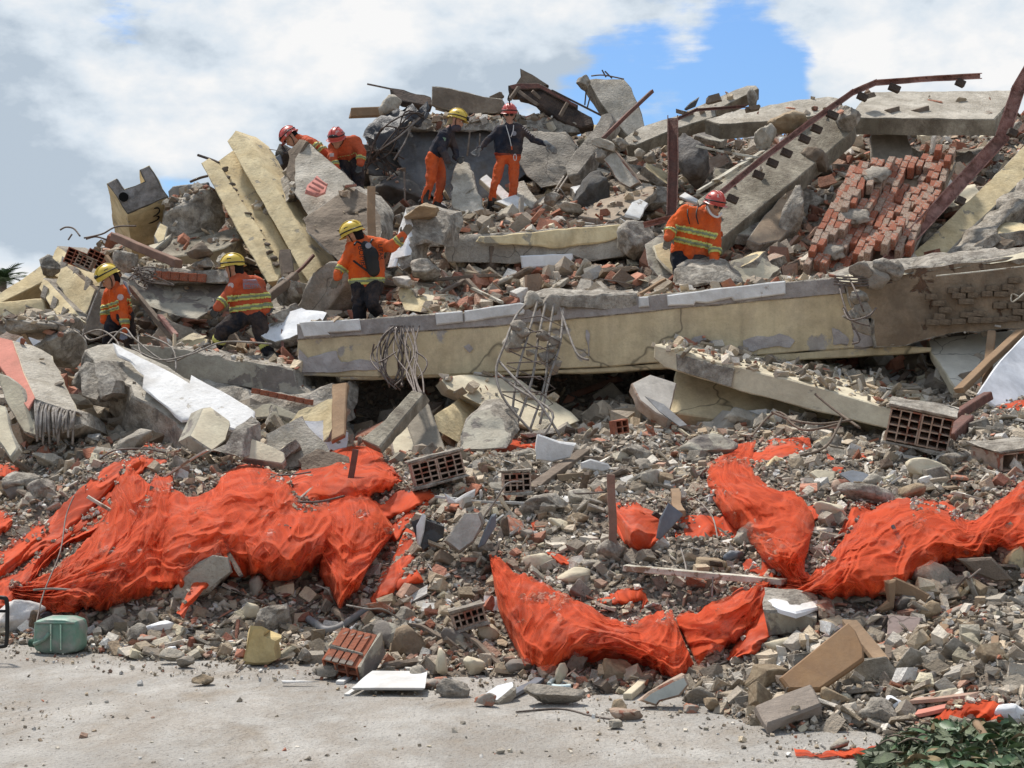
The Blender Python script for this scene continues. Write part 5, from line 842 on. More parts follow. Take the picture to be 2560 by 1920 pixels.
def band(name, src, parent, a, b, t0, t1, maxd, mt, off=.006):
    """strip of tape sewn on a garment: copy of the garment faces between two planes"""
    me = src.data; lo = worldloc(src); D = (b - a); L = D.length; D.normalize(); bm = bmesh.new(); bm.from_mesh(me); bm.transform(Matrix.Translation(lo))
    dl = []
    for f in bm.faces:
        c = f.calc_center_median(); t = (c - a).dot(D) / L; dd = ((c - a) - D * (c - a).dot(D)).length
        if not (t0 <= t <= t1 and dd < maxd): dl.append(f)
    bmesh.ops.delete(bm, geom=dl, context='FACES')
    if not bm.faces: bm.free(); return
    for v in bm.verts: v.co += v.normal * off
    ex = bmesh.ops.extrude_face_region(bm, geom=bm.faces[:])
    for v in [g for g in ex['geom'] if isinstance(g, bmesh.types.BMVert)]: v.co -= v.normal * .004
    m = bpy.data.meshes.new(name); bm.to_mesh(m); bm.free()
    if len(m.vertices): return link(name, m, mt, parent)
def cloth(name, c, c2=None, bsc=18, bump=.8): return mat(name, c, c2, 5, dirt=.4, dirtc=(.2, .13, .09), bump=bump, bsc=bsc, rough=.9)
ORJ = cloth('orange_jacket', (.72, .12, .02), (.6, .09, .017)); ORD = cloth('rust_orange_jacket', (.56, .1, .035), (.46, .075, .028)); ORP = cloth('orange_trousers', (.68, .12, .03), (.56, .09, .025))
NAVY = cloth('navy_cloth', (.022, .027, .042), (.014, .017, .028)); NAVT = cloth('navy_trousers', (.017, .019, .026), (.011, .012, .017)); BOOT = mat('black_boot', (.02, .019, .018), dirt=.5, dirtc=(.2, .17, .14), bump=.3, rough=.6)
GLOVE = mat('work_glove', (.2, .17, .13), (.13, .11, .085), 6, dirt=.3, bump=.4); GLOVEK = mat('dark_glove', (.035, .035, .037), dirt=.35, dirtc=(.2, .19, .17), bump=.3); GLOVEG = mat('grey_glove', (.3, .31, .31), (.12, .12, .12), 12, dirt=.3, bump=.3)
SKIN = mat('skin', (.5, .27, .175), (.42, .21, .13), 4, dirt=.1, bump=.1, rough=.6); SKINL = mat('skin_light', (.5, .28, .2), (.42, .22, .15), 4, dirt=.05, bump=.1, rough=.6)
HAIR = mat('dark_hair', (.012, .01, .01), dirt=0, bump=.6, bsc=60); HAIRB = mat('blond_hair', (.4, .3, .16), dirt=0, bump=.6, bsc=60)
HY = mat('yellow_helmet', (.75, .53, .06), (.66, .46, .05), 3, dirt=.25, bump=.03, rough=.35, spec=.5); HR = mat('red_helmet', (.56, .07, .045), (.46, .05, .035), 3, under=(.7, .5, .45), pth=.6, psc=9, dirt=.15, bump=.03, rough=.35, spec=.5)
STRAP = mat('black_strap', (.012, .012, .013), dirt=.1, bump=.1, rough=.5); TAPEY = mat('tape_yellow', (.72, .7, .2), dirt=.2, bump=.05); TAPES = mat('tape_silver', (.26, .3, .18), dirt=.2, bump=.05, rough=.4)
MASKW = mat('white_mask', (.75, .72, .7), dirt=.1, bump=.15); PATCH = mat('sleeve_patch', (.6, .55, .52), (.45, .3, .3), 20, dirt=.1, bump=.1); EYEW = mat('eye_white', (.7, .68, .65), dirt=0, bump=0, rough=.3); LENS = mat('dark_lens', (.008, .008, .009), dirt=0, bump=0, rough=.15, spec=.6)
GREYT = mat('grey_violet_print', (.3, .25, .28), (.24, .17, .2), 12, dirt=.2, bump=.1); BADGE = mat('grey_badge', (.32, .32, .36), dirt=.1, bump=.1)
def glove(parent, wr, tip, side, mt, curl=.5, s=1.0, pname='glove'):
    D = (tip - wr); L = D.length; D.normalize(); W = side - D * side.dot(D); W.normalize(); Nn = D.cross(W); c = []
    pl = L * .5
    for k in range(4):
        o = (k - 1.5) * .021 * s; c.append((wr + W * o * .6 + D * .01, wr + D * pl + W * o, .018 * s, .015 * s)); ln = L * (.42, .52, .48, .36)[k]
        p0 = wr + D * pl + W * o * 1.12; p1 = p0 + (D * (1 - curl * .3) + Nn * curl * .5).normalized() * ln * .55; p2 = p1 + (D * (1 - curl) + Nn * curl).normalized() * ln * .5
        c.append((p0, p1, .0125 * s, .0115 * s)); c.append((p1, p2, .0115 * s, .0095 * s))
    t0 = wr + D * L * .12 + W * .03 * s; t1 = t0 + (D * .6 + W * .8).normalized() * .04 * s; c.append((t0, t1, .0155 * s, .0135 * s)); c.append((t1, t1 + (D * .9 + W * .3 + Nn * .3).normalized() * .032 * s, .013 * s, .01 * s))
    c.append((wr - D * .05, wr + D * .01, .037 * s, .034 * s)); return blob(pname, c, mt, parent, vox=.006, sm=2)
def head(parent, pos, fwd, up, skin, helmet, hair=None, mask=False, goggles=True, lamp=False, scale=1.0, glasses=False, camera_=False, buff=False):
    f = (fwd - up * fwd.dot(up)).normalized(); up = up.normalized(); sd_ = f.cross(up); s = scale
    # helmet shell with brim
    bm = bmesh.new(); seg = 28; rows = []; C = pos + up * .035 * s
    for k, (el, ex) in enumerate([(math.radians(a), 0) for a in (90, 78, 64, 50, 36, 22, 8, -6)] + [(math.radians(-10), .022), (math.radians(-11), .024), (math.radians(-8), -.012)]):
        row = []
        for j in range(seg):
            th = 2 * math.pi * j / seg; r = math.cos(el); x = r * math.cos(th); y = r * math.sin(th); z = math.sin(el)
            br = 1 + (ex * (1.6 if math.cos(th) > .3 else .8)) / .13; ridge = 1 + .035 * max(0, math.cos(th * 2) ** 8) * (el > 0)
            z2 = z * .128 - (.012 if math.cos(th) < -.5 and el < .1 else 0)
            row.append(bm.verts.new(C + (f * x * .142 * br * ridge + sd_ * y * .118 * br + up * z2) * s))
        rows.append(row)
    for i in range(len(rows) - 1):
        for j in range(seg): bm.faces.new((rows[i][j], rows[i][(j + 1) % seg], rows[i + 1][(j + 1) % seg], rows[i + 1][j]))
    bmesh.ops.recalc_face_normals(bm, faces=bm.faces); h = bmlink('helmet', bm, helmet, parent, sharp=.7)
    def ring(name, el, r, mt, w=1.02, tilt=0, a0=0, a1=2 * math.pi):
        pts = []
        for k in range(17):
            th = a0 + (a1 - a0) * k / 16; e_ = math.radians(el); pts.append(C + (f * math.cos(th) * .142 * math.cos(e_) * w + sd_ * math.sin(th) * .118 * math.cos(e_) * w + up * (math.sin(e_) * .128 + tilt * math.cos(th))) * s)
        return tubes(name, [pts], r, mt, parent=h, k=2, sides=6)
    ring('helmet_strap', 12 if goggles else 6, .008, STRAP, 1.02, .01)
    tubes('helmet_ridge', [[C + (f * .142 * math.cos(a) + up * .128 * math.sin(a)) * 1.01 * s + sd_ * q for a in np.linspace(.35, math.pi - .35, 9)] for q in (-.03, .03)], .006, helmet, parent=h, k=2)
    for q in (-1, 1):
        tubes('vent', [[C + (f * (.03 - .05 * k) + sd_ * q * .1 + up * (.06 - abs(k) * .004)) * s for k in (0, 1)]], .008, STRAP, parent=h, k=2)
    if lamp:
        bm = bmesh.new(); z = (f * .3 + up * .2); bmesh.ops.create_cone(bm, segments=14, radius1=.03, radius2=.034, depth=.045, cap_ends=True, matrix=Matrix.Translation(C + f * .15 * s + up * .03) @ f.to_track_quat('Z', 'Y').to_matrix().to_4x4()); bmlink('head_lamp', bm, STRAP, h)
        bm = bmesh.new(); bmesh.ops.create_cone(bm, segments=14, radius1=.027, radius2=.027, depth=.006, cap_ends=True, matrix=Matrix.Translation(C + f * .176 * s + up * .03) @ f.to_track_quat('Z', 'Y').to_matrix().to_4x4()); bmlink('lamp_lens', bm, MASKW, h)
    if camera_:
        tubes('camera_mount', [[C + up * .1 + f * .07, C + up * .15 + f * .1, C + up * .17 + f * .16 + sd_ * .02, C + up * .24 + f * .17]], .011, STRAP, parent=h)
    for q in (-1, 1): tubes('chin_strap', [[C + (sd_ * q * .112 + f * .02 - up * .005) * s, pos + (sd_ * q * .08 + f * .02 - up * .06) * s, pos + (f * .05 - up * .125) * s]], .006, STRAP, parent=parent, k=4)
    if goggles:
        bm = bmesh.new(); bmesh.ops.create_uvsphere(bm, u_segments=14, v_segments=8, radius=1)
        yb = .085 if not glasses else -.005
        for v in bm.verts: v.co = C + (f * (.125 if not glasses else .085) + up * (yb - .035)) * s + f * v.co.x * .018 + sd_ * v.co.y * .07 + up * v.co.z * .02
        bmlink('goggles', bm, LENS, parent)
    if glasses:
        for q in (-1, 1):
            bm = bmesh.new(); bmesh.ops.create_uvsphere(bm, u_segments=10, v_segments=6, radius=1)
            for v in bm.verts: v.co = pos + (f * .092 + sd_ * q * .035 - up * .012) * s + f * v.co.x * .01 + sd_ * v.co.y * .03 + up * v.co.z * .02
            bmlink('sunglass_lens', bm, LENS, parent)
    else:
        for q in (-1, 1):
            bm = bmesh.new(); bmesh.ops.create_uvsphere(bm, u_segments=8, v_segments=6, radius=.011, matrix=Matrix.Translation(pos + (f * .084 + sd_ * q * .031 - up * .008) * s)); bmlink('eye', bm, EYEW, parent)
            bm = bmesh.new(); bmesh.ops.create_uvsphere(bm, u_segments=8, v_segments=6, radius=.0055, matrix=Matrix.Translation(pos + (f * .0925 + sd_ * q * .031 - up * .008) * s)); bmlink('iris', bm, HAIR, parent)
    if mask: blob('face_mask', [(pos + (f * .075 - up * .05) * s, pos + (f * .07 - up * .085) * s, .045 * s, .036 * s), (pos + (f * .1 - up * .055) * s, pos + (f * .1 - up * .07) * s, .02 * s, .02 * s)], MASKW, parent, vox=.008)
    if hair:
        hc = [(pos + (-f * .045 + up * .02) * s, pos + (-f * .055 - up * .06) * s, .082 * s, .06 * s)] + [(pos + (-f * .07 - up * .05) * s, pos + (-f * .1 - up * .15) * s, .05 * s, .03 * s)] * (hair is not True)
        blob('hair', hc, HAIR if hair in (True, 'dark') else HAIRB, parent, vox=.01)
    if buff: blob('neck_buff', [(pos + (f * .045 - up * .1) * s, pos + (-f * .03 - up * .13) * s, .06 * s, .062 * s)], cloth('navy_buff', (.03, .04, .08)), parent, vox=.01)
    return [(pos + up * .02 * s, pos + (f * .01 - up * .01) * s, .09 * s, .085 * s), (pos + (f * .035 - up * .05) * s, pos + (f * .055 - up * .09) * s, .062 * s, .038 * s), (pos + (f * .09 - up * .02) * s, pos + (f * .108 - up * .045) * s, .011 * s, .016 * s),
            (pos + (f * .09 - up * .074) * s + sd_ * .016, pos + (f * .09 - up * .074) * s - sd_ * .016, .01 * s, .01 * s)] + [(pos + (sd_ * q * .085 + up * 0) * s, pos + (sd_ * q * .088 - up * .03) * s, .016 * s, .012 * s) for q in (-1, 1)]
def person(d0, J, label, hf, hu, jacket, trousers, helmet, facing=(0, -1, 0), skin=SKIN, gl=GLOVE, bands=True, thick=1.0, head_kw={}, hem=.0, loose=1.0, hidden_feet=False, curl=.5, thumbs=(1, 1), bandt=(.38, .52, .6, .74)):
    g = {k: P(v[0], v[1], d0 + (v[2] if len(v) > 2 else 0)) for k, v in J.items()}; T = thick; fc = Vector(facing).normalized()
    e = empty('person', Vector((g['hipL'].x, g['hipL'].y, min(g['anL'].z, g['anR'].z) - .06)), label, 'person')
    sqf = (fc, .78)
    body = head(e, g['head'], Vector(hf), Vector(hu), skin, helmet, **head_kw)
    body += [(g['head'] - Vector(hu).normalized() * .08, g['neck'], .052, .058), (g['neck'], (g['shL'] + g['shR']) / 2 - Vector((0, 0, .04)), .055, .05)]
    def limb(a, b, ra, rb2, kk=1.0): return (g[a], g[b], ra * T * kk, rb2 * T * kk)
    for q in 'LR':
        body += [limb('sh' + q, 'el' + q, .036, .03), limb('el' + q, 'wr' + q, .03, .026), limb('hip' + q, 'kn' + q, .06, .045), limb('kn' + q, 'an' + q, .045, .036), (g['sh' + q].lerp(g['hip' + q], .12), g['hip' + q], .06 * T, .08 * T, sqf)]
    blob('body', body, skin, e, vox=.012)
    ch = (g['shL'] + g['shR']) / 2; pv = (g['hipL'] + g['hipR']) / 2; up = (ch - pv).normalized()
    jk = [(g['neck'] - up * .0, ch - up * .05, .068, .1 * T, sqf), (ch - up * .1, pv + up * (.1 + max(hem, 0)), .135 * T, .14 * T, sqf)]
    if hem < 0: jk.append((pv + up * .12, pv + up * (.06 + hem), .14 * T, .15 * T, sqf))
    for q in 'LR':
        sh_ = g['sh' + q]; hp = g['hip' + q] + up * (.07 + hem)
        jk += [(sh_ - up * .03, hp, .1 * T, .125 * T, sqf), limb('sh' + q, 'el' + q, .074 * loose, .064 * loose), limb('el' + q, 'wr' + q, .064 * loose, .05 * loose), (ch, sh_, .085 * T, .075 * T)]
    jk_o = blob('jacket' if jacket is not NAVY else 'shirt', jk, jacket, e, vox=.012, sm=3, wr=.021 * loose, wsc=7.5)
    tr = [(g['hipL'] + up * .02, g['hipR'] + up * .02, .115 * T, .115 * T, sqf)]
    for q in 'LR': tr += [limb('hip' + q, 'kn' + q, .112 * loose, .082 * loose), limb('kn' + q, 'an' + q, .08 * loose, .062 * loose)]
    blob('trousers', tr, trousers, e, vox=.013, sm=3, wr=.02, wsc=7.5)
    for q in 'LR':
        kn, an, to = g['kn' + q], g['an' + q], g['to' + q]; dn = (kn - an).normalized()
        blob('boot', [(an + dn * .2, an, .06, .056), (an - dn * .01, to, .054, .042), (an - dn * .035 - (to - an).normalized() * .04, to - dn * .02, .045, .035)], BOOT, e, vox=.011)
        if 'ha' + q in g: glove(e, g['wr' + q], g['ha' + q], Vector((thumbs[0 if q == 'L' else 1], 0, .3)), gl, curl=curl)
    if bands:
        A, B = ch, pv
        for t0, t1 in ((bandt[0], bandt[1]), (bandt[2], bandt[3])):
            band('reflective_band', jk_o, e, A, B, t0, t1, .27 * T, TAPEY); w_ = (t1 - t0) * .3; band('reflective_stripe', jk_o, e, A, B, t0 + w_, t1 - w_, .27 * T, TAPES, .012)
        for q in 'LR':
            a, b = g['el' + q], g['wr' + q]; band('reflective_band', jk_o, e, a, b, .45, .72, .1, TAPEY); band('reflective_stripe', jk_o, e, a, b, .53, .64, .1, TAPES, .012)
    return e, g, jk_o
X = Vector
# woman in navy shirt and red helmet, facing the street
e7, g7, j7 = person(23.0, dict(head=(1273.5, 285, .0), neck=(1273.5, 313), shL=(1250, 322), shR=(1299, 320), elL=(1219, 352, -.05), elR=(1333, 349, -.05), wrL=(1195, 376, -.1), wrR=(1370, 362, -.1), haL=(1180, 390, -.12), haR=(1392, 382, -.12), hipL=(1254, 396), hipR=(1284, 396), knL=(1237, 462, -.1), knR=(1285, 458, -.05), anL=(1224, 532), anR=(1276, 532), toL=(1216, 548, -.18), toR=(1276, 550, -.18)),
    'woman in navy shirt, orange trousers and red helmet walking with both arms out', (0, -1, -.25), (0, -.2, 1), NAVY, ORP, HR, skin=SKINL, gl=GLOVEG, bands=False, thick=.86, loose=.82, head_kw=dict(glasses=True, goggles=False, camera_=True, scale=.95), thumbs=(1, -1), hem=.02)
o = band('belt', j7, e7, (g7['shL'] + g7['shR']) / 2, (g7['hipL'] + g7['hipR']) / 2, .86, .97, .24, cloth('belt_red', (.3, .04, .02)), .008)
tubes('lanyard', [[g7['neck'] + X((-.05, -.12, -.02)), g7['neck'] + X((-.0, -.17, -.2)), g7['neck'] + X((.03, -.17, -.34))], [g7['neck'] + X((.06, -.12, -.02)), g7['neck'] + X((.05, -.17, -.12)), g7['neck'] + X((.02, -.175, -.2))]], .006, MASKW, parent=e7)
stick('whistle', g7['neck'] + X((.03, -.175, -.33)), g7['neck'] + X((.035, -.175, -.38)), .02, .02, ORJ, parent=e7, world=True, jag=0)
tubes('carabiner', [[g7['hipR'] + X((.02 + .02 * math.cos(t), -.16, -.01 + .045 * math.sin(t))) for t in np.linspace(0, 2 * math.pi, 9)]], .006, MASKW, parent=e7)
def disc(name, c, n, r, mt, par, t=.012, seg=16):
    bm = bmesh.new(); bmesh.ops.create_cone(bm, segments=seg, radius1=r, radius2=r, depth=t, cap_ends=True, matrix=Matrix.Translation(c) @ Vector(n).to_track_quat('Z', 'Y').to_matrix().to_4x4()); return bmlink(name, bm, mt, par)
disc('chest_badge', g7['shR'] + X((-.08, -.135, -.1)), (0, -1, .1), .035, BADGE, e7)
for k in range(7):
    c = g7['shR'].lerp(g7['elR'], .25 + k * .13) if k < 6 else g7['elR'].lerp(g7['wrR'], .2); stick('sleeve_lettering', c + X((-.008, -.06, .03)), c + X((.012, -.06, .05)), .02, .006, MASKW, parent=e7, world=True, jag=0, n=1)
# second rescuer in navy, side view
e6, g6, j6 = person(22.7, dict(head=(1142, 300), neck=(1124, 322), shL=(1106, 338, -.12), shR=(1124, 334, .12), elL=(1105, 373, -.2), elR=(1135, 368, .1), wrL=(1120, 404, -.22), wrR=(1143, 397, 0), haL=(1130, 425, -.22), haR=(1160, 408, -.05), hipL=(1081, 395, -.09), hipR=(1090, 394, .09), knL=(1077, 450, -.12), knR=(1104, 448, .1), anL=(1060, 503, -.1), anR=(1092, 513, .1), toL=(1075, 512, -.15), toR=(1112, 522, .05)),
    'rescuer in navy shirt, orange trousers and yellow helmet seen from the side', (1, -.25, -.45), (.35, 0, 1), NAVY, ORP, HY, facing=(1, 0, -.3), skin=SKINL, gl=GLOVEK, bands=False, thick=.98, loose=.88, head_kw=dict(hair='blond', goggles=False, lamp=True, buff=True), thumbs=(1, 1), hem=.03)
stick('flag_patch', g6['shL'] + X((-.01, -.085, -.06)), g6['shL'] + X((.05, -.085, -.075)), .01, .045, cloth('flag_green', (.2, .4, .28)), parent=e6, world=True, jag=0, n=1)
# bent pair behind the block
e4, g4, j4 = person(23.0, dict(head=(726, 343), neck=(748, 346), shL=(768, 356, -.12), shR=(760, 352, .18), elL=(795, 392, -.15), elR=(770, 385, .2), wrL=(812, 425, -.1), wrR=(768, 412, .2), hipL=(822, 404, -.08), hipR=(824, 398, .12), knL=(815, 470), knR=(825, 470, .1), anL=(820, 530), anR=(830, 530), toL=(805, 536), toR=(815, 536)),
    'rescuer in orange jacket and red helmet bent double at the left of the pair', (-1, -.3, -.9), (-.8, 0, .75), ORD, NAVT, HR, facing=(-.4, -.3, -1), head_kw=dict(hair=True, goggles=True), bandt=(.38, .5, .58, .7))
disc('sleeve_patch', g4['shL'].lerp(g4['elL'], .4) + X((0, -.09, 0)), (0, -1, 0), .035, PATCH, e4)
e5, g5, j5 = person(22.7, dict(head=(842, 347, -.12), neck=(856, 354), shL=(836, 366, 0), shR=(886, 352, .0), elL=(830, 396, -.1), elR=(903, 380, -.05), wrL=(842, 424, -.2), wrR=(901, 408, -.1), haL=(850, 440, -.25), haR=(895, 436, -.12), hipL=(858, 402, .15), hipR=(890, 396, .15), knL=(858, 450), knR=(895, 450), anL=(862, 500), anR=(892, 500), toL=(855, 508, -.15), toR=(888, 508, -.15)),
    'rescuer in orange jacket and red helmet leaning forward at the right of the pair', (-.25, -1, -.6), (-.15, -.55, 1), ORD, NAVT, HR, facing=(-.2, -.6, -.8), gl=GLOVEK, head_kw=dict(goggles=True), bandt=(.5, .52, .86, .99), thick=1.05)
disc('helmet_emblem', g5['head'] + X((-.1, -.06, .08)), (-.8, -.6, .4), .028, MASKW, e5)
stick('sleeve_patch', g5['shL'].lerp(g5['elL'], .8) + X((-.03, -.09, 0)), g5['shL'].lerp(g5['elL'], .8) + X((.03, -.09, 0)), .01, .05, PATCH, parent=e5, world=True, jag=0, n=1)
# crouching man on the right
e8, g8, j8 = person(19.0, dict(head=(1786, 512, -.12), neck=(1763, 527), shL=(1716, 530, -.02), shR=(1783, 548, -.02), elL=(1684, 562, -.05), elR=(1790, 600, -.1), wrL=(1671, 592, -.15), wrR=(1786, 650, -.2), haL=(1664, 628, -.17), haR=(1782, 682, -.25), hipL=(1702, 640, .1), hipR=(1748, 650, .05), knL=(1710, 712, -.1), knR=(1752, 715, -.1), anL=(1715, 775, .1), anR=(1750, 775, .1), toL=(1712, 785, -.1), toR=(1746, 785, -.1)),
    'man in orange jacket and scuffed red helmet looking down behind the slab chunk', (.45, -1, -.75), (.25, -.3, 1), ORJ, NAVT, HR, facing=(.1, -1, -.2), gl=GLOVE, head_kw=dict(hair=True, goggles=False, glasses=True), bandt=(.3, .44, .56, .7), thick=1.08, hem=-.02, loose=1.08)
tubes('loose_mask', [[g8['head'] + X((-.09, -.05, -.02)), g8['head'] + X((-.05, -.1, -.12)), g8['head'] + X((.02, -.13, -.16)), g8['head'] + X((.07, -.11, -.11))]], .014, MASKW, parent=e8)
for k in range(2): tubes('radio_cord', [[g8['shL'] + X((.02 + k * .12, -.02, .08)), g8['shL'] + X((.0 + k * .1, -.13, -.04)), g8['shL'] + X((.02 + k * .1, -.16, -.16))]], .008, STRAP, parent=e8)
# backpack man
e3, g3, j3 = person(18.75, dict(head=(883, 586, -.02), neck=(901, 598), shL=(884, 612, 0), shR=(938, 608, 0), elL=(862, 650, -.05), elR=(978, 618, -.1), wrL=(844, 690, -.1), wrR=(1008, 590, -.15), haL=(831, 722, -.1), haR=(1026, 562, -.15), hipL=(900, 712), hipR=(934, 708), knL=(899, 766, .02), knR=(930, 758, -.1), anL=(899, 826, .1), anR=(946, 788, .12), toL=(890, 834, 0), toR=(962, 794, 0)),
    'rescuer with black backpack, orange jacket and yellow helmet reaching to the white edged boulder', (-.85, .35, -.55), (-.5, 0, 1), ORJ, NAVT, HY, facing=(0, 1, 0), head_kw=dict(hair=True, goggles=False), bandt=(.0, .0, .86, 1.02), hem=-.01, thumbs=(1, -1), thick=1.02, curl=.35)
b0 = g3['neck'] + X((.02, -.17, -.1)); b1 = P(936, 694, 18.53); bp = blob('backpack', [(P(914, 614, 18.59), P(930, 640, 18.55), .055, .085, (X((0, 1, 0)), .6)), (P(926, 632, 18.55), P(934, 676, 18.55), .085, .075, (X((0, 1, 0)), .6)), (P(924, 630, 18.57), P(928, 670, 18.57), .08, .06, (X((0, 1, 0)), .6))], STRAP, e3, vox=.012, wr=.006)
tubes('backpack_strap', [[P(912, 616, 18.57), P(894, 604, 18.6), P(886, 612, 18.45)], [P(924, 610, 18.57), P(930, 600, 18.6), P(932, 598, 18.75)], [P(922, 680, 18.55), P(900, 664, 18.55), P(884, 652, 18.6)]], .013, STRAP, parent=e3)
disc('backpack_emblem', P(921, 614, 18.51), (0, -1, .3), .035, BADGE, e3)
def text(name, s, size, c, rot, mt, par):
    cu = bpy.data.curves.new('t', 'FONT'); cu.body = s; cu.size = size; cu.extrude = .003; cu.align_x = 'CENTER'; o = bpy.data.objects.new('t', cu); COL.objects.link(o)
    dg = bpy.context.evaluated_depsgraph_get(); me = bpy.data.meshes.new_from_object(o.evaluated_get(dg)); bpy.data.objects.remove(o); me.transform(Matrix.Translation(c) @ rot.to_4x4()); me.name = name; return link(name, me, mt, par)
text('jacket_lettering', 'BOMB', .085, P(899, 640, 18.53), Matrix.Rotation(R(80), 3, 'Y') @ rotm(90, 0, 0), STRAP, e3); text('jacket_lettering', 'LITAR', .07, P(947, 630, 18.53), Matrix.Rotation(R(85), 3, 'Y') @ rotm(90, 0, 0), STRAP, e3)
# striding woman
e2, g2, j2 = person(18.85, dict(head=(583, 668), neck=(596, 686), shL=(590, 706, -.05), shR=(640, 706, .05), elL=(572, 738, -.12), elR=(663, 750, .0), wrL=(545, 768, -.18), wrR=(668, 777, -.05), haL=(529, 792, -.2), haR=(678, 785, -.1), hipL=(606, 792), hipR=(644, 794), knL=(556, 826, -.1), knR=(656, 838, 0), anL=(544, 864, 0), anR=(672, 882, -.05), toL=(530, 871, -.05), toR=(700, 894, -.1)),
    'long haired rescuer in rust orange jacket striding left in a white mask', (-1, .15, -.35), (-.15, 0, 1), ORD, NAVT, HY, facing=(-.3, 1, 0), gl=GLOVEK, head_kw=dict(hair='dark', goggles=False, mask=True), bandt=(.36, .52, .66, .82), hem=0, thumbs=(-1, 1), thick=1.05)
prism('back_print', [(606, 698, 18.67), (640, 696, 18.67), (652, 718, 18.65), (608, 722, 18.65)], None, GREYT, th=.03, jag=0, parent=e2, disp=.004, L=.05)
text('back_lettering', 'BOMBEIRO', .042, P(628, 708, 18.63), rotm(90, 4, 0), ORD, e2); text('back_lettering', 'MILITAR', .05, P(631, 720, 18.63), rotm(90, 4, 0), ORD, e2)
disc('sleeve_patch', g2['shL'].lerp(g2['elL'], .3) + X((-.02, -.085, 0)), (-.2, -1, 0), .035, PATCH, e2)
for q in 'LR': band('ankle_reflector', bpy.data.objects[[o.name for o in e2.children if o.name.startswith('trousers')][0]], e2, g2['kn' + q], g2['an' + q], .5, .72, .12, TAPEY)
# leftmost rescuer
e1, g1, j1 = person(19.1, dict(head=(272, 694, -.1), neck=(288, 706, -.05), shL=(274, 734, .16), shR=(303, 728, -.14), elL=(266, 768, .1), elR=(311, 775, -.2), wrL=(262, 800, .05), wrR=(312, 826, -.22), haR=(309, 852, -.24), hipL=(291, 790, .1), hipR=(312, 790, -.05), knL=(275, 832, 0), knR=(322, 828, .0), anL=(268, 872, .1), anR=(324, 870, .1), toL=(250, 880, 0), toR=(306, 880, -.05)),
    'leftmost rescuer in orange jacket and yellow helmet stooping over the rubble', (-.8, -.5, -.9), (-.55, -.2, .85), ORJ, NAVT, HY, facing=(-.9, -.3, -.2), gl=mat('blue_grey_glove', (.24, .25, .3), dirt=.3, bump=.3), head_kw=dict(hair=True, goggles=True), bandt=(.4, .54, .62, .76), hem=-.04, thick=.95)
disc('sleeve_patch', g1['shR'].lerp(g1['elR'], .35) + X((0, -.09, 0)), (0, -1, 0), .037, PATCH, e1)
prism('back_print', [(306, 700, 19.0), (314, 706, 19.0), (326, 736, 19.0), (318, 742, 19.0)], None, BADGE, th=.03, jag=0, parent=e1, disp=.003)
# ================================================================== things on the front slope (hand placed)
def hp(px, py, off=0): return (px, py, float(gd(np.array([float(px)]), np.array([float(py)]))[0]) - off)
def lie(name, pts, mt, label, cat, th=.05, jag=.012, off=.12, tilt=0, **k):
    """flat or thick piece resting on the slope; its distance comes from its lowest point"""
    lo = max(q[1] for q in pts); lx = [q[0] for q in pts if q[1] == lo][0]; d = hp(lx, lo, off)[2]
    return prism(name, [(x, y, d + (lo - y) * tilt) for x, y in pts], None, mt, th=th, jag=jag, label=label, cat=cat, **k)
def lump(px, py, sx, sy, mt, seed, label, cat='concrete chunk', sz=.25, **k): return rock('rubble_lump', px, py, hp(px, py + sy * .4, .02)[2], sx, sy, sz, mt, seed, label=label, cat=cat, **k)
# brown cabinet board and timber at the lower right
cbd = lie('cabinet_board', [(2120, 1553), (2140, 1575), (2160, 1618), (2162, 1645), (2052, 1722), (1972, 1722), (1948, 1692)], WOODB, 'large brown cabinet board leaning on the gravel at the lower right', 'board', th=.03, jag=.002, off=.3, tilt=.0022, disp=0)
stick('board_edge', hp(2124, 1556, .25), hp(2205, 1655, .2), .09, .03, WOODP, parent=cbd, jag=.002); stick('board_edge', hp(1950, 1694, .36), hp(1978, 1724, .34), .05, .03, WOOD, parent=cbd, jag=.002)
lie('laminate_board', [(2050, 1588), (2110, 1550), (2215, 1535), (2213, 1588), (2130, 1590), (2060, 1592)], LAMI, 'cracked mauve laminate board, left half, behind the brown board', 'board', th=.04, tilt=.003)
lie('laminate_board', [(2217, 1535), (2308, 1540), (2296, 1587), (2213, 1588)], LAMI, 'cracked mauve laminate board, right half with torn corner', 'board', th=.04, tilt=.003)
lie('grey_plank', [(1885, 1758), (1955, 1730), (2025, 1710), (2056, 1760), (1985, 1785), (1915, 1812), (1898, 1790)], mat('pale_plank', (.42, .35, .29), (.26, .21, .17), 2, dirt=.25, wood=True, bump=.5), 'wide weathered grey plank lying left of the lower right corner', 'plank', th=.05, jag=.02, tilt=.0035, off=.25)
lie('plywood_scrap', [(2195, 1485), (2240, 1440), (2325, 1485), (2312, 1512), (2250, 1490)], WOODP, 'torn tan plywood piece below the long orange swag', 'plywood')
lie('plywood_scrap', [(2215, 1455), (2240, 1450), (2236, 1520), (2205, 1530), (2190, 1522), (2220, 1505)], WOODP, 'narrow plywood strip standing in front of the torn plywood', 'plywood')
lie('dark_wooden_board', [(2400, 1400), (2480, 1395), (2535, 1452), (2490, 1455), (2440, 1435)], WOOD, 'dark wooden panel under the grey boulder at the right edge', 'board', th=.05, off=.2)
WD = hp(1980, 1588, .1)[2] - 10.6
wbk = empty('white_topped_block', Vector(P(1980, 1580, 10.6 + WD)), 'grey brick block with a bright white top at the foot of the orange net', 'masonry block')
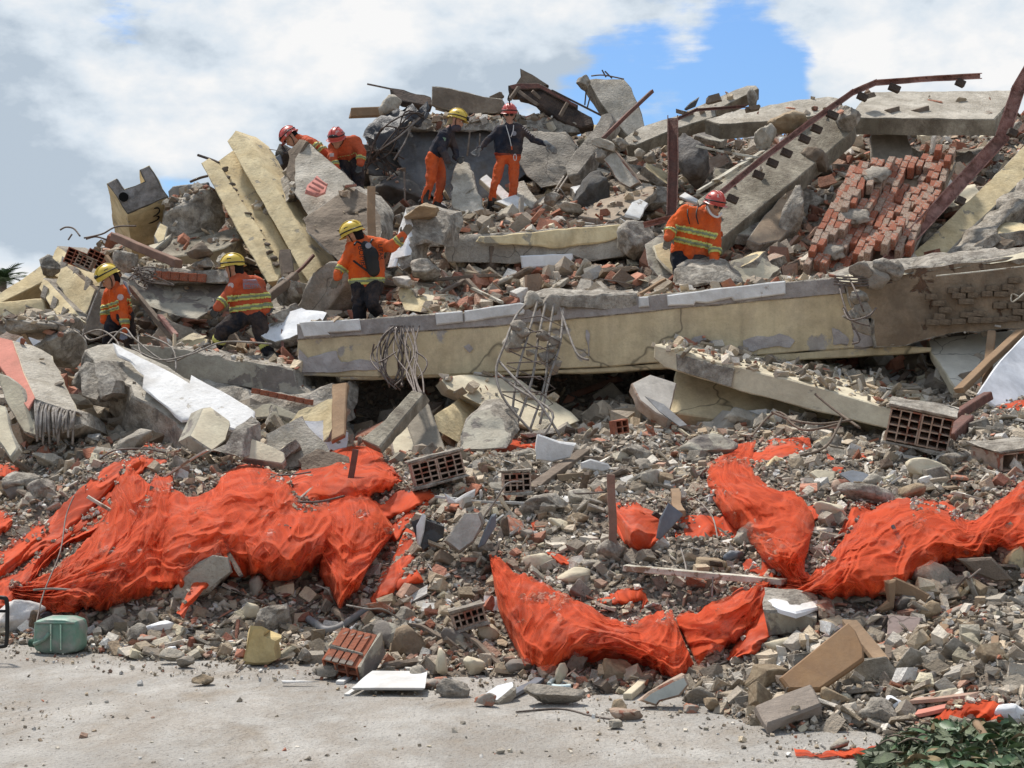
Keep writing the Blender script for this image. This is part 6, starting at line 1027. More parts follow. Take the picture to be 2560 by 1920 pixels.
prism('block_side', [(1912, 1528, 10.62 + WD), (1990, 1532, 10.55 + WD), (2045, 1545, 10.55 + WD), (2050, 1560, 10.6 + WD), (2036, 1585, 10.6 + WD), (1925, 1588, 10.65 + WD)], Vector((.06, .35, .1)), (CREAMG, BROKEN), jag=.01, parent=wbk, disp=.012)
prism('white_top', [(1918, 1502, 10.75 + WD), (1960, 1480, 10.95 + WD), (2035, 1490, 10.95 + WD), (2072, 1512, 10.75 + WD), (2040, 1518, 10.6 + WD), (1990, 1530, 10.5 + WD), (1950, 1520, 10.55 + WD)], Vector((0, .0, -.04)), (WHITEC, WHITE), jag=.012, parent=wbk)
lump(2055, 1530, 50, 50, BRICKD, 3, 'brick lump with red grooves right of the white topped block', parent=None)
st = stick('white_lath', hp(1560, 1420, .18), hp(1960, 1455, .3), .075, .04, WOODW, 'long white painted lath lying across the gravel in the hammock net', 'lath', jag=.002)
stick('lath_groove', hp(1565, 1416, .21), hp(1955, 1451, .33), .012, .012, CREAM, parent=st, jag=.002)
stick('wooden_post', hp(1531, 1385, .1), (1528, 1185, hp(1531, 1385, .1)[2]), .055, .05, mat('reddish_post', (.34, .22, .17), (.22, .14, .1), 5, dirt=.3, wood=True), 'upright reddish wooden post in the middle of the gravel', 'post')
lie('dark_sheet', [(1668, 1260), (1706, 1292), (1648, 1352), (1640, 1345), (1652, 1300)], SLATE, 'pointed blue grey metal sheet beside the wooden post', 'metal sheet', th=.01, off=.35)
stick('wood_splinter', hp(1700, 1290, .35), hp(1690, 1225, .3), .07, .05, WOODP, 'brown splintered board behind the pointed blue grey sheet', 'board', jag=.02)
stick('dark_board', hp(1225, 1400, .1), hp(1315, 1218, .3), .06, .05, CHAR, 'dark board slanting up from the hammock net', 'board')
stick('grey_board', hp(1330, 1222, .3), hp(1460, 1130, .3), .11, .05, WOOD, 'grey board slanting right of the hollow bricks', 'board')
stick('grey_board', hp(1395, 1195, .2), hp(1645, 1170, .25), .05, .06, mat('tan_board', (.36, .27, .18), (.22, .165, .11), 3, dirt=.3, wood=True), 'long tan board lying across the centre of the pile', 'board')
stick('grey_board', hp(1460, 1145, .2), hp(1690, 1160, .2), .04, .04, WOOD, 'thin grey board above the long tan board', 'board')
stick('grey_board', hp(1350, 1140, .2), hp(1560, 1115, .2), .03, .03, WOOD, 'thin dark lath above the white plate', 'board')
stick('white_strip', hp(1090, 1243, .25), hp(1320, 1262, .3), .03, .02, mat('alu', (.45, .45, .44), dirt=.35, bump=.1, rough=.5), 'bent pale metal strip below the hollow brick pair', 'metal strip', jag=.012)
stick('tan_board', hp(1700, 1070, .3), (1960, 1078, hp(1700, 1070, .3)[2]), .28, .035, mat('board_edge_brown', (.35, .26, .19), (.24, .18, .13), 2, dirt=.35, bump=.3), 'wide brown board under the rubble left of the sloping cream slab', 'board')
for i, (x, y, sx, sy, s) in enumerate(((1745, 1040, 80, 60, 1), (1860, 1045, 120, 55, 2), (1770, 1122, 110, 62, 3), (1585, 1130, 60, 45, 5), (1610, 1160, 50, 36, 6))):
    lump(x, y, sx, sy, (MATS['tanrock'], CONCL, CREAMG, BROKEN, CONC)[i], 100 + s, ('tan broken lump on the left of the wide brown board', 'long pale broken slab piece on the wide brown board', 'rounded cream chunk under the wide brown board', 'small grey chunk above the long tan board', 'flat grey chunk right of the centre')[i])
stick('steel_post', hp(868, 1240, .3), (890, 1120, hp(868, 1240, .3)[2]), .05, .03, RUST, 'rusty flat steel post standing on the orange net', 'steel bar', jag=.003); stick('steel_crosspiece', hp(852, 1228, .35), hp(888, 1242, .35), .05, .03, RUST, 'rusty crosspiece at the foot of the flat steel post', 'steel bar', jag=.003)
tubes('thin_rod', [[hp(728, 1265, .7), hp(828, 1180, .7)]], .012, REBARL, 'thin rod lying slanted on the left orange net', 'steel bar', sm=False)
tubes('thin_rod', [[hp(560, 1310, .8), hp(640, 1280, .8), hp(690, 1255, .8), hp(790, 1255, .7), hp(860, 1240, .6)]], .01, REBAR, 'thin curved wire running across the left orange net', 'wire')
prism('bent_strap', [hp(550, 1335, .8), hp(561, 1330, .8), hp(588, 1395, .8), hp(606, 1432, .8), hp(596, 1436, .8), hp(566, 1388, .8)], None, (CHAR, CHAR), th=.02, label='bent dark metal strap sticking out of the left orange net', cat='metal strap')
tubes('bent_strap', [[hp(545, 1345, .8), hp(560, 1302, .8), hp(584, 1305, .8), hp(575, 1330, .8)]], .02, CHAR, 'loop of dark strap above the bent metal strap', 'metal strap')
lie('grey_stone_slab', [(425, 1480), (470, 1430), (530, 1385), (575, 1390), (575, 1430), (520, 1480), (450, 1515), (428, 1505)], (CONCL, BROKEN), 'rounded grey concrete slab under the tail of the left net', 'concrete chunk', th=.3, jag=.02, off=.03, disp=.02)
lie('white_plate', [(1345, 1085), (1400, 1105), (1440, 1112), (1425, 1145), (1380, 1155), (1340, 1150)], WHITEC, 'white plastered plate beside the small net scrap', 'plate', th=.04, off=.3)
lie('white_plate', [(1452, 1155), (1475, 1148), (1520, 1160), (1532, 1176), (1505, 1180), (1455, 1172)], WHITEC, 'small white plate right of the slanting grey board', 'plate', th=.03, off=.25)
lie('white_plate', [(1108, 1230), (1140, 1250), (1165, 1235), (1190, 1222), (1188, 1245), (1155, 1262), (1120, 1262)], WHITEC, 'torn white sheet in front of the hollow brick pair', 'plate', th=.02, off=.3)
lie('torn_black_sheet', [(1022, 1300), (1060, 1290), (1120, 1310), (1110, 1345), (1060, 1370), (1040, 1350)], BLACKP, 'torn black plastic sheet right of the left net', 'plastic sheet', th=.02, jag=.02, disp=.04, off=.25)
lie('torn_white_sheet', [(1042, 1315), (1060, 1285), (1068, 1290), (1062, 1330), (1050, 1372), (1042, 1360)], WHITEC, 'torn white plastic piece on the black sheet', 'plastic sheet', th=.015, jag=.01, off=.32)
lie('white_grey_slab', [(1112, 1352), (1160, 1280), (1200, 1278), (1210, 1310), (1185, 1355), (1150, 1378)], (mat('mottled_white', (.55, .54, .5), (.38, .37, .34), 6, dirt=.3, bump=.5), BROKEN), 'mottled white slab standing right of the black sheet', 'slab', th=.12, jag=.02, off=.25)
lie('dark_metal_piece', [(1228, 1290), (1238, 1288), (1240, 1320), (1212, 1365), (1198, 1370), (1210, 1330)], SLATE, 'dark blue grey metal strip beside the mottled white slab', 'metal sheet', th=.01, off=.3)
lie('slate_plate', [(2098, 1178), (2130, 1172), (2160, 1178), (2195, 1200), (2200, 1208), (2145, 1218)], SLATE, 'flat blue grey plate lying on gravel below the tilted hollow bricks', 'plate', th=.03, tilt=.006)
lie('cream_plate', [(2022, 1178), (2040, 1170), (2090, 1175), (2088, 1195), (2070, 1208), (2045, 1198)], CREAM, 'cream plaster plate left of the blue grey plate', 'plate', tilt=.003)
LM = [(2340, 1510 - 70, 96, 76, CONCL, 'big jagged grey boulder on the slope at the far right'), (2540, 1404, 60, 60, YELC, 'pale yellow stone beside the big jagged boulder'), (2160, 1240, 110, 60, BROKEN, 'wide grey lump above the left end of the swag'), (2185, 1205, 60, 40, CONCL, 'grey lump below the blue grey plate'),
    (2225, 1110, 36, 26, CREAM, 'small cream block at the top of the gravel on the right'), (2380, 1150, 70, 50, BROKEN, 'grey lump left of the big broken hollow block'), (2320, 1180, 100, 46, CREAM, 'broken cream bowl shaped piece on the right gravel'), (2280, 1230, 70, 50, MATS['tanrock'], 'tan block above the long orange swag'), (2115, 1225, 70, 40, BRICKD, 'reddish chunk below the blue grey plate'),
    (2060, 1110, 50, 34, CREAM, 'cream stone beside the twigs on the right'), (1940, 1160, 60, 34, YELC, 'pale yellow plaster stone on the V shaped net'), (2080, 1280, 80, 50, CREAM, 'cream stone between the arms of the V net'), (1450, 1240, 60, 40, CONCL, 'pale grey chunk above the post'), (1370, 1265, 110, 60, BROKEN, 'large grey chunk in the centre of the slope'),
    (1630, 1200, 56, 46, CONCL, 'light grey chunk right of the wooden post'), (1398, 1310, 66, 34, CREAM, 'flat cream stone in the centre of the slope'), (1510, 1250, 44, 40, MATS['tanrock'], 'tan stone just left of the wooden post'), (1440, 1300, 50, 38, MATS['tanrock'], 'tan round stone left of the wooden post'), (1318, 1340, 44, 36, BRICK2, 'small red brick piece with grooves left of centre'),
    (1345, 1402, 76, 40, CREAM, 'cream block at the top of the hammock net'), (1430, 1440, 80, 34, CREAM, 'long cream shard inside the hammock net'), (1480, 1410, 66, 32, CONCL, 'long pale block right of the cream shard'), (1530, 1380, 60, 50, BROKEN, 'rough grey stone at the foot of the wooden post'), (1880, 1335, 70, 60, CONCL, 'grey and white boulder beside the V shaped net'),
    (1770, 1415, 80, 50, MATS['tanrock'], 'tan boulder above the long white lath'), (1835, 1390, 50, 40, SLATE, 'blue grey stone above the long white lath'), (2330, 1530, 56, 44, MATS['tanrock'], 'tan boulder at the right of the lower gravel'), (2265, 1505, 60, 46, CREAMG, 'grey cream block in front of the torn plywood'), (2400, 1525, 50, 36, BRICK2, 'terracotta brick piece on the right gravel'),
    (2200, 1780, 100, 70, BROKEN, 'rough grey boulder above the leaf pile'), (2085, 1745, 66, 46, MATS['tanrock'], 'brown tan lump between the planks'), (2240, 1765, 50, 44, WHITE, 'white stone above the leaf pile'), (2320, 1700, 56, 50, CREAMG, 'tan brick lump near the lower right'), (2100, 1862, 48, 26, CONCL, 'white grey stone left of the leaf pile'), (1945, 1615, 80, 32, CREAM, 'flat cream stone with a moulded edge below the white topped block'),
    (2530, 1780, 90, 50, WHITE, 'white topped slab at the right edge above the leaves'), (2545, 1850, 90, 60, mat('red_brown_block', (.26, .14, .11), dirt=.3), 'dark red block at the right edge behind the leaves'), (2545, 1905, 80, 40, WHITE, 'white slab at the bottom right corner'),
    (30, 1550, 130, 70, mat('marked_white', (.7, .69, .68), (.55, .5, .45), 3, dirt=.35, bump=.3), 'large white stone slab beside the green canister'), (45, 1480, 60, 36, CONCL, 'grey stone above the large white stone'), (120, 1540, 50, 24, SLATE, 'blue speckled tile above the green canister'), (205, 1560, 40, 50, BRICKD, 'brick coloured stone right of the green canister'),
    (60, 1210, 80, 60, BROKEN, 'grey round stone at the left edge above the nets'), (130, 1150, 90, 40, CONCL, 'flat grey slab on the left above the long strand'), (40, 1230, 60, 40, CREAMG, 'cream grey stone at the left edge'), (110, 1230, 80, 50, BROKEN, 'crumbled grey lump left of the long strand'), (330, 1110, 110, 50, CONC, 'grey slanted lump above the long net strand'),
    (420, 1090, 120, 50, MORTAR, 'brick patterned lump above the ridge of the left net'), (690, 1370, 40, 46, CONCL, 'grey stone below the ball shaped net'), (640, 1465, 50, 60, BRICK2, 'red grooved brick piece under the ball shaped net'), (300, 1475, 50, 46, WHITE, 'small white broken stone under the left net'), (625, 1530, 54, 46, CREAM, 'pale yellow slab standing in the lower left rubble'),
    (690, 1545, 110, 70, BROKEN, 'grey boulder beside the pale yellow slab'), (390, 1570, 70, 30, WHITE, 'white rounded flat stone on the lower left rubble'), (340, 1590, 70, 50, BROKEN, 'grey lump left of the white rounded stone'), (365, 1600, 46, 36, BRICK2, 'terracotta piece below the white rounded stone'), (430, 1625, 40, 30, WHITE, 'white stone at the edge of the road'),
    (430, 1640, 50, 36, CONCL, 'grey rough stone at the edge of the road'), (495, 1630, 40, 22, CREAM, 'cream oval stone at the road edge'), (460, 1655, 44, 30, CONC, 'small grey stone at the road edge'), (512, 1700, 50, 28, MATS['tanrock'], 'single brown stone lying on the road'), (970, 1590, 60, 70, CREAMG, 'olive grey block behind the big red brick'),
    (1020, 1600, 80, 90, MORTAR, 'brown masonry block right of the big red brick'), (1130, 1590, 60, 56, CREAMG, 'tan flat stone in the lower middle'), (1220, 1582, 62, 44, CREAM, 'round cream stone left of the hammock net'), (1010, 1540, 46, 44, CONC, 'grey stone above the big red brick'), (1100, 1660, 36, 60, CREAM, 'cream shard standing in the lower middle'),
    (1045, 1690, 60, 40, CONCL, 'white grey shard near the white board'), (1130, 1720, 90, 44, BROKEN, 'grey boulder right of the white board'), (1098, 1710, 66, 26, BRICK2, 'terracotta slab right of the white board'), (1240, 1690, 0, 0, None, ''), (1218, 1750, 54, 34, BRICK2, 'terracotta lump at the road edge in the centre'),
    (1375, 1735, 140, 60, CONC, 'wide speckled grey boulder at the road edge'), (1440, 1660, 56, 60, CONCL, 'pointed grey boulder under the hammock net'), (1530, 1645, 46, 36, BROKEN, 'dark grey stone under the hammock net'), (1548, 1770, 40, 44, MATS['tanrock'], 'rusty tan stone at the road edge'), (1570, 1785, 80, 30, BRICKD, 'long pinkish stone at the road edge'),
    (1740, 1740, 80, 44, CONC, 'grey stone below the mirror like shard'), (1725, 1770, 34, 26, BRICK2, 'round terracotta stone on the lower right gravel'), (1780, 1760, 46, 44, MATS['tanrock'], 'brown yellow stone on the lower right gravel'), (1537, 1808, 40, 30, CONCL, 'single white stone on the road right of centre'), (1330, 1640, 44, 50, BROKEN, 'grey stone left under the hammock net'),
    (1400, 1690, 30, 50, CREAM, 'thin cream shard near the wide speckled boulder'), (1300, 1665, 60, 40, CREAMG, 'grey cream stone left of the pointed boulder'), (1180, 1660, 50, 50, CREAM, 'cream stone in the lower middle rubble'), (820, 1680, 80, 40, CONC, 'grey lump left of the big red brick'), (760, 1640, 40, 40, BROKEN, 'grey stone near the crumpled foam')]
for i, (x, y, sx, sy, m_, lb) in enumerate(LM):
    if m_ is not None: lump(x, y, sx, sy, m_, i + 200, lb, 'stone' if 'stone' in lb else 'rubble', sz=max(.1, min(sx, sy) * 1.1 * hp(x, y)[2] / F), rot=random.uniform(-.3, .3), sub=3 if sx < 90 else 4)
# red hollow brick in the foreground
fb_ = empty('plastered_brick', Vector(P(890, 1703, 9.9)), 'big red grooved brick with plaster sides in the lower middle foreground', 'brick')
c = P(880, 1640, 10.0); M3 = rotm(38, 8, -22)
hollow(fb_, c, M3, .23, .14, .28, 3, 2, BRICK, name='clay_block')
for k in range(4): prism('clay_rib', [], M3 @ Vector((0, 0, .02)), (BRICK, BRICK), jag=.003, parent=fb_, disp=0, pts3=[M3 @ Vector((-.1 + k * .05 + a, b, .07)) + c for a, b in ((0, -.14), (.04, -.14), (.04, .13), (0, .13))])
prism('plaster_side', [], M3 @ Vector((.03, 0, 0)), (CREAM, CREAMG), jag=.01, parent=fb_, pts3=[M3 @ Vector((.12, a, b)) + c for a, b in ((-.16, -.09), (.16, -.09), (.16, .09), (-.15, .09))])
prism('mortar_band', [], M3 @ Vector((0, .03, 0)), (MORTAR, BROKEN), jag=.008, parent=fb_, pts3=[M3 @ Vector((a, -.05, b)) + c for a, b in ((-.12, .07), (.12, .07), (.12, .1), (-.12, .1))])
# flat white board on the road
lw = prism('white_board', [], Vector((0, 0, .018)), (CREAM, mat('board_white', (.62, .62, .61), (.52, .515, .5), 5, dirt=.35, dirtc=(.35, .31, .26), bump=.06)), jag=.003, disp=0, pts3=[Vector((*HP(878, 1744)[:2], .03)), Vector((*HP(1062, 1742)[:2], .03)), Vector((*HP(1068, 1706)[:2], .05)), Vector((*HP(930, 1708)[:2], .05))], label='flat white board lying on the road in the centre', cat='board')
lie('white_strip', [(705, 1702), (800, 1703), (798, 1708), (705, 1708)], WHITEC, 'thin white strip lying at the road edge left of the white board', 'strip', th=.02)
stick('white_strip', hp(868, 1738, .05), hp(938, 1695, .05), .03, .02, WHITEC, 'short white stick leaning behind the white board', 'strip'); stick('white_strip', hp(850, 1708, .05), hp(876, 1692, .05), .05, .02, WHITEC, 'small white chip left of the white board', 'strip')
# yellow foam, pipe, porcelain, shards
fo = [(606, 1660), (612, 1600), (630, 1570), (655, 1564), (668, 1575), (665, 1588), (690, 1600), (686, 1618), (694, 1650), (670, 1660), (640, 1656)]
lie('foam_piece', fo, (mat('yellow_foam', (.66, .52, .26), (.5, .38, .18), 4, dirt=.25, bump=.5), mat('yellow_foam2', (.6, .46, .22), dirt=.3)), 'crumpled yellow foam piece standing at the road edge', 'foam', th=.14, jag=.015, disp=.05, off=.05)
tubes('drain_pipe', [[hp(930, 1518, .1), hp(900, 1535, .12), hp(862, 1560, .14), hp(840, 1572, .15), hp(812, 1575, .15), hp(790, 1560, .14), hp(772, 1548, .12)]], .028, GREYP, 'curved grey plastic pipe lying on the lower rubble', 'pipe', sides=12)
tubes('porcelain_bits', [[hp(1372, 1712, .1), hp(1385, 1700, .1), hp(1405, 1702, .1), hp(1425, 1710, .1)], [hp(1380, 1716, .1), hp(1400, 1718, .1), hp(1428, 1716, .1)]], .016, mat('mint', (.55, .66, .66), dirt=.1, rough=.5), 'pale mint rag on the wide speckled boulder', 'rag')
lie('mirror_shard', [(1600, 1752), (1625, 1728), (1680, 1700), (1715, 1686), (1725, 1712), (1700, 1742), (1650, 1755), (1642, 1765)], (mat('pale_green_tile', (.55, .58, .54), dirt=.12, bump=.1, rough=.5), BRICKD), 'pale green painted shard lying at the road edge', 'wall fragment', th=.1)
stick('white_lath', hp(1570, 1740, .1), hp(1638, 1682, .1), .05, .04, CREAM, 'short cream lath left of the pale green shard', 'lath')
lie('grey_slab_piece', [(1190, 1742), (1240, 1712), (1285, 1702), (1288, 1718), (1262, 1738), (1245, 1752)], (WHITE, CONCL), 'small white topped grey slab at the road edge', 'slab', th=.06, tilt=.004)
stick('dark_strip', hp(1276, 1738, .1), hp(1352, 1698, .1), .06, .02, SLATE, 'dark grey strip leaning right of the small white slab', 'strip')
for i, (a, b) in enumerate((((1130, 1560), (1248, 1665)), ((1000, 1560), (1110, 1590)))): stick('dark_lath', hp(*a, .1), hp(*b, .1), .03, .02, WOOD, ('dark curved lath in the lower middle rubble', 'second dark lath above the big red brick')[i], 'lath', jag=.02)
stick('thin_lath', hp(2225, 1590, .12), hp(2217, 1680, .12), .04, .02, WOOD, 'thin upright slat below the laminate board', 'lath'); stick('thin_lath', hp(2488, 1590, .1), hp(2485, 1640, .1), .04, .02, WOODP, 'small tan slat standing on the right gravel', 'lath'); stick('wood_splinter', hp(2368, 1545, .1), hp(2338, 1600, .1), .06, .04, WOODP, 'splintered brown stick on the right gravel', 'lath', jag=.02)
stick('pink_board', hp(2290, 1785, .1), hp(2420, 1755, .1), .1, .02, PINK, 'pinkish board above the leaf pile', 'board'); stick('pink_board', hp(2290, 1750, .1), hp(2440, 1738, .1), .1, .02, mat('pinktan', (.5, .33, .25), dirt=.2), 'tan pink board behind the orange net scrap', 'board')
for i, (a, b) in enumerate((((2232, 1315, .75), (2300, 1440, .3)), ((2362, 1332, .7), (2420, 1385, .3)), ((2330, 1360, .6), (2345, 1430, .3)))): tubes('steel_rod', [[hp(*a), hp(*b)]], .014, GREYP, ('grey rod sticking out of the long orange swag', 'shorter grey rod right of the first on the swag', 'short dark rod below the swag')[i], 'steel bar', sm=False)
# jerrycan
def jerrycan():
    G = mat('green_plastic', (.17, .3, .22), (.12, .23, .17), 6, under=(.38, .35, .3), pth=.47, psc=7, pedge=.2, dirt=.3, bump=.15, rough=.5, spec=.4)
    p = HP(152, 1632); e = empty('jerrycan', Vector((p.x, p.y, 0)), 'dusty green plastic canister lying on its side at the lower left', 'canister'); M = Matrix.Rotation(R(-8), 4, 'Z')
    bm = bmesh.new(); bmesh.ops.create_cube(bm, size=1); bmesh.ops.subdivide_edges(bm, edges=bm.edges[:], cuts=7, use_grid_fill=True)
    for v in bm.verts:
        q = v.co * 2; r = Vector((q.x ** 3 * .3 + q.x * .7, q.y, q.z)); l = max(abs(q.x), abs(q.y), abs(q.z)); n = (abs(q.x) ** 6 + abs(q.y) ** 6 + abs(q.z) ** 6) ** (1 / 6); q = q / max(n, 1e-4) * l
        dent = noise.noise(v.co * 4) * .008; v.co = Vector((q.x * .16 * (1 + dent), q.y * .11 + noise.noise(v.co * 5) * .012, q.z * .115 + (.01 if abs(q.x) < .5 else 0) * q.z + .115))
    bm.transform(Matrix.Translation(e.location) @ M); bmlink('can_body', bm, G, e, sharp=1.2)
    T = Matrix.Translation(e.location) @ M; w = lambda x, y, z: T @ Vector((x, y, z))
    tubes('can_handle', [[w(-.165, -.05, .06), w(-.12, -.13, .07), w(-.06, -.135, .1), w(-.03, -.12, .14)]], .014, G, parent=e, sides=8)
    tubes('can_groove', [[w(-.02, -.113, .02), w(-.02, -.118, .2)], [w(.05, -.113, .03), w(.05, -.118, .2)], [w(-.14, -.11, .205), w(.14, -.11, .21)]], .007, G, parent=e, sides=6)
    bm = bmesh.new(); bmesh.ops.create_cone(bm, segments=16, radius1=.026, radius2=.03, depth=.05, cap_ends=True, matrix=T @ Matrix.Translation((-.18, -.04, .06)) @ Matrix.Rotation(R(90), 4, 'Y')); bmlink('can_cap', bm, mat('dark_green', (.03, .09, .06), dirt=.2), e)
jerrycan()
fr = HP(2, 1615); fre = empty('metal_stand', Vector((fr.x, fr.y, 0)), 'black metal frame cut off by the left edge of the picture', 'metal frame')
tubes('frame_tube', [[P(-60, 1494, 10.6), P(4, 1494, 10.6), P(17, 1505, 10.6), P(18, 1560, 10.6), P(16, 1605, 10.6), P(6, 1616, 10.6), P(-60, 1618, 10.6)]], .014, STRAP, parent=fre, sides=8, k=5); tubes('cross_tube', [[P(-60, 1528, 10.6), P(17, 1528, 10.6)]], .01, STRAP, parent=fre, sm=False)
# ---- leaves at the lower right
def leaves():
    LG = mat('leaf_green', (.085, .15, .055), (.045, .09, .035), 3, dirt=.1, bump=.1, rough=.45, spec=.45); LD = mat('leaf_dry', (.25, .19, .1), (.15, .11, .06), 3, dirt=.2, bump=.1); LB = mat('leaf_grey_green', (.15, .19, .1), (.1, .12, .07), 3, dirt=.2, rough=.5)
    e = empty('leafy_branch', HP(2350, 1900), 'heap of cut green leafy branches in the lower right corner', 'branch'); rn = random.Random(11); ms = []
    for mt in (LG, LD, LB):
        V = []; T = []
        for i in range(7):
            t = i / 6; w_ = math.sin(math.pi * min(1, t * .97 + .03)) ** .9 * .2; z = -.25 * t * t
            V += [(t, -w_, z + .05), (t, 0, z), (t, w_, z + .05)]
        for i in range(6):
            a = i * 3; T += [(a, a + 1, a + 4), (a, a + 4, a + 3), (a + 1, a + 2, a + 5), (a + 1, a + 5, a + 4)]
        me = npmesh('leaf', V, T); me.materials.append(mt); ms.append(me)
    stems = []; n = 0
    base = worldloc(e)
    while n < 290:
        x = rn.uniform(2200, 2535); y = rn.uniform(1795, 1935)
        lim = 1800 + max(0, (2330 - x)) * .75 + max(0, x - 2480) * .8 + 12 * math.sin(x * .05)
        if y < lim: continue
        q = Vector(hp(x, y + 25, .0)); dq = q.z - .15 - (y - 1790) * .0012 - rn.random() * .25; p = P(x, y, dq)
        o = bpy.data.objects.new('leaf', ms[rn.choices((0, 1, 2), (.42, .27, .31))[0]]); COL.objects.link(o); o.parent = e
        s = rn.uniform(.045, .13); o.matrix_local = Matrix.Translation(p - base) @ Matrix.Rotation(rn.uniform(0, 6.3), 4, 'Z') @ Matrix.Rotation(rn.uniform(-.5, 1.3), 4, 'Y') @ Matrix.Rotation(rn.uniform(-1, 1), 4, 'X') @ Matrix.Scale(s, 4); n += 1
    V = []; T = []; I0 = 0
    for k in range(2200):   # small litter underneath
        x = rn.uniform(2150, 2570); y = rn.uniform(1800, 1940)
        if y < 1812 + max(0, (2290 - x)) * .6: continue
        p = P(x, y, hp(x, y + 20)[2] - .05 - rn.random() * .3); a = Vector((rn.gauss(0, 1), rn.gauss(0, 1), rn.gauss(0, .6))).normalized() * rn.uniform(.02, .06); b = a.cross(Vector((rn.gauss(0, 1), rn.gauss(0, 1), 1))).normalized() * a.length * .35
        V += [tuple(p - a), tuple(p + b), tuple(p + a), tuple(p - b)]; T += [(I0, I0 + 1, I0 + 2), (I0, I0 + 2, I0 + 3)]; I0 += 4
    o = link('leaf_litter', npmesh('leaf_litter', V, T), LB, e); tag(o, kind='stuff')
    for k in range(16):
        x = rn.uniform(2200, 2500); y = rn.uniform(1830, 1900); d = hp(x, y + 20)[2] - .3; a = P(x, y, d); b = P(x + rn.uniform(-90, 90), y + rn.uniform(-40, 60), d - .05)
        tubes('twig', [[a, a.lerp(b, .5) + Vector((0, 0, .03)), b]], .005, WOOD, parent=e, sides=4)
    tubes('branch', [[hp(2440, 1808, .45), hp(2470, 1850, .45), hp(2500, 1900, .45), hp(2520, 1940, .45)]], .02, WOODP, parent=e, sides=7, taper=.3)
leaves()
# ---- twigs and loose wires
tubes('dry_twigs', [[(2038, 985, 15), (2080, 1020, 14.8), (2150, 1070, 14.4)], [(1930, 1030, 14.8), (1980, 1050, 14.6), (2050, 1060, 14.4), (2130, 1050, 14.3)], [(1960, 1040, 14.7), (2010, 1075, 14.4), (2100, 1060, 14.2)], [(2105, 1045, 14.2), (2060, 1120, 13.8), (1960, 1145, 13.6)], [(1880, 1090, 14.6), (1940, 1030, 14.9), (2000, 1070, 14.5)]], .012, WOOD, 'tangle of dry twigs lying below the sloping cream slab', 'twigs', k=6)
tubes('loose_wire', [[hp(505, 1500, .1), hp(560, 1470, .1), hp(640, 1500, .15), hp(720, 1530, .1)], [hp(590, 1680, .05), hp(650, 1610, .1), hp(720, 1545, .1), hp(800, 1500, .1)]], .006, REBAR, 'thin dark wires lying on the lower left rubble', 'wire')
tubes('loose_wire', [[hp(90, 1560, .6), hp(110, 1480, .8), hp(150, 1380, .8), hp(165, 1290, .8), hp(185, 1240, .8)]], .006, REBAR, 'long thin wire hanging over the left net strands', 'wire')
tubes('loose_wire', [[hp(1290, 1780, .05), hp(1400, 1772, .03), hp(1480, 1790, .03), hp(1540, 1800, .03)]], .006, REBAR, 'thin wire lying on the road right of centre', 'wire')
tubes('loose_wire', [[hp(1740, 1245, .3), hp(1780, 1290, .3), hp(1795, 1350, .2)], [hp(1702, 1370, .3), hp(1715, 1420, .3), hp(1712, 1450, .3)], [hp(1784, 1420, .4), hp(1780, 1490, .3)]], .006, REBARL, 'thin pale wires hanging in the right gravel', 'wire')
# ---- reinforcement
rn = random.Random(5)
def tangle(c, n, spread, drop, d, jit=.12):
    out = []
    for k in range(n):
        x = c[0] + rn.uniform(-14, 14); y = c[1]; q = [(x, y, d)]; dx = rn.uniform(-spread, spread)
        for j in range(4): q.append((x + dx * math.sin((j + 1) * .8) + rn.uniform(-8, 8), y + drop * (j + 1) / 4 + rn.uniform(-10, 10), d - .15 - .1 * j + rn.uniform(-jit, jit)))
        out.append(q)
    return out
tubes('rebar_tangle', tangle((990, 815), 15, 55, 150, 16.9) + [[(1000 + k * 8 + rn.uniform(-8, 8), 815, 17), (1005 + k * 6 + rn.uniform(-22, 22), 880, 16.6), (1022 + k * 5 + rn.uniform(-16, 16), 935, 16.2), (1036 + k * 4, 985, 15.6)] for k in range(7)] + [[(935, 860, 16.6), (932, 885, 16.6), (948, 905, 16.5), (990, 880, 16.5)], [(1040, 880, 16.5), (1066, 900, 16.4), (1062, 925, 16.3), (1030, 960, 16.2)]], .009, REBAR, 'tangle of bent reinforcing bars hanging over the left of the long beam', 'rebar')
rcg = empty('rebar_cage', P(1330, 1075, 15.6), 'open cage of reinforcing bars with concrete lumps hanging over the beam centre', 'rebar')
tubes('long_bar', [[(1330, 745, 16.8), (1290, 790, 16.4), (1262, 860, 16), (1240, 930, 15.8), (1262, 1000, 15.6), (1330, 1080, 15.4)], [(1345, 750, 16.6), (1320, 840, 16.2), (1292, 940, 15.9), (1278, 1060, 15.6)], [(1365, 755, 16.6), (1345, 850, 16.2), (1330, 950, 15.9), (1290, 1070, 15.6)], [(1385, 760, 16.6), (1370, 860, 16.2), (1362, 960, 15.9), (1325, 1075, 15.6)], [(1408, 770, 16.6), (1400, 860, 16.2), (1372, 950, 15.9), (1350, 1060, 15.6)], [(1245, 900, 15.9), (1300, 960, 15.6), (1350, 1010, 15.4), (1400, 1090, 15.2)], [(1240, 930, 15.9), (1290, 970, 15.7), (1380, 1030, 15.3), (1360, 1090, 15.2)], [(1400, 770, 16.5), (1440, 880, 16), (1472, 900, 15.9)]], .013, REBARL, parent=rcg)
tubes('stirrup', [[(1285 - k * 6, 800 + k * 36, 16.3 - k * .1), (1350, 790 + k * 38, 16.2 - k * .1), (1412 - k * 6, 820 + k * 38, 16.2 - k * .1), (1350, 835 + k * 38, 16.2 - k * .1), (1285 - k * 6, 805 + k * 36, 16.3 - k * .1)] for k in range(6)], .007, REBAR, parent=rcg, sm=False)
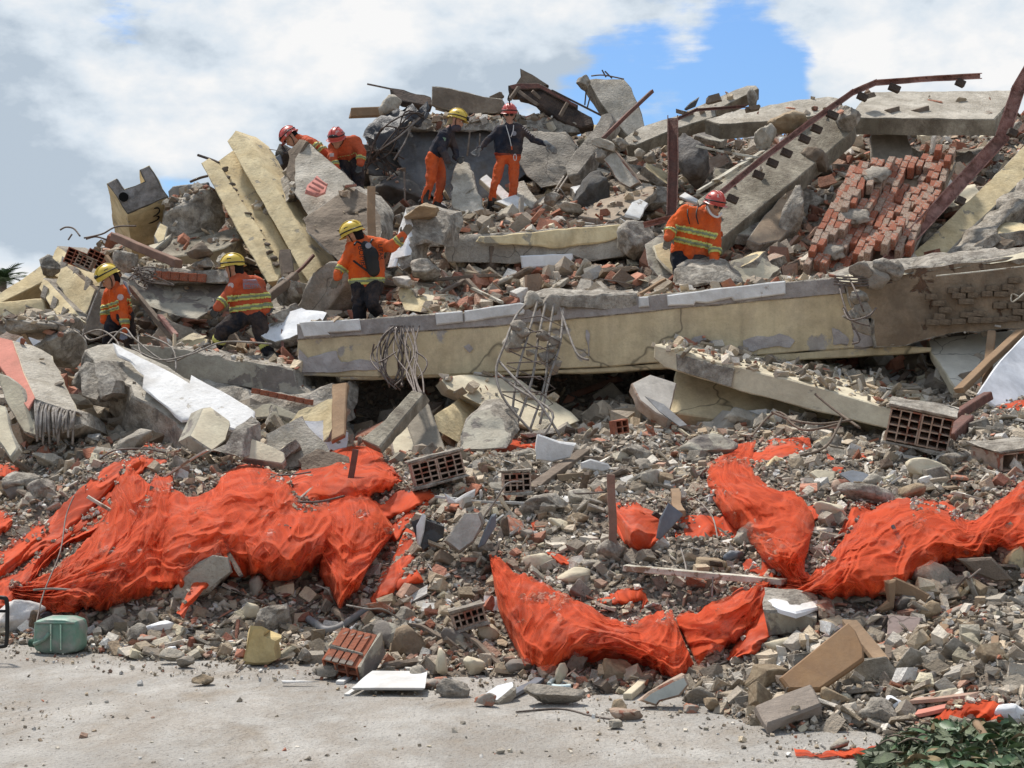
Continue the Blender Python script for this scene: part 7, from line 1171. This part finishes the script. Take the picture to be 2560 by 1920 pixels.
for i, (x, y, s) in enumerate(((1285, 845, 46), (1295, 820, 34), (1308, 828, 30), (1280, 866, 44), (1360, 842, 36), (1388, 850, 34), (1382, 872, 30), (1368, 895, 44), (1385, 915, 44), (1328, 882, 24), (1372, 768, 60), (1340, 760, 40), (1330, 755, 50))):
    rock('hanging_lump', x, y, 16.15 if y > 780 else 16.7, s, s * .9, .14, CONC if i % 3 else CONCL, 300 + i, parent=rcg, sub=3)
tubes('rebar_tangle', [[(2095, 700, 16.3), (2110, 760, 16.0), (2130, 800, 15.9), (2175, 815, 15.9)], [(2120, 690, 16.3), (2140, 730, 15.9), (2160, 780, 15.9)], [(2108, 770, 16), (2125, 800, 15.8), (2170, 790, 15.8), (2190, 770, 15.9)], [(2130, 810, 16), (2150, 850, 15.9), (2130, 860, 15.9)]] + [[(2085, 690 + k * 7, 16.25), (2150, 694 + k * 7, 16.1), (2230, 688 + k * 6, 16.2)] for k in range(4)], .01, REBAR, 'bent bars wrapped round broken stone where beam meets brick wall', 'rebar')
for i, (x, y, s) in enumerate(((2140, 745, 50), (2160, 780, 46), (2130, 790, 40), (2185, 690, 60), (2215, 672, 70), (2155, 815, 50), (2240, 670, 50), (2150, 675, 50))):
    rock('joint_lump', x, y, 16.15, s, s * .85, .2, CONC if i % 2 else BROKEN, 330 + i, label=('grey lump at the beam joint, upper left', 'grey lump in the middle of the beam joint', 'dark lump at the left of the beam joint', 'broken lump on top of the beam joint', 'pale lump on the wall top right of the joint', 'lowest lump at the beam joint', 'pale lump further right on the wall top', 'small lump on the beam end left of the joint')[i], sub=3)
tubes('thin_wire', [[(2340, 690, 15.9), (2440, 680, 15.8), (2570, 665, 15.8)], [(2545, 740, 15.8), (2530, 735, 15.8), (2532, 755, 15.8), (2575, 720, 15.8)]], .008, WOODW, 'pale bent wire on the brick wall at the right', 'wire')
tubes('rebar_tangle', [[(205, 820, 19.2), (225, 850, 18.8), (290, 830, 18.2), (330, 845, 17.9)], [(200, 870, 18.6), (205, 840, 18.6), (250, 825, 18.2), (290, 850, 17.8), (300, 880, 17.5)], [(262, 690, 19), (225, 780, 18.8), (205, 850, 18.6), (215, 890, 18.3)], [(270, 860, 17.8), (310, 820, 18), (340, 850, 17.7), (420, 905, 17.3), (500, 870, 17.3)], [(330, 870, 17.6), (400, 900, 17.3), (480, 885, 17.2), (560, 855, 17.2), (680, 860, 17)], [(345, 840, 17.8), (350, 880, 17.5), (375, 930, 17.2)], [(360, 835, 17.8), (430, 870, 17.4), (440, 930, 17.1)]], .01, REBARL, 'loops of bent wire and bars around the leftmost rescuer', 'rebar')
tubes('rebar_tangle', [[(210, 595, 20.6), (255, 585, 20.6), (290, 567, 20.8), (340, 565, 21)], [(150, 575, 20.9), (165, 568, 20.9), (185, 572, 20.9), (200, 590, 20.8)], [(215, 598, 20.6), (240, 592, 20.6), (268, 600, 20.6)], [(170, 600, 20.7), (180, 585, 20.7)]], .012, REBAR, 'thin bars sticking into the sky left of the column stub', 'rebar')
tubes('rebar_tangle', [[(380 + rn.uniform(-50, 60), 700 + rn.uniform(-20, 20), 18.9), (360 + rn.uniform(-20, 40), 690 + rn.uniform(-20, 20), 18.8), (330 + rn.uniform(-20, 40), 680 + rn.uniform(-20, 20), 18.9)] for k in range(12)] + [[(330, 690, 18.8), (345, 712, 18.7), (368, 722, 18.6), (366, 712, 18.6)]], .009, REBAR, 'knot of bent bars at the broken end of the brick ledge', 'rebar')
cab = [[(900 + rn.uniform(-10, 30), 420 + rn.uniform(-60, 60), 24), (960 + rn.uniform(-20, 20), 350 + rn.uniform(-40, 40), 23.8), (1010 + rn.uniform(-20, 20), 300 + rn.uniform(-20, 30), 23.9), (1060, 290 + rn.uniform(-10, 10), 24)] for k in range(5)] + [[(905 + rn.uniform(-10, 20), 345 + rn.uniform(-10, 60), 24), (930 + rn.uniform(0, 30), 390 + rn.uniform(-20, 30), 23.9), (970 + rn.uniform(-10, 50), 400 + rn.uniform(-20, 60), 23.9)] for k in range(9)]
tubes('hanging_cables', cab, .012, CHAR, 'mass of black cables hanging from the left of the summit', 'cables', k=5)
for q_, lb_ in (([(1036, 300, 23.9), (1010, 360, 23.7), (985, 400, 23.6)], 'pale cable hanging at the left side of the dark wall'), ([(1050, 295, 23.9), (1000, 340, 23.7), (950, 375, 23.7)], 'pale cable slanting down left from the dark wall'), ([(1010, 430, 23.2), (1012, 500, 22.9)], 'thin upright rod left of the rescuer seen from the side'),
    ([(1175, 330, 24), (1168, 390, 23.9)], 'thin dark rod between the two rescuers in navy'), ([(1200, 335, 24), (1198, 375, 23.9)], 'short pale rod behind the arm of the woman in the red helmet'), ([(1385, 480, 23), (1410, 440, 23.2)], 'short rod right of the woman in the red helmet'), ([(1380, 500, 22.8), (1420, 440, 23.1)], 'longer rod right of the woman in the red helmet')):
    tubes('steel_rod', [q_], .014, REBARL, lb_, 'steel bar', sm=False)
tubes('rebar_stubs', [[(1505, 175, 24.8), (1515, 193, 24.8)], [(1512, 178, 24.8), (1530, 196, 24.8)], [(1478, 190, 24.8), (1510, 188, 24.8), (1560, 198, 24.8)], [(1466, 220, 24.7), (1462, 262, 24.6)], [(1476, 240, 24.7), (1468, 270, 24.6)]], .012, REBAR, 'short bars sprouting from the top of the upright slab', 'rebar')
prism('leaf_shaped_sheet', [(1711, 272, 23.8), (1725, 258, 23.8), (1748, 243, 23.8), (1738, 266, 23.8), (1716, 276, 23.8)], None, (BLACKP, BLACKP), th=.02, label='small dark pointed sheet on the skyline in the blue gap', cat='metal sheet')
stick('wood_block', (1766, 252, 23.6), (1800, 244, 23.6), .2, .1, WOOD, 'weathered wood block on the skyline slab', 'wood block'); stick('wood_block', (1698, 278, 23.6), (1722, 284, 23.5), .18, .06, WOOD, 'flat wood scrap left of the skyline slab', 'wood block'); stick('wood_block', (1868, 274, 22.9), (1898, 268, 22.9), .18, .06, WOOD, 'dark wood scrap on the weathered skyline slab', 'wood block')
tubes('skyline_wire', [[(495, 388, 23), (530, 400, 22.8), (548, 408, 22.7)], [(475, 455, 23.2), (500, 445, 23.2), (520, 440, 23.2)]], .02, CHAR, 'dark bar ends sticking out beside the yellow channel beam', 'steel bar'); tubes('skyline_wire', [[(635, 372, 23), (680, 374, 23), (725, 384, 22.9)]], .006, REBAR, 'fine wire against the clouds left of the bent pair', 'wire')
prism('glass_sheet', [(668, 405, 22.9), (700, 384, 22.9), (708, 410, 22.9), (690, 425, 22.8)], None, (SLATE, SLATE), th=.02, label='small grey sheet on the skyline left of the bent pair', cat='metal sheet'); rock('skyline_lump', 718, 395, 23.2, 50, 60, .4, CONCD, 360, label='dark lump on the skyline beside the bent pair')
# ---- palm at the left edge
def palm():
    G = mat('palm_green', (.05, .085, .03), (.03, .05, .02), 3, dirt=0, bump=0, rough=.6); e = empty('palm_tree', Vector((-15.5, 45, 0)), 'green palm fronds showing behind the pile at the left edge', 'palm tree'); rn = random.Random(3); V = []; T = []; c = P(0, 705, 45)
    e.location = (c.x, c.y, 0)
    for k in range(30):
        a = rn.uniform(0, 6.28); el = rn.uniform(-.2, 1.1); L_ = rn.uniform(.7, 1.15); d = Vector((math.cos(a) * math.cos(el), math.sin(a) * math.cos(el), math.sin(el)))
        for j in range(16):
            t = j / 16; p = c + d * L_ * t + Vector((0, 0, -.45 * t * t)); s = d.cross(Vector((0, 0, 1))).normalized()
            for q in (-1, 1):
                tip = p + s * q * .3 * (1 - t * .6) + d * .2 + Vector((0, 0, -.1)); b = len(V); V += [tuple(p), tuple(p + d * .035), tuple(tip)]; T.append((b, b + 1, b + 2))
    link('palm_fronds', npmesh('palm_fronds', V, T), G, e); tubes('trunk', [[Vector((c.x, c.y, 0)), Vector((c.x + .1, c.y, c.z * .5)), c]], .18, WOOD, parent=e, sides=8)
palm()
# ================================================================== loose rubble
def proto(kind, rn):
    bm = bmesh.new(); n = {'lump': 11, 'slab': 10, 'shard': 8, 'stick': 8}[kind]; d = {'lump': (1, .85, .7), 'slab': (1.15, .8, .22), 'shard': (1.3, .55, .12), 'stick': (1, .14, .1)}[kind]
    for i in range(n):
        if kind == 'stick': v = Vector(((-1, 1)[i & 1], (-1, 1)[i >> 1 & 1], (-1, 1)[i >> 2 & 1])) * 1.0 + Vector((rn.gauss(0, .08), rn.gauss(0, .2), rn.gauss(0, .2)))
        elif i < 8 and kind != 'shard': v = Vector(((-1, 1)[i & 1], (-1, 1)[i >> 1 & 1], (-1, 1)[i >> 2 & 1])) * .85 + Vector((rn.uniform(-.35, .2), rn.uniform(-.35, .2), rn.uniform(-.3, .2)))
        else: v = Vector((rn.gauss(0, 1), rn.gauss(0, 1), rn.gauss(0, 1))).normalized() * rn.uniform(.7, 1.15); v = Vector([math.copysign(abs(q) ** .8, q) for q in v])
        bm.verts.new(Vector((v.x * d[0], v.y * d[1], v.z * d[2])) * .5)
    r = bmesh.ops.convex_hull(bm, input=bm.verts); bmesh.ops.delete(bm, geom=[v for v in bm.verts if not v.link_faces], context='VERTS'); bmesh.ops.triangulate(bm, faces=bm.faces)
    bm.verts.index_update(); V = np.array([list(v.co) for v in bm.verts]); T = np.array([[v.index for v in f.verts] for f in bm.faces]); bm.free(); return V, T
rp = random.Random(9); PR = {k: [proto(k, rp) for _ in range(8)] for k in ('lump', 'slab', 'shard', 'stick')}
TINT = {'grey': [(.47, .415, .34), (.57, .515, .43), (.35, .3, .24), (.66, .61, .53), (.24, .205, .165), (.47, .395, .3)], 'tan': [(.46, .37, .26), (.53, .44, .32), (.34, .26, .18)], 'red': [(.44, .18, .11), (.52, .25, .17), (.36, .15, .1), (.48, .3, .22)],
        'cream': [(.6, .54, .4), (.55, .5, .4)], 'white': [(.72, .71, .68), (.66, .64, .6)], 'wood': [(.28, .2, .145), (.38, .29, .21), (.17, .125, .095)]}
KEYS = list(TINT)
def scatter(name, P3, size, kw, cw, parent=None, seed=1, flat=.6, maker=None):
    """many loose stones in one mesh; kw = weights of the shapes, cw = weights of the colours (n x 6)"""
    rg = np.random.default_rng(seed); n = len(P3); kinds = list(PR); kc = rg.choice(4, n, p=np.array(kw) / sum(kw)); pc = rg.integers(0, 8, n)
    cum = np.cumsum(cw / cw.sum(1, keepdims=True), 1); cc = (rg.random((n, 1)) > cum).sum(1).clip(0, 5)
    col = np.array([TINT[KEYS[c]][rg.integers(0, len(TINT[KEYS[c]]))] for c in cc]) * np.clip(rg.normal(1, .26, (n, 1)), .45, 1.5)
    yaw = rg.uniform(0, 6.283, n); pit = rg.normal(0, flat, n); rol = rg.normal(0, flat, n)
    cy, sy, cp_, sp, cr_, sr = np.cos(yaw), np.sin(yaw), np.cos(pit), np.sin(pit), np.cos(rol), np.sin(rol)
    Rm = np.empty((n, 3, 3)); Rm[:, 0, 0] = cy * cp_; Rm[:, 0, 1] = cy * sp * sr - sy * cr_; Rm[:, 0, 2] = cy * sp * cr_ + sy * sr; Rm[:, 1, 0] = sy * cp_; Rm[:, 1, 1] = sy * sp * sr + cy * cr_; Rm[:, 1, 2] = sy * sp * cr_ - cy * sr; Rm[:, 2, 0] = -sp; Rm[:, 2, 1] = cp_ * sr; Rm[:, 2, 2] = cp_ * cr_
    Vs = []; Ts = []; Cs = []; off = 0
    for k in range(4):
        for q in range(8):
            ix = np.where((kc == k) & (pc == q))[0]
            if not len(ix): continue
            V0, T0 = PR[kinds[k]][q]; s = size[ix] * (1.9 if k == 3 else 1)
            W = np.einsum('nij,vj->nvi', Rm[ix], V0) * s[:, None, None] + P3[ix][:, None, :]; m = len(V0)
            Vs.append(W.reshape(-1, 3)); Ts.append((T0[None] + (off + np.arange(len(ix)) * m)[:, None, None]).reshape(-1, 3)); Cs.append(np.repeat(col[ix], m, 0)); off += m * len(ix)
    me_ = npmesh(name, np.concatenate(Vs), np.concatenate(Ts), np.concatenate(Cs)); me_.polygons.foreach_set('use_smooth', [False] * len(me_.polygons)); o = link(name, me_, RUB, parent, origin=(0, 0, 0) if not parent else None); return tag(o, kind='stuff')
def px_of(X_, Y_, Z_):
    yc = Y_ * math.cos(PITCH) + (Z_ - CAMZ) * math.sin(PITCH); zc = -Y_ * math.sin(PITCH) + (Z_ - CAMZ) * math.cos(PITCH); return 1280 + X_ / yc * F, 960 - zc / yc * F
def weights(px, py, Y):
    n = len(px); w_ = np.tile(np.array([5.5, 3.2, 1.7, 1.1, .9, .6]), (n, 1)).astype(float)
    up_ = Y > 17.8; w_[up_] = (4, 1.6, 2.2, .5, .3, 1.2)
    br = up_ & (px > 1080) & (px < 1700) & (Y < 21); w_[br] = (2.5, 1.6, 3.5, .7, .35, 1.6)
    br2 = up_ & (px > 1850); w_[br2] = (2.5, 1.5, 4, .5, .3, 1)
    gr = (~up_) & (px > 1250) & (vn(px / 160, py / 120, 3) > .45); w_[gr] = (9, .8, .4, .4, .5, .15); return w_
rg = np.random.default_rng(3)
def field(n, y0, y1, s0, s1, seed, netkeep=.25, sparse=0):
    r = np.random.default_rng(seed); Y = r.uniform(y0, y1, n * 2); u = np.where(r.random(n * 2) < .88, r.uniform(-160, 2720, n * 2), np.where(r.random(n * 2) < .5, r.uniform(-620, -160, n * 2), r.uniform(2720, 3250, n * 2))); X_ = (u - 1280) / F * Y; Z = hs(X_, Y); k = (Z > .0) | (r.random(n * 2) < sparse)
    if not sparse: pass
    X_, Y, Z = X_[k][:n], Y[k][:n], np.maximum(Z[k][:n], 0); s = s0 + (s1 - s0) * r.random(len(X_)) ** 2.2
    px, py = px_of(X_, Y, Z); mi = np.clip((px + 120) / 8, 0, NETMASK.shape[0] - 1).astype(int); mj = np.clip(py / 8, 0, NETMASK.shape[1] - 1).astype(int); k = ~(NETMASK[mi, mj] & (s > .05) & (r.random(len(s)) > netkeep * .1)) | (Y > 16)
    X_, Y, Z, s, px, py = [q[k] for q in (X_, Y, Z, s, px, py)]; return np.stack([X_, Y, Z + s * .22], -1), s, px, py
# keep the upper loose stones off the face of the second beam
for nm, n, y0, y1, s0, s1, kw, sd_ in (('fine_gravel', 54000, 7.6, 16, .018, .05, (5, 4, 3, .25), 1), ('coarse_gravel', 10500, 7.8, 17, .045, .135, (4, 5, 3, .4), 2), ('upper_rubble', 18500, 15.5, 27.5, .05, .16, (3, 5, 3.5, 1), 4), ('upper_coarse_rubble', 3200, 16, 27, .14, .34, (5, 4, 2, .6), 5)):
    P3, s, px, py = field(n, y0, y1, s0, s1, sd_)
    ok_ = ~((px > 1120) & (px < 1600) & (py > 575) & (py < 668) & (P3[:, 1] < 20.5) & (P3[:, 1] > 19.9)); P3, s, px, py = P3[ok_], s[ok_], px[ok_], py[ok_]
    scatter(nm, P3, s, kw, weights(px, py, P3[:, 1]), seed=sd_)
# stones lying on the slabs
def onslabs():
    r = np.random.default_rng(8); out = []; ss = []
    bpy.context.view_layer.update()
    for o, dens in SLABS:
        me = o.data; n = len(me.polygons); c = np.empty(n * 3, np.float32); me.polygons.foreach_get('center', c); c = c.reshape(-1, 3); nr = np.empty(n * 3, np.float32); me.polygons.foreach_get('normal', nr); nr = nr.reshape(-1, 3); ar = np.empty(n, np.float32); me.polygons.foreach_get('area', ar)
        w_ = ar * np.clip(nr[:, 2] - .35, 0, 1); tot = w_.sum()
        if tot <= 0: continue
        k = int(min(1500, tot * dens * 90)); ix = r.choice(n, k, p=w_ / tot); lo = np.array(worldloc(o)); p = c[ix] + lo + r.normal(0, .05, (k, 3)) * [1, 1, 0]; s = .03 + .12 * r.random(k) ** 2.5
        p[:, 2] += s * .2; out.append(p); ss.append(s)
    P3 = np.concatenate(out); s = np.concatenate(ss); px, py = px_of(P3[:, 0], P3[:, 1], P3[:, 2]); scatter('rubble_on_slabs', P3, s, (4, 4, 3, .8), weights(px, py, P3[:, 1]), seed=12)
onslabs()
# crumbs lying on the nets
NV_ = np.concatenate([a[0] for a in NETV]); nx_ = np.concatenate([a[1] for a in NETV]); ny_ = np.concatenate([a[2] for a in NETV]); nt_ = np.concatenate([a[3] for a in NETV])
ok = np.where((vn(nx_ / 45, ny_ / 30, 5) * .7 + vn(nx_ / 14, ny_ / 12, 6) * .3 + (.14 - nt_ * .45) > .7))[0]; ok = ok[rg.choice(len(ok), min(len(ok), 2400), replace=False)]
P3 = NV_[ok] + np.array([0, -.01, .012]); s = .012 + .035 * rg.random(len(ok)) ** 2.5; scatter('crumbs_on_netting', P3, s, (6, 3, 1.5, .1), np.tile(np.array([7, 1.5, 1, .6, .6, .2]), (len(ok), 1)), seed=44)
# pebbles on the road
r_ = np.random.default_rng(21); n = 12000; Y = 6.3 + 5.2 * r_.random(n); X_ = (r_.uniform(-100, 2660, n) - 1280) / F * Y; Z = hs(X_, Y); dn = vn(X_ * 1.3, Y * 2.2, 4); edge = np.array([hs(x, y + .7) > .02 or hs(x, y + .35) > .02 for x, y in zip(X_, Y)])
k = (Z < .02) & ((r_.random(n) < .06 + .3 * (dn > .6)) | (edge & (r_.random(n) < .9))); X_, Y = X_[k], Y[k]; s = .005 + .02 * r_.random(len(X_)) ** 3; s = np.where(r_.random(len(X_)) < .008, s + .03, s)
scatter('road_pebbles', np.stack([X_, Y, s * .2], -1), s, (6, 3, 1, .1), np.tile(np.array([7, 2, 1, .5, .6, .2]), (len(X_), 1)), seed=30)
# ---- larger loose pieces, each one an object
PM = {}
def piece_mesh(kind, q, mt):
    k = (kind, q, mt.name)
    if k not in PM:
        V0, T0 = PR[kind][q]; me = npmesh('piece', V0, T0); bm = bmesh.new(); bm.from_mesh(me); bmesh.ops.bevel(bm, geom=bm.edges[:], offset=.03, segments=1, affect='EDGES'); bmesh.ops.triangulate(bm, faces=bm.faces)
        bmesh.ops.subdivide_edges(bm, edges=[e for e in bm.edges if e.calc_length() > .2], cuts=1); bmesh.ops.triangulate(bm, faces=bm.faces)
        for v in bm.verts: v.co += v.normal * noise.noise(v.co * 5 + Vector((q, 0, 0))) * .05
        for f in bm.faces: f.smooth = False
        bm.to_mesh(me); bm.free(); me.materials.append(mt); PM[k] = me
    return PM[k]
LMK = [(150, 1590, 'green canister'), (650, 1610, 'yellow foam piece'), (890, 1640, 'big red brick'), (970, 1730, 'flat white board'), (1170, 1540, 'cream faced hollow brick'), (1530, 1290, 'upright wooden post'), (1760, 1435, 'long white lath'), (1990, 1530, 'white topped block'), (2070, 1640, 'brown cabinet board'), (1960, 1760, 'grey plank'), (2350, 1860, 'leaf pile'), (2340, 1430, 'jagged boulder'), (2290, 1060, 'tilted hollow bricks'), (2145, 1195, 'blue grey plate'), (2220, 1560, 'laminate board'),
    (1090, 1180, 'pale hollow brick pair'), (1160, 1330, 'mottled white slab'), (1390, 1120, 'white plate'), (1660, 1310, 'pointed grey sheet'), (1860, 1060, 'wide brown board'), (480, 1460, 'tail of the left net'), (860, 1180, 'rusty flat post'), (120, 1000, 'pink edged slab'), (480, 1000, 'white faced slab'), (660, 1130, 'triangular cream piece'), (940, 1040, 'thin column'), (1330, 980, 'rebar cage'), (1650, 1000, 'off-white fragment'), (1380, 1730, 'speckled boulder'), (1650, 1720, 'pale green shard'), (2520, 1160, 'broken hollow block'),
    (250, 760, 'leftmost rescuer'), (600, 780, 'striding rescuer'), (900, 680, 'backpack rescuer'), (1130, 480, 'side view rescuer'), (1260, 480, 'woman in the red helmet'), (1740, 600, 'crouching man'), (1350, 620, 'second beam'), (1100, 720, 'yellow ledge'), (1680, 430, 'rusty post'), (1500, 460, 'brick faced block'), (1900, 460, 'inclined stair slab'), (2150, 560, 'fallen brick wall'), (2300, 270, 'top right slab'), (1600, 340, 'level slab'), (800, 430, 'huge grey block'), (450, 620, 'tan flat slab'), (330, 520, 'column stub'), (1400, 690, 'rubble by the beam centre'), (1950, 660, 'white trim at the right'), (80, 830, 'dark crust'), (2420, 640, 'masonry wall end')]
def near(px, py):
    x, y, n = min(LMK, key=lambda q: (q[0] - px) ** 2 + (q[1] - py) ** 2 * 1.5); dx, dy = px - x, py - y
    w_ = ('just ' if math.hypot(dx, dy) < 70 else '') + (('right of' if dx > 0 else 'left of') if abs(dx) > abs(dy) else ('below' if dy > 0 else 'above')); return f'{w_} the {n}'
SP = [('concrete_piece', 'lump', CONC, 'grey concrete piece', 3), ('concrete_piece', 'slab', CONCL, 'flat pale concrete piece', 3), ('brick_piece', 'slab', BRICK2, 'broken terracotta brick piece', 1.6), ('plaster_piece', 'shard', CREAM, 'cream plaster shard', 1.1), ('tile_piece', 'shard', WHITEC, 'white tile shard', .8), ('tan_stone', 'lump', MATS['tanrock'], 'tan stone', 1), ('wood_piece', 'stick', WOOD, 'weathered wood stick', 1.2)]
rn = random.Random(77); made = 0; tries = 0
while made < 270 and tries < 4000:
    tries += 1; front = rn.random() < .6; Yv = rn.uniform(8.3, 15.5) if front else rn.uniform(18.6, 24.5); u = rn.uniform(-20, 2580); x = (u - 1280) / F * Yv; z = float(hs(x, Yv))
    if z < .03: continue
    p_x, p_y = px_of(x, Yv, z); mi = int(min(NETMASK.shape[0] - 1, max(0, (p_x + 120) / 8))); mj = int(min(NETMASK.shape[1] - 1, max(0, p_y / 8)))
    if front and NETMASK[mi, mj]: continue
    nm, kd, mt, lb, _w = rn.choices(SP, [q[4] for q in SP])[0]; s = rn.uniform(.1, .2) if front else rn.uniform(.18, .36)
    o = bpy.data.objects.new(nm, piece_mesh(kd, rn.randrange(8), mt)); COL.objects.link(o); o.location = (x, Yv, z + s * .2); o.rotation_euler = (rn.gauss(0, .45), rn.gauss(0, .45), rn.uniform(0, 6.28)); k = s * (2.2 if kd == 'stick' else 1); o.scale = (k, k, k)
    zn = near(p_x, p_y); sz_ = 'small ' if k * F / Yv < 52 else 'larger '; tag(o, sz_ + lb + ' ' + zn, 'rubble piece', sz_ + lb + 's ' + zn); made += 1

# ---- broken wall and slab pieces wedged into the upper pile and the hollow
KEEP = [(271, 770, 75), (600, 780, 110), (920, 650, 110), (1095, 430, 70), (1272, 430, 100), (745, 370, 60), (850, 400, 70), (1735, 590, 95), (2200, 540, 170), (330, 520, 90), (640, 520, 120), (1680, 430, 30), (2290, 1060, 110), (1990, 1540, 80), (1330, 900, 110), (1000, 1060, 150), (1250, 1030, 150), (1430, 1000, 120), (1170, 640, 80), (1300, 640, 100), (1430, 640, 100), (1550, 630, 80), (2480, 920, 130), (2330, 930, 100)]
BIGS = [(CONCL, 'pale concrete slab piece'), (CREAM, 'cream plastered wall piece'), (BROKEN, 'rough grey slab piece'), (YELC, 'yellow painted wall piece'), (CONCB, 'brown dusty slab piece'), (CREAMG, 'grey plaster slab piece'), (WHITE, 'white plastered wall piece'), (BRICKD, 'dusty brickwork piece')]
rn = random.Random(123); BP = []
for k, (m_, lb) in enumerate(BIGS):
    for q in range(2):
        nn = rn.randint(4, 6); pts = [Vector((math.cos(2 * math.pi * (i + rn.uniform(-.25, .25)) / nn) * rn.uniform(.4, .55), math.sin(2 * math.pi * (i + rn.uniform(-.25, .25)) / nn) * rn.uniform(.3, .5), 0)) for i in range(nn)]
        o = prism('slab_piece', [], Vector((0, 0, -rn.uniform(.09, .2))), (m_, BROKEN), jag=.022, pts3=pts, disp=.012, seed=k * 7 + q, L=.14, step=.09); BP.append((o, lb, [False]))
made = 0; tries = 0
while made < 95 and tries < 3000:
    tries += 1; zone = rn.random()
    if zone < .72: Yv = rn.uniform(18.9, 26.0); u = rn.uniform(-20, 2580)
    else: Yv = rn.uniform(14.6, 17.2); u = rn.uniform(700, 2500)
    x = (u - 1280) / F * Yv; z = float(hs(x, Yv)); p_x, p_y = px_of(x, Yv, z)
    if any(abs(p_x - a) < r * 1.1 and abs(p_y - 20 - b) < r * 1.3 for a, b, r in KEEP) or (zone >= .72 and 1560 < p_x < 2260): continue
    o0, lb, used = rn.choice(BP); o = o0 if not used[0] else o0.copy()
    if used[0]: COL.objects.link(o)
    used[0] = True; s = rn.uniform(.45, 1.05) if zone < .72 else rn.uniform(.5, .95); o.location = (x, Yv, z + .1 * s); o.scale = (s, s * rn.uniform(.6, 1), s); o.rotation_euler = (rn.uniform(.1, 1.25), rn.uniform(-.5, .5), rn.uniform(-.9, .9))
    w_ = near(p_x, p_y); sz_ = 'big ' if s > .75 else 'medium '; tag(o, sz_ + lb + ' ' + w_, 'slab piece', sz_ + lb + 's ' + w_); made += 1
for o, lb, used in BP:
    if not used[0]: bpy.data.objects.remove(o)

# ---- bent wires and laths sticking out of the rubble, each its own object
rn = random.Random(41)
for k in range(46):
    fr_ = rn.random() < .6; x = rn.uniform(20, 2540); y = rn.uniform(1120, 1600) if fr_ else rn.uniform(480, 720)
    d = float(hitd(x, y)[0]) - .05
    if d > 25 or any(abs(x - a) < r and abs(y - b) < r for a, b, r in KEEP): continue
    L_ = rn.uniform(60, 190) * (1 if fr_ else .6); an = rn.uniform(-1.2, 1.2) + (math.pi if rn.random() < .5 else 0); dx, dy = math.cos(an) * L_, -abs(math.sin(an)) * L_ * .6; w_ = near(x, y)
    if rn.random() < .6: o = tubes('bent_wire', [[P(x, y, d), P(x + dx * .35 + rn.uniform(-15, 15), y + dy * .5 + rn.uniform(-18, 5), d - .12), P(x + dx * .7 + rn.uniform(-15, 15), y + dy * .8 + rn.uniform(-20, 10), d - .1), P(x + dx, y + dy, d)]], rn.uniform(.004, .009), rn.choice((REBAR, REBARL)), k=5); lb = 'thin bent wire poking out of the rubble ' + w_; ct = 'wire'
    else: o = stick('wood_lath', (x, y, d), (x + dx, y + dy, d + rn.uniform(-.1, .3)), rn.uniform(.025, .06), rn.uniform(.015, .035), rn.choice((WOOD, WOODP, WOODW, CHAR))); lb = 'splintered lath lying in the rubble ' + w_; ct = 'lath'
    tag(o, lb, ct, lb)
for o in bpy.data.objects:
    if o.get('category') and not o.get('kind'): o['kind'] = 'thing'
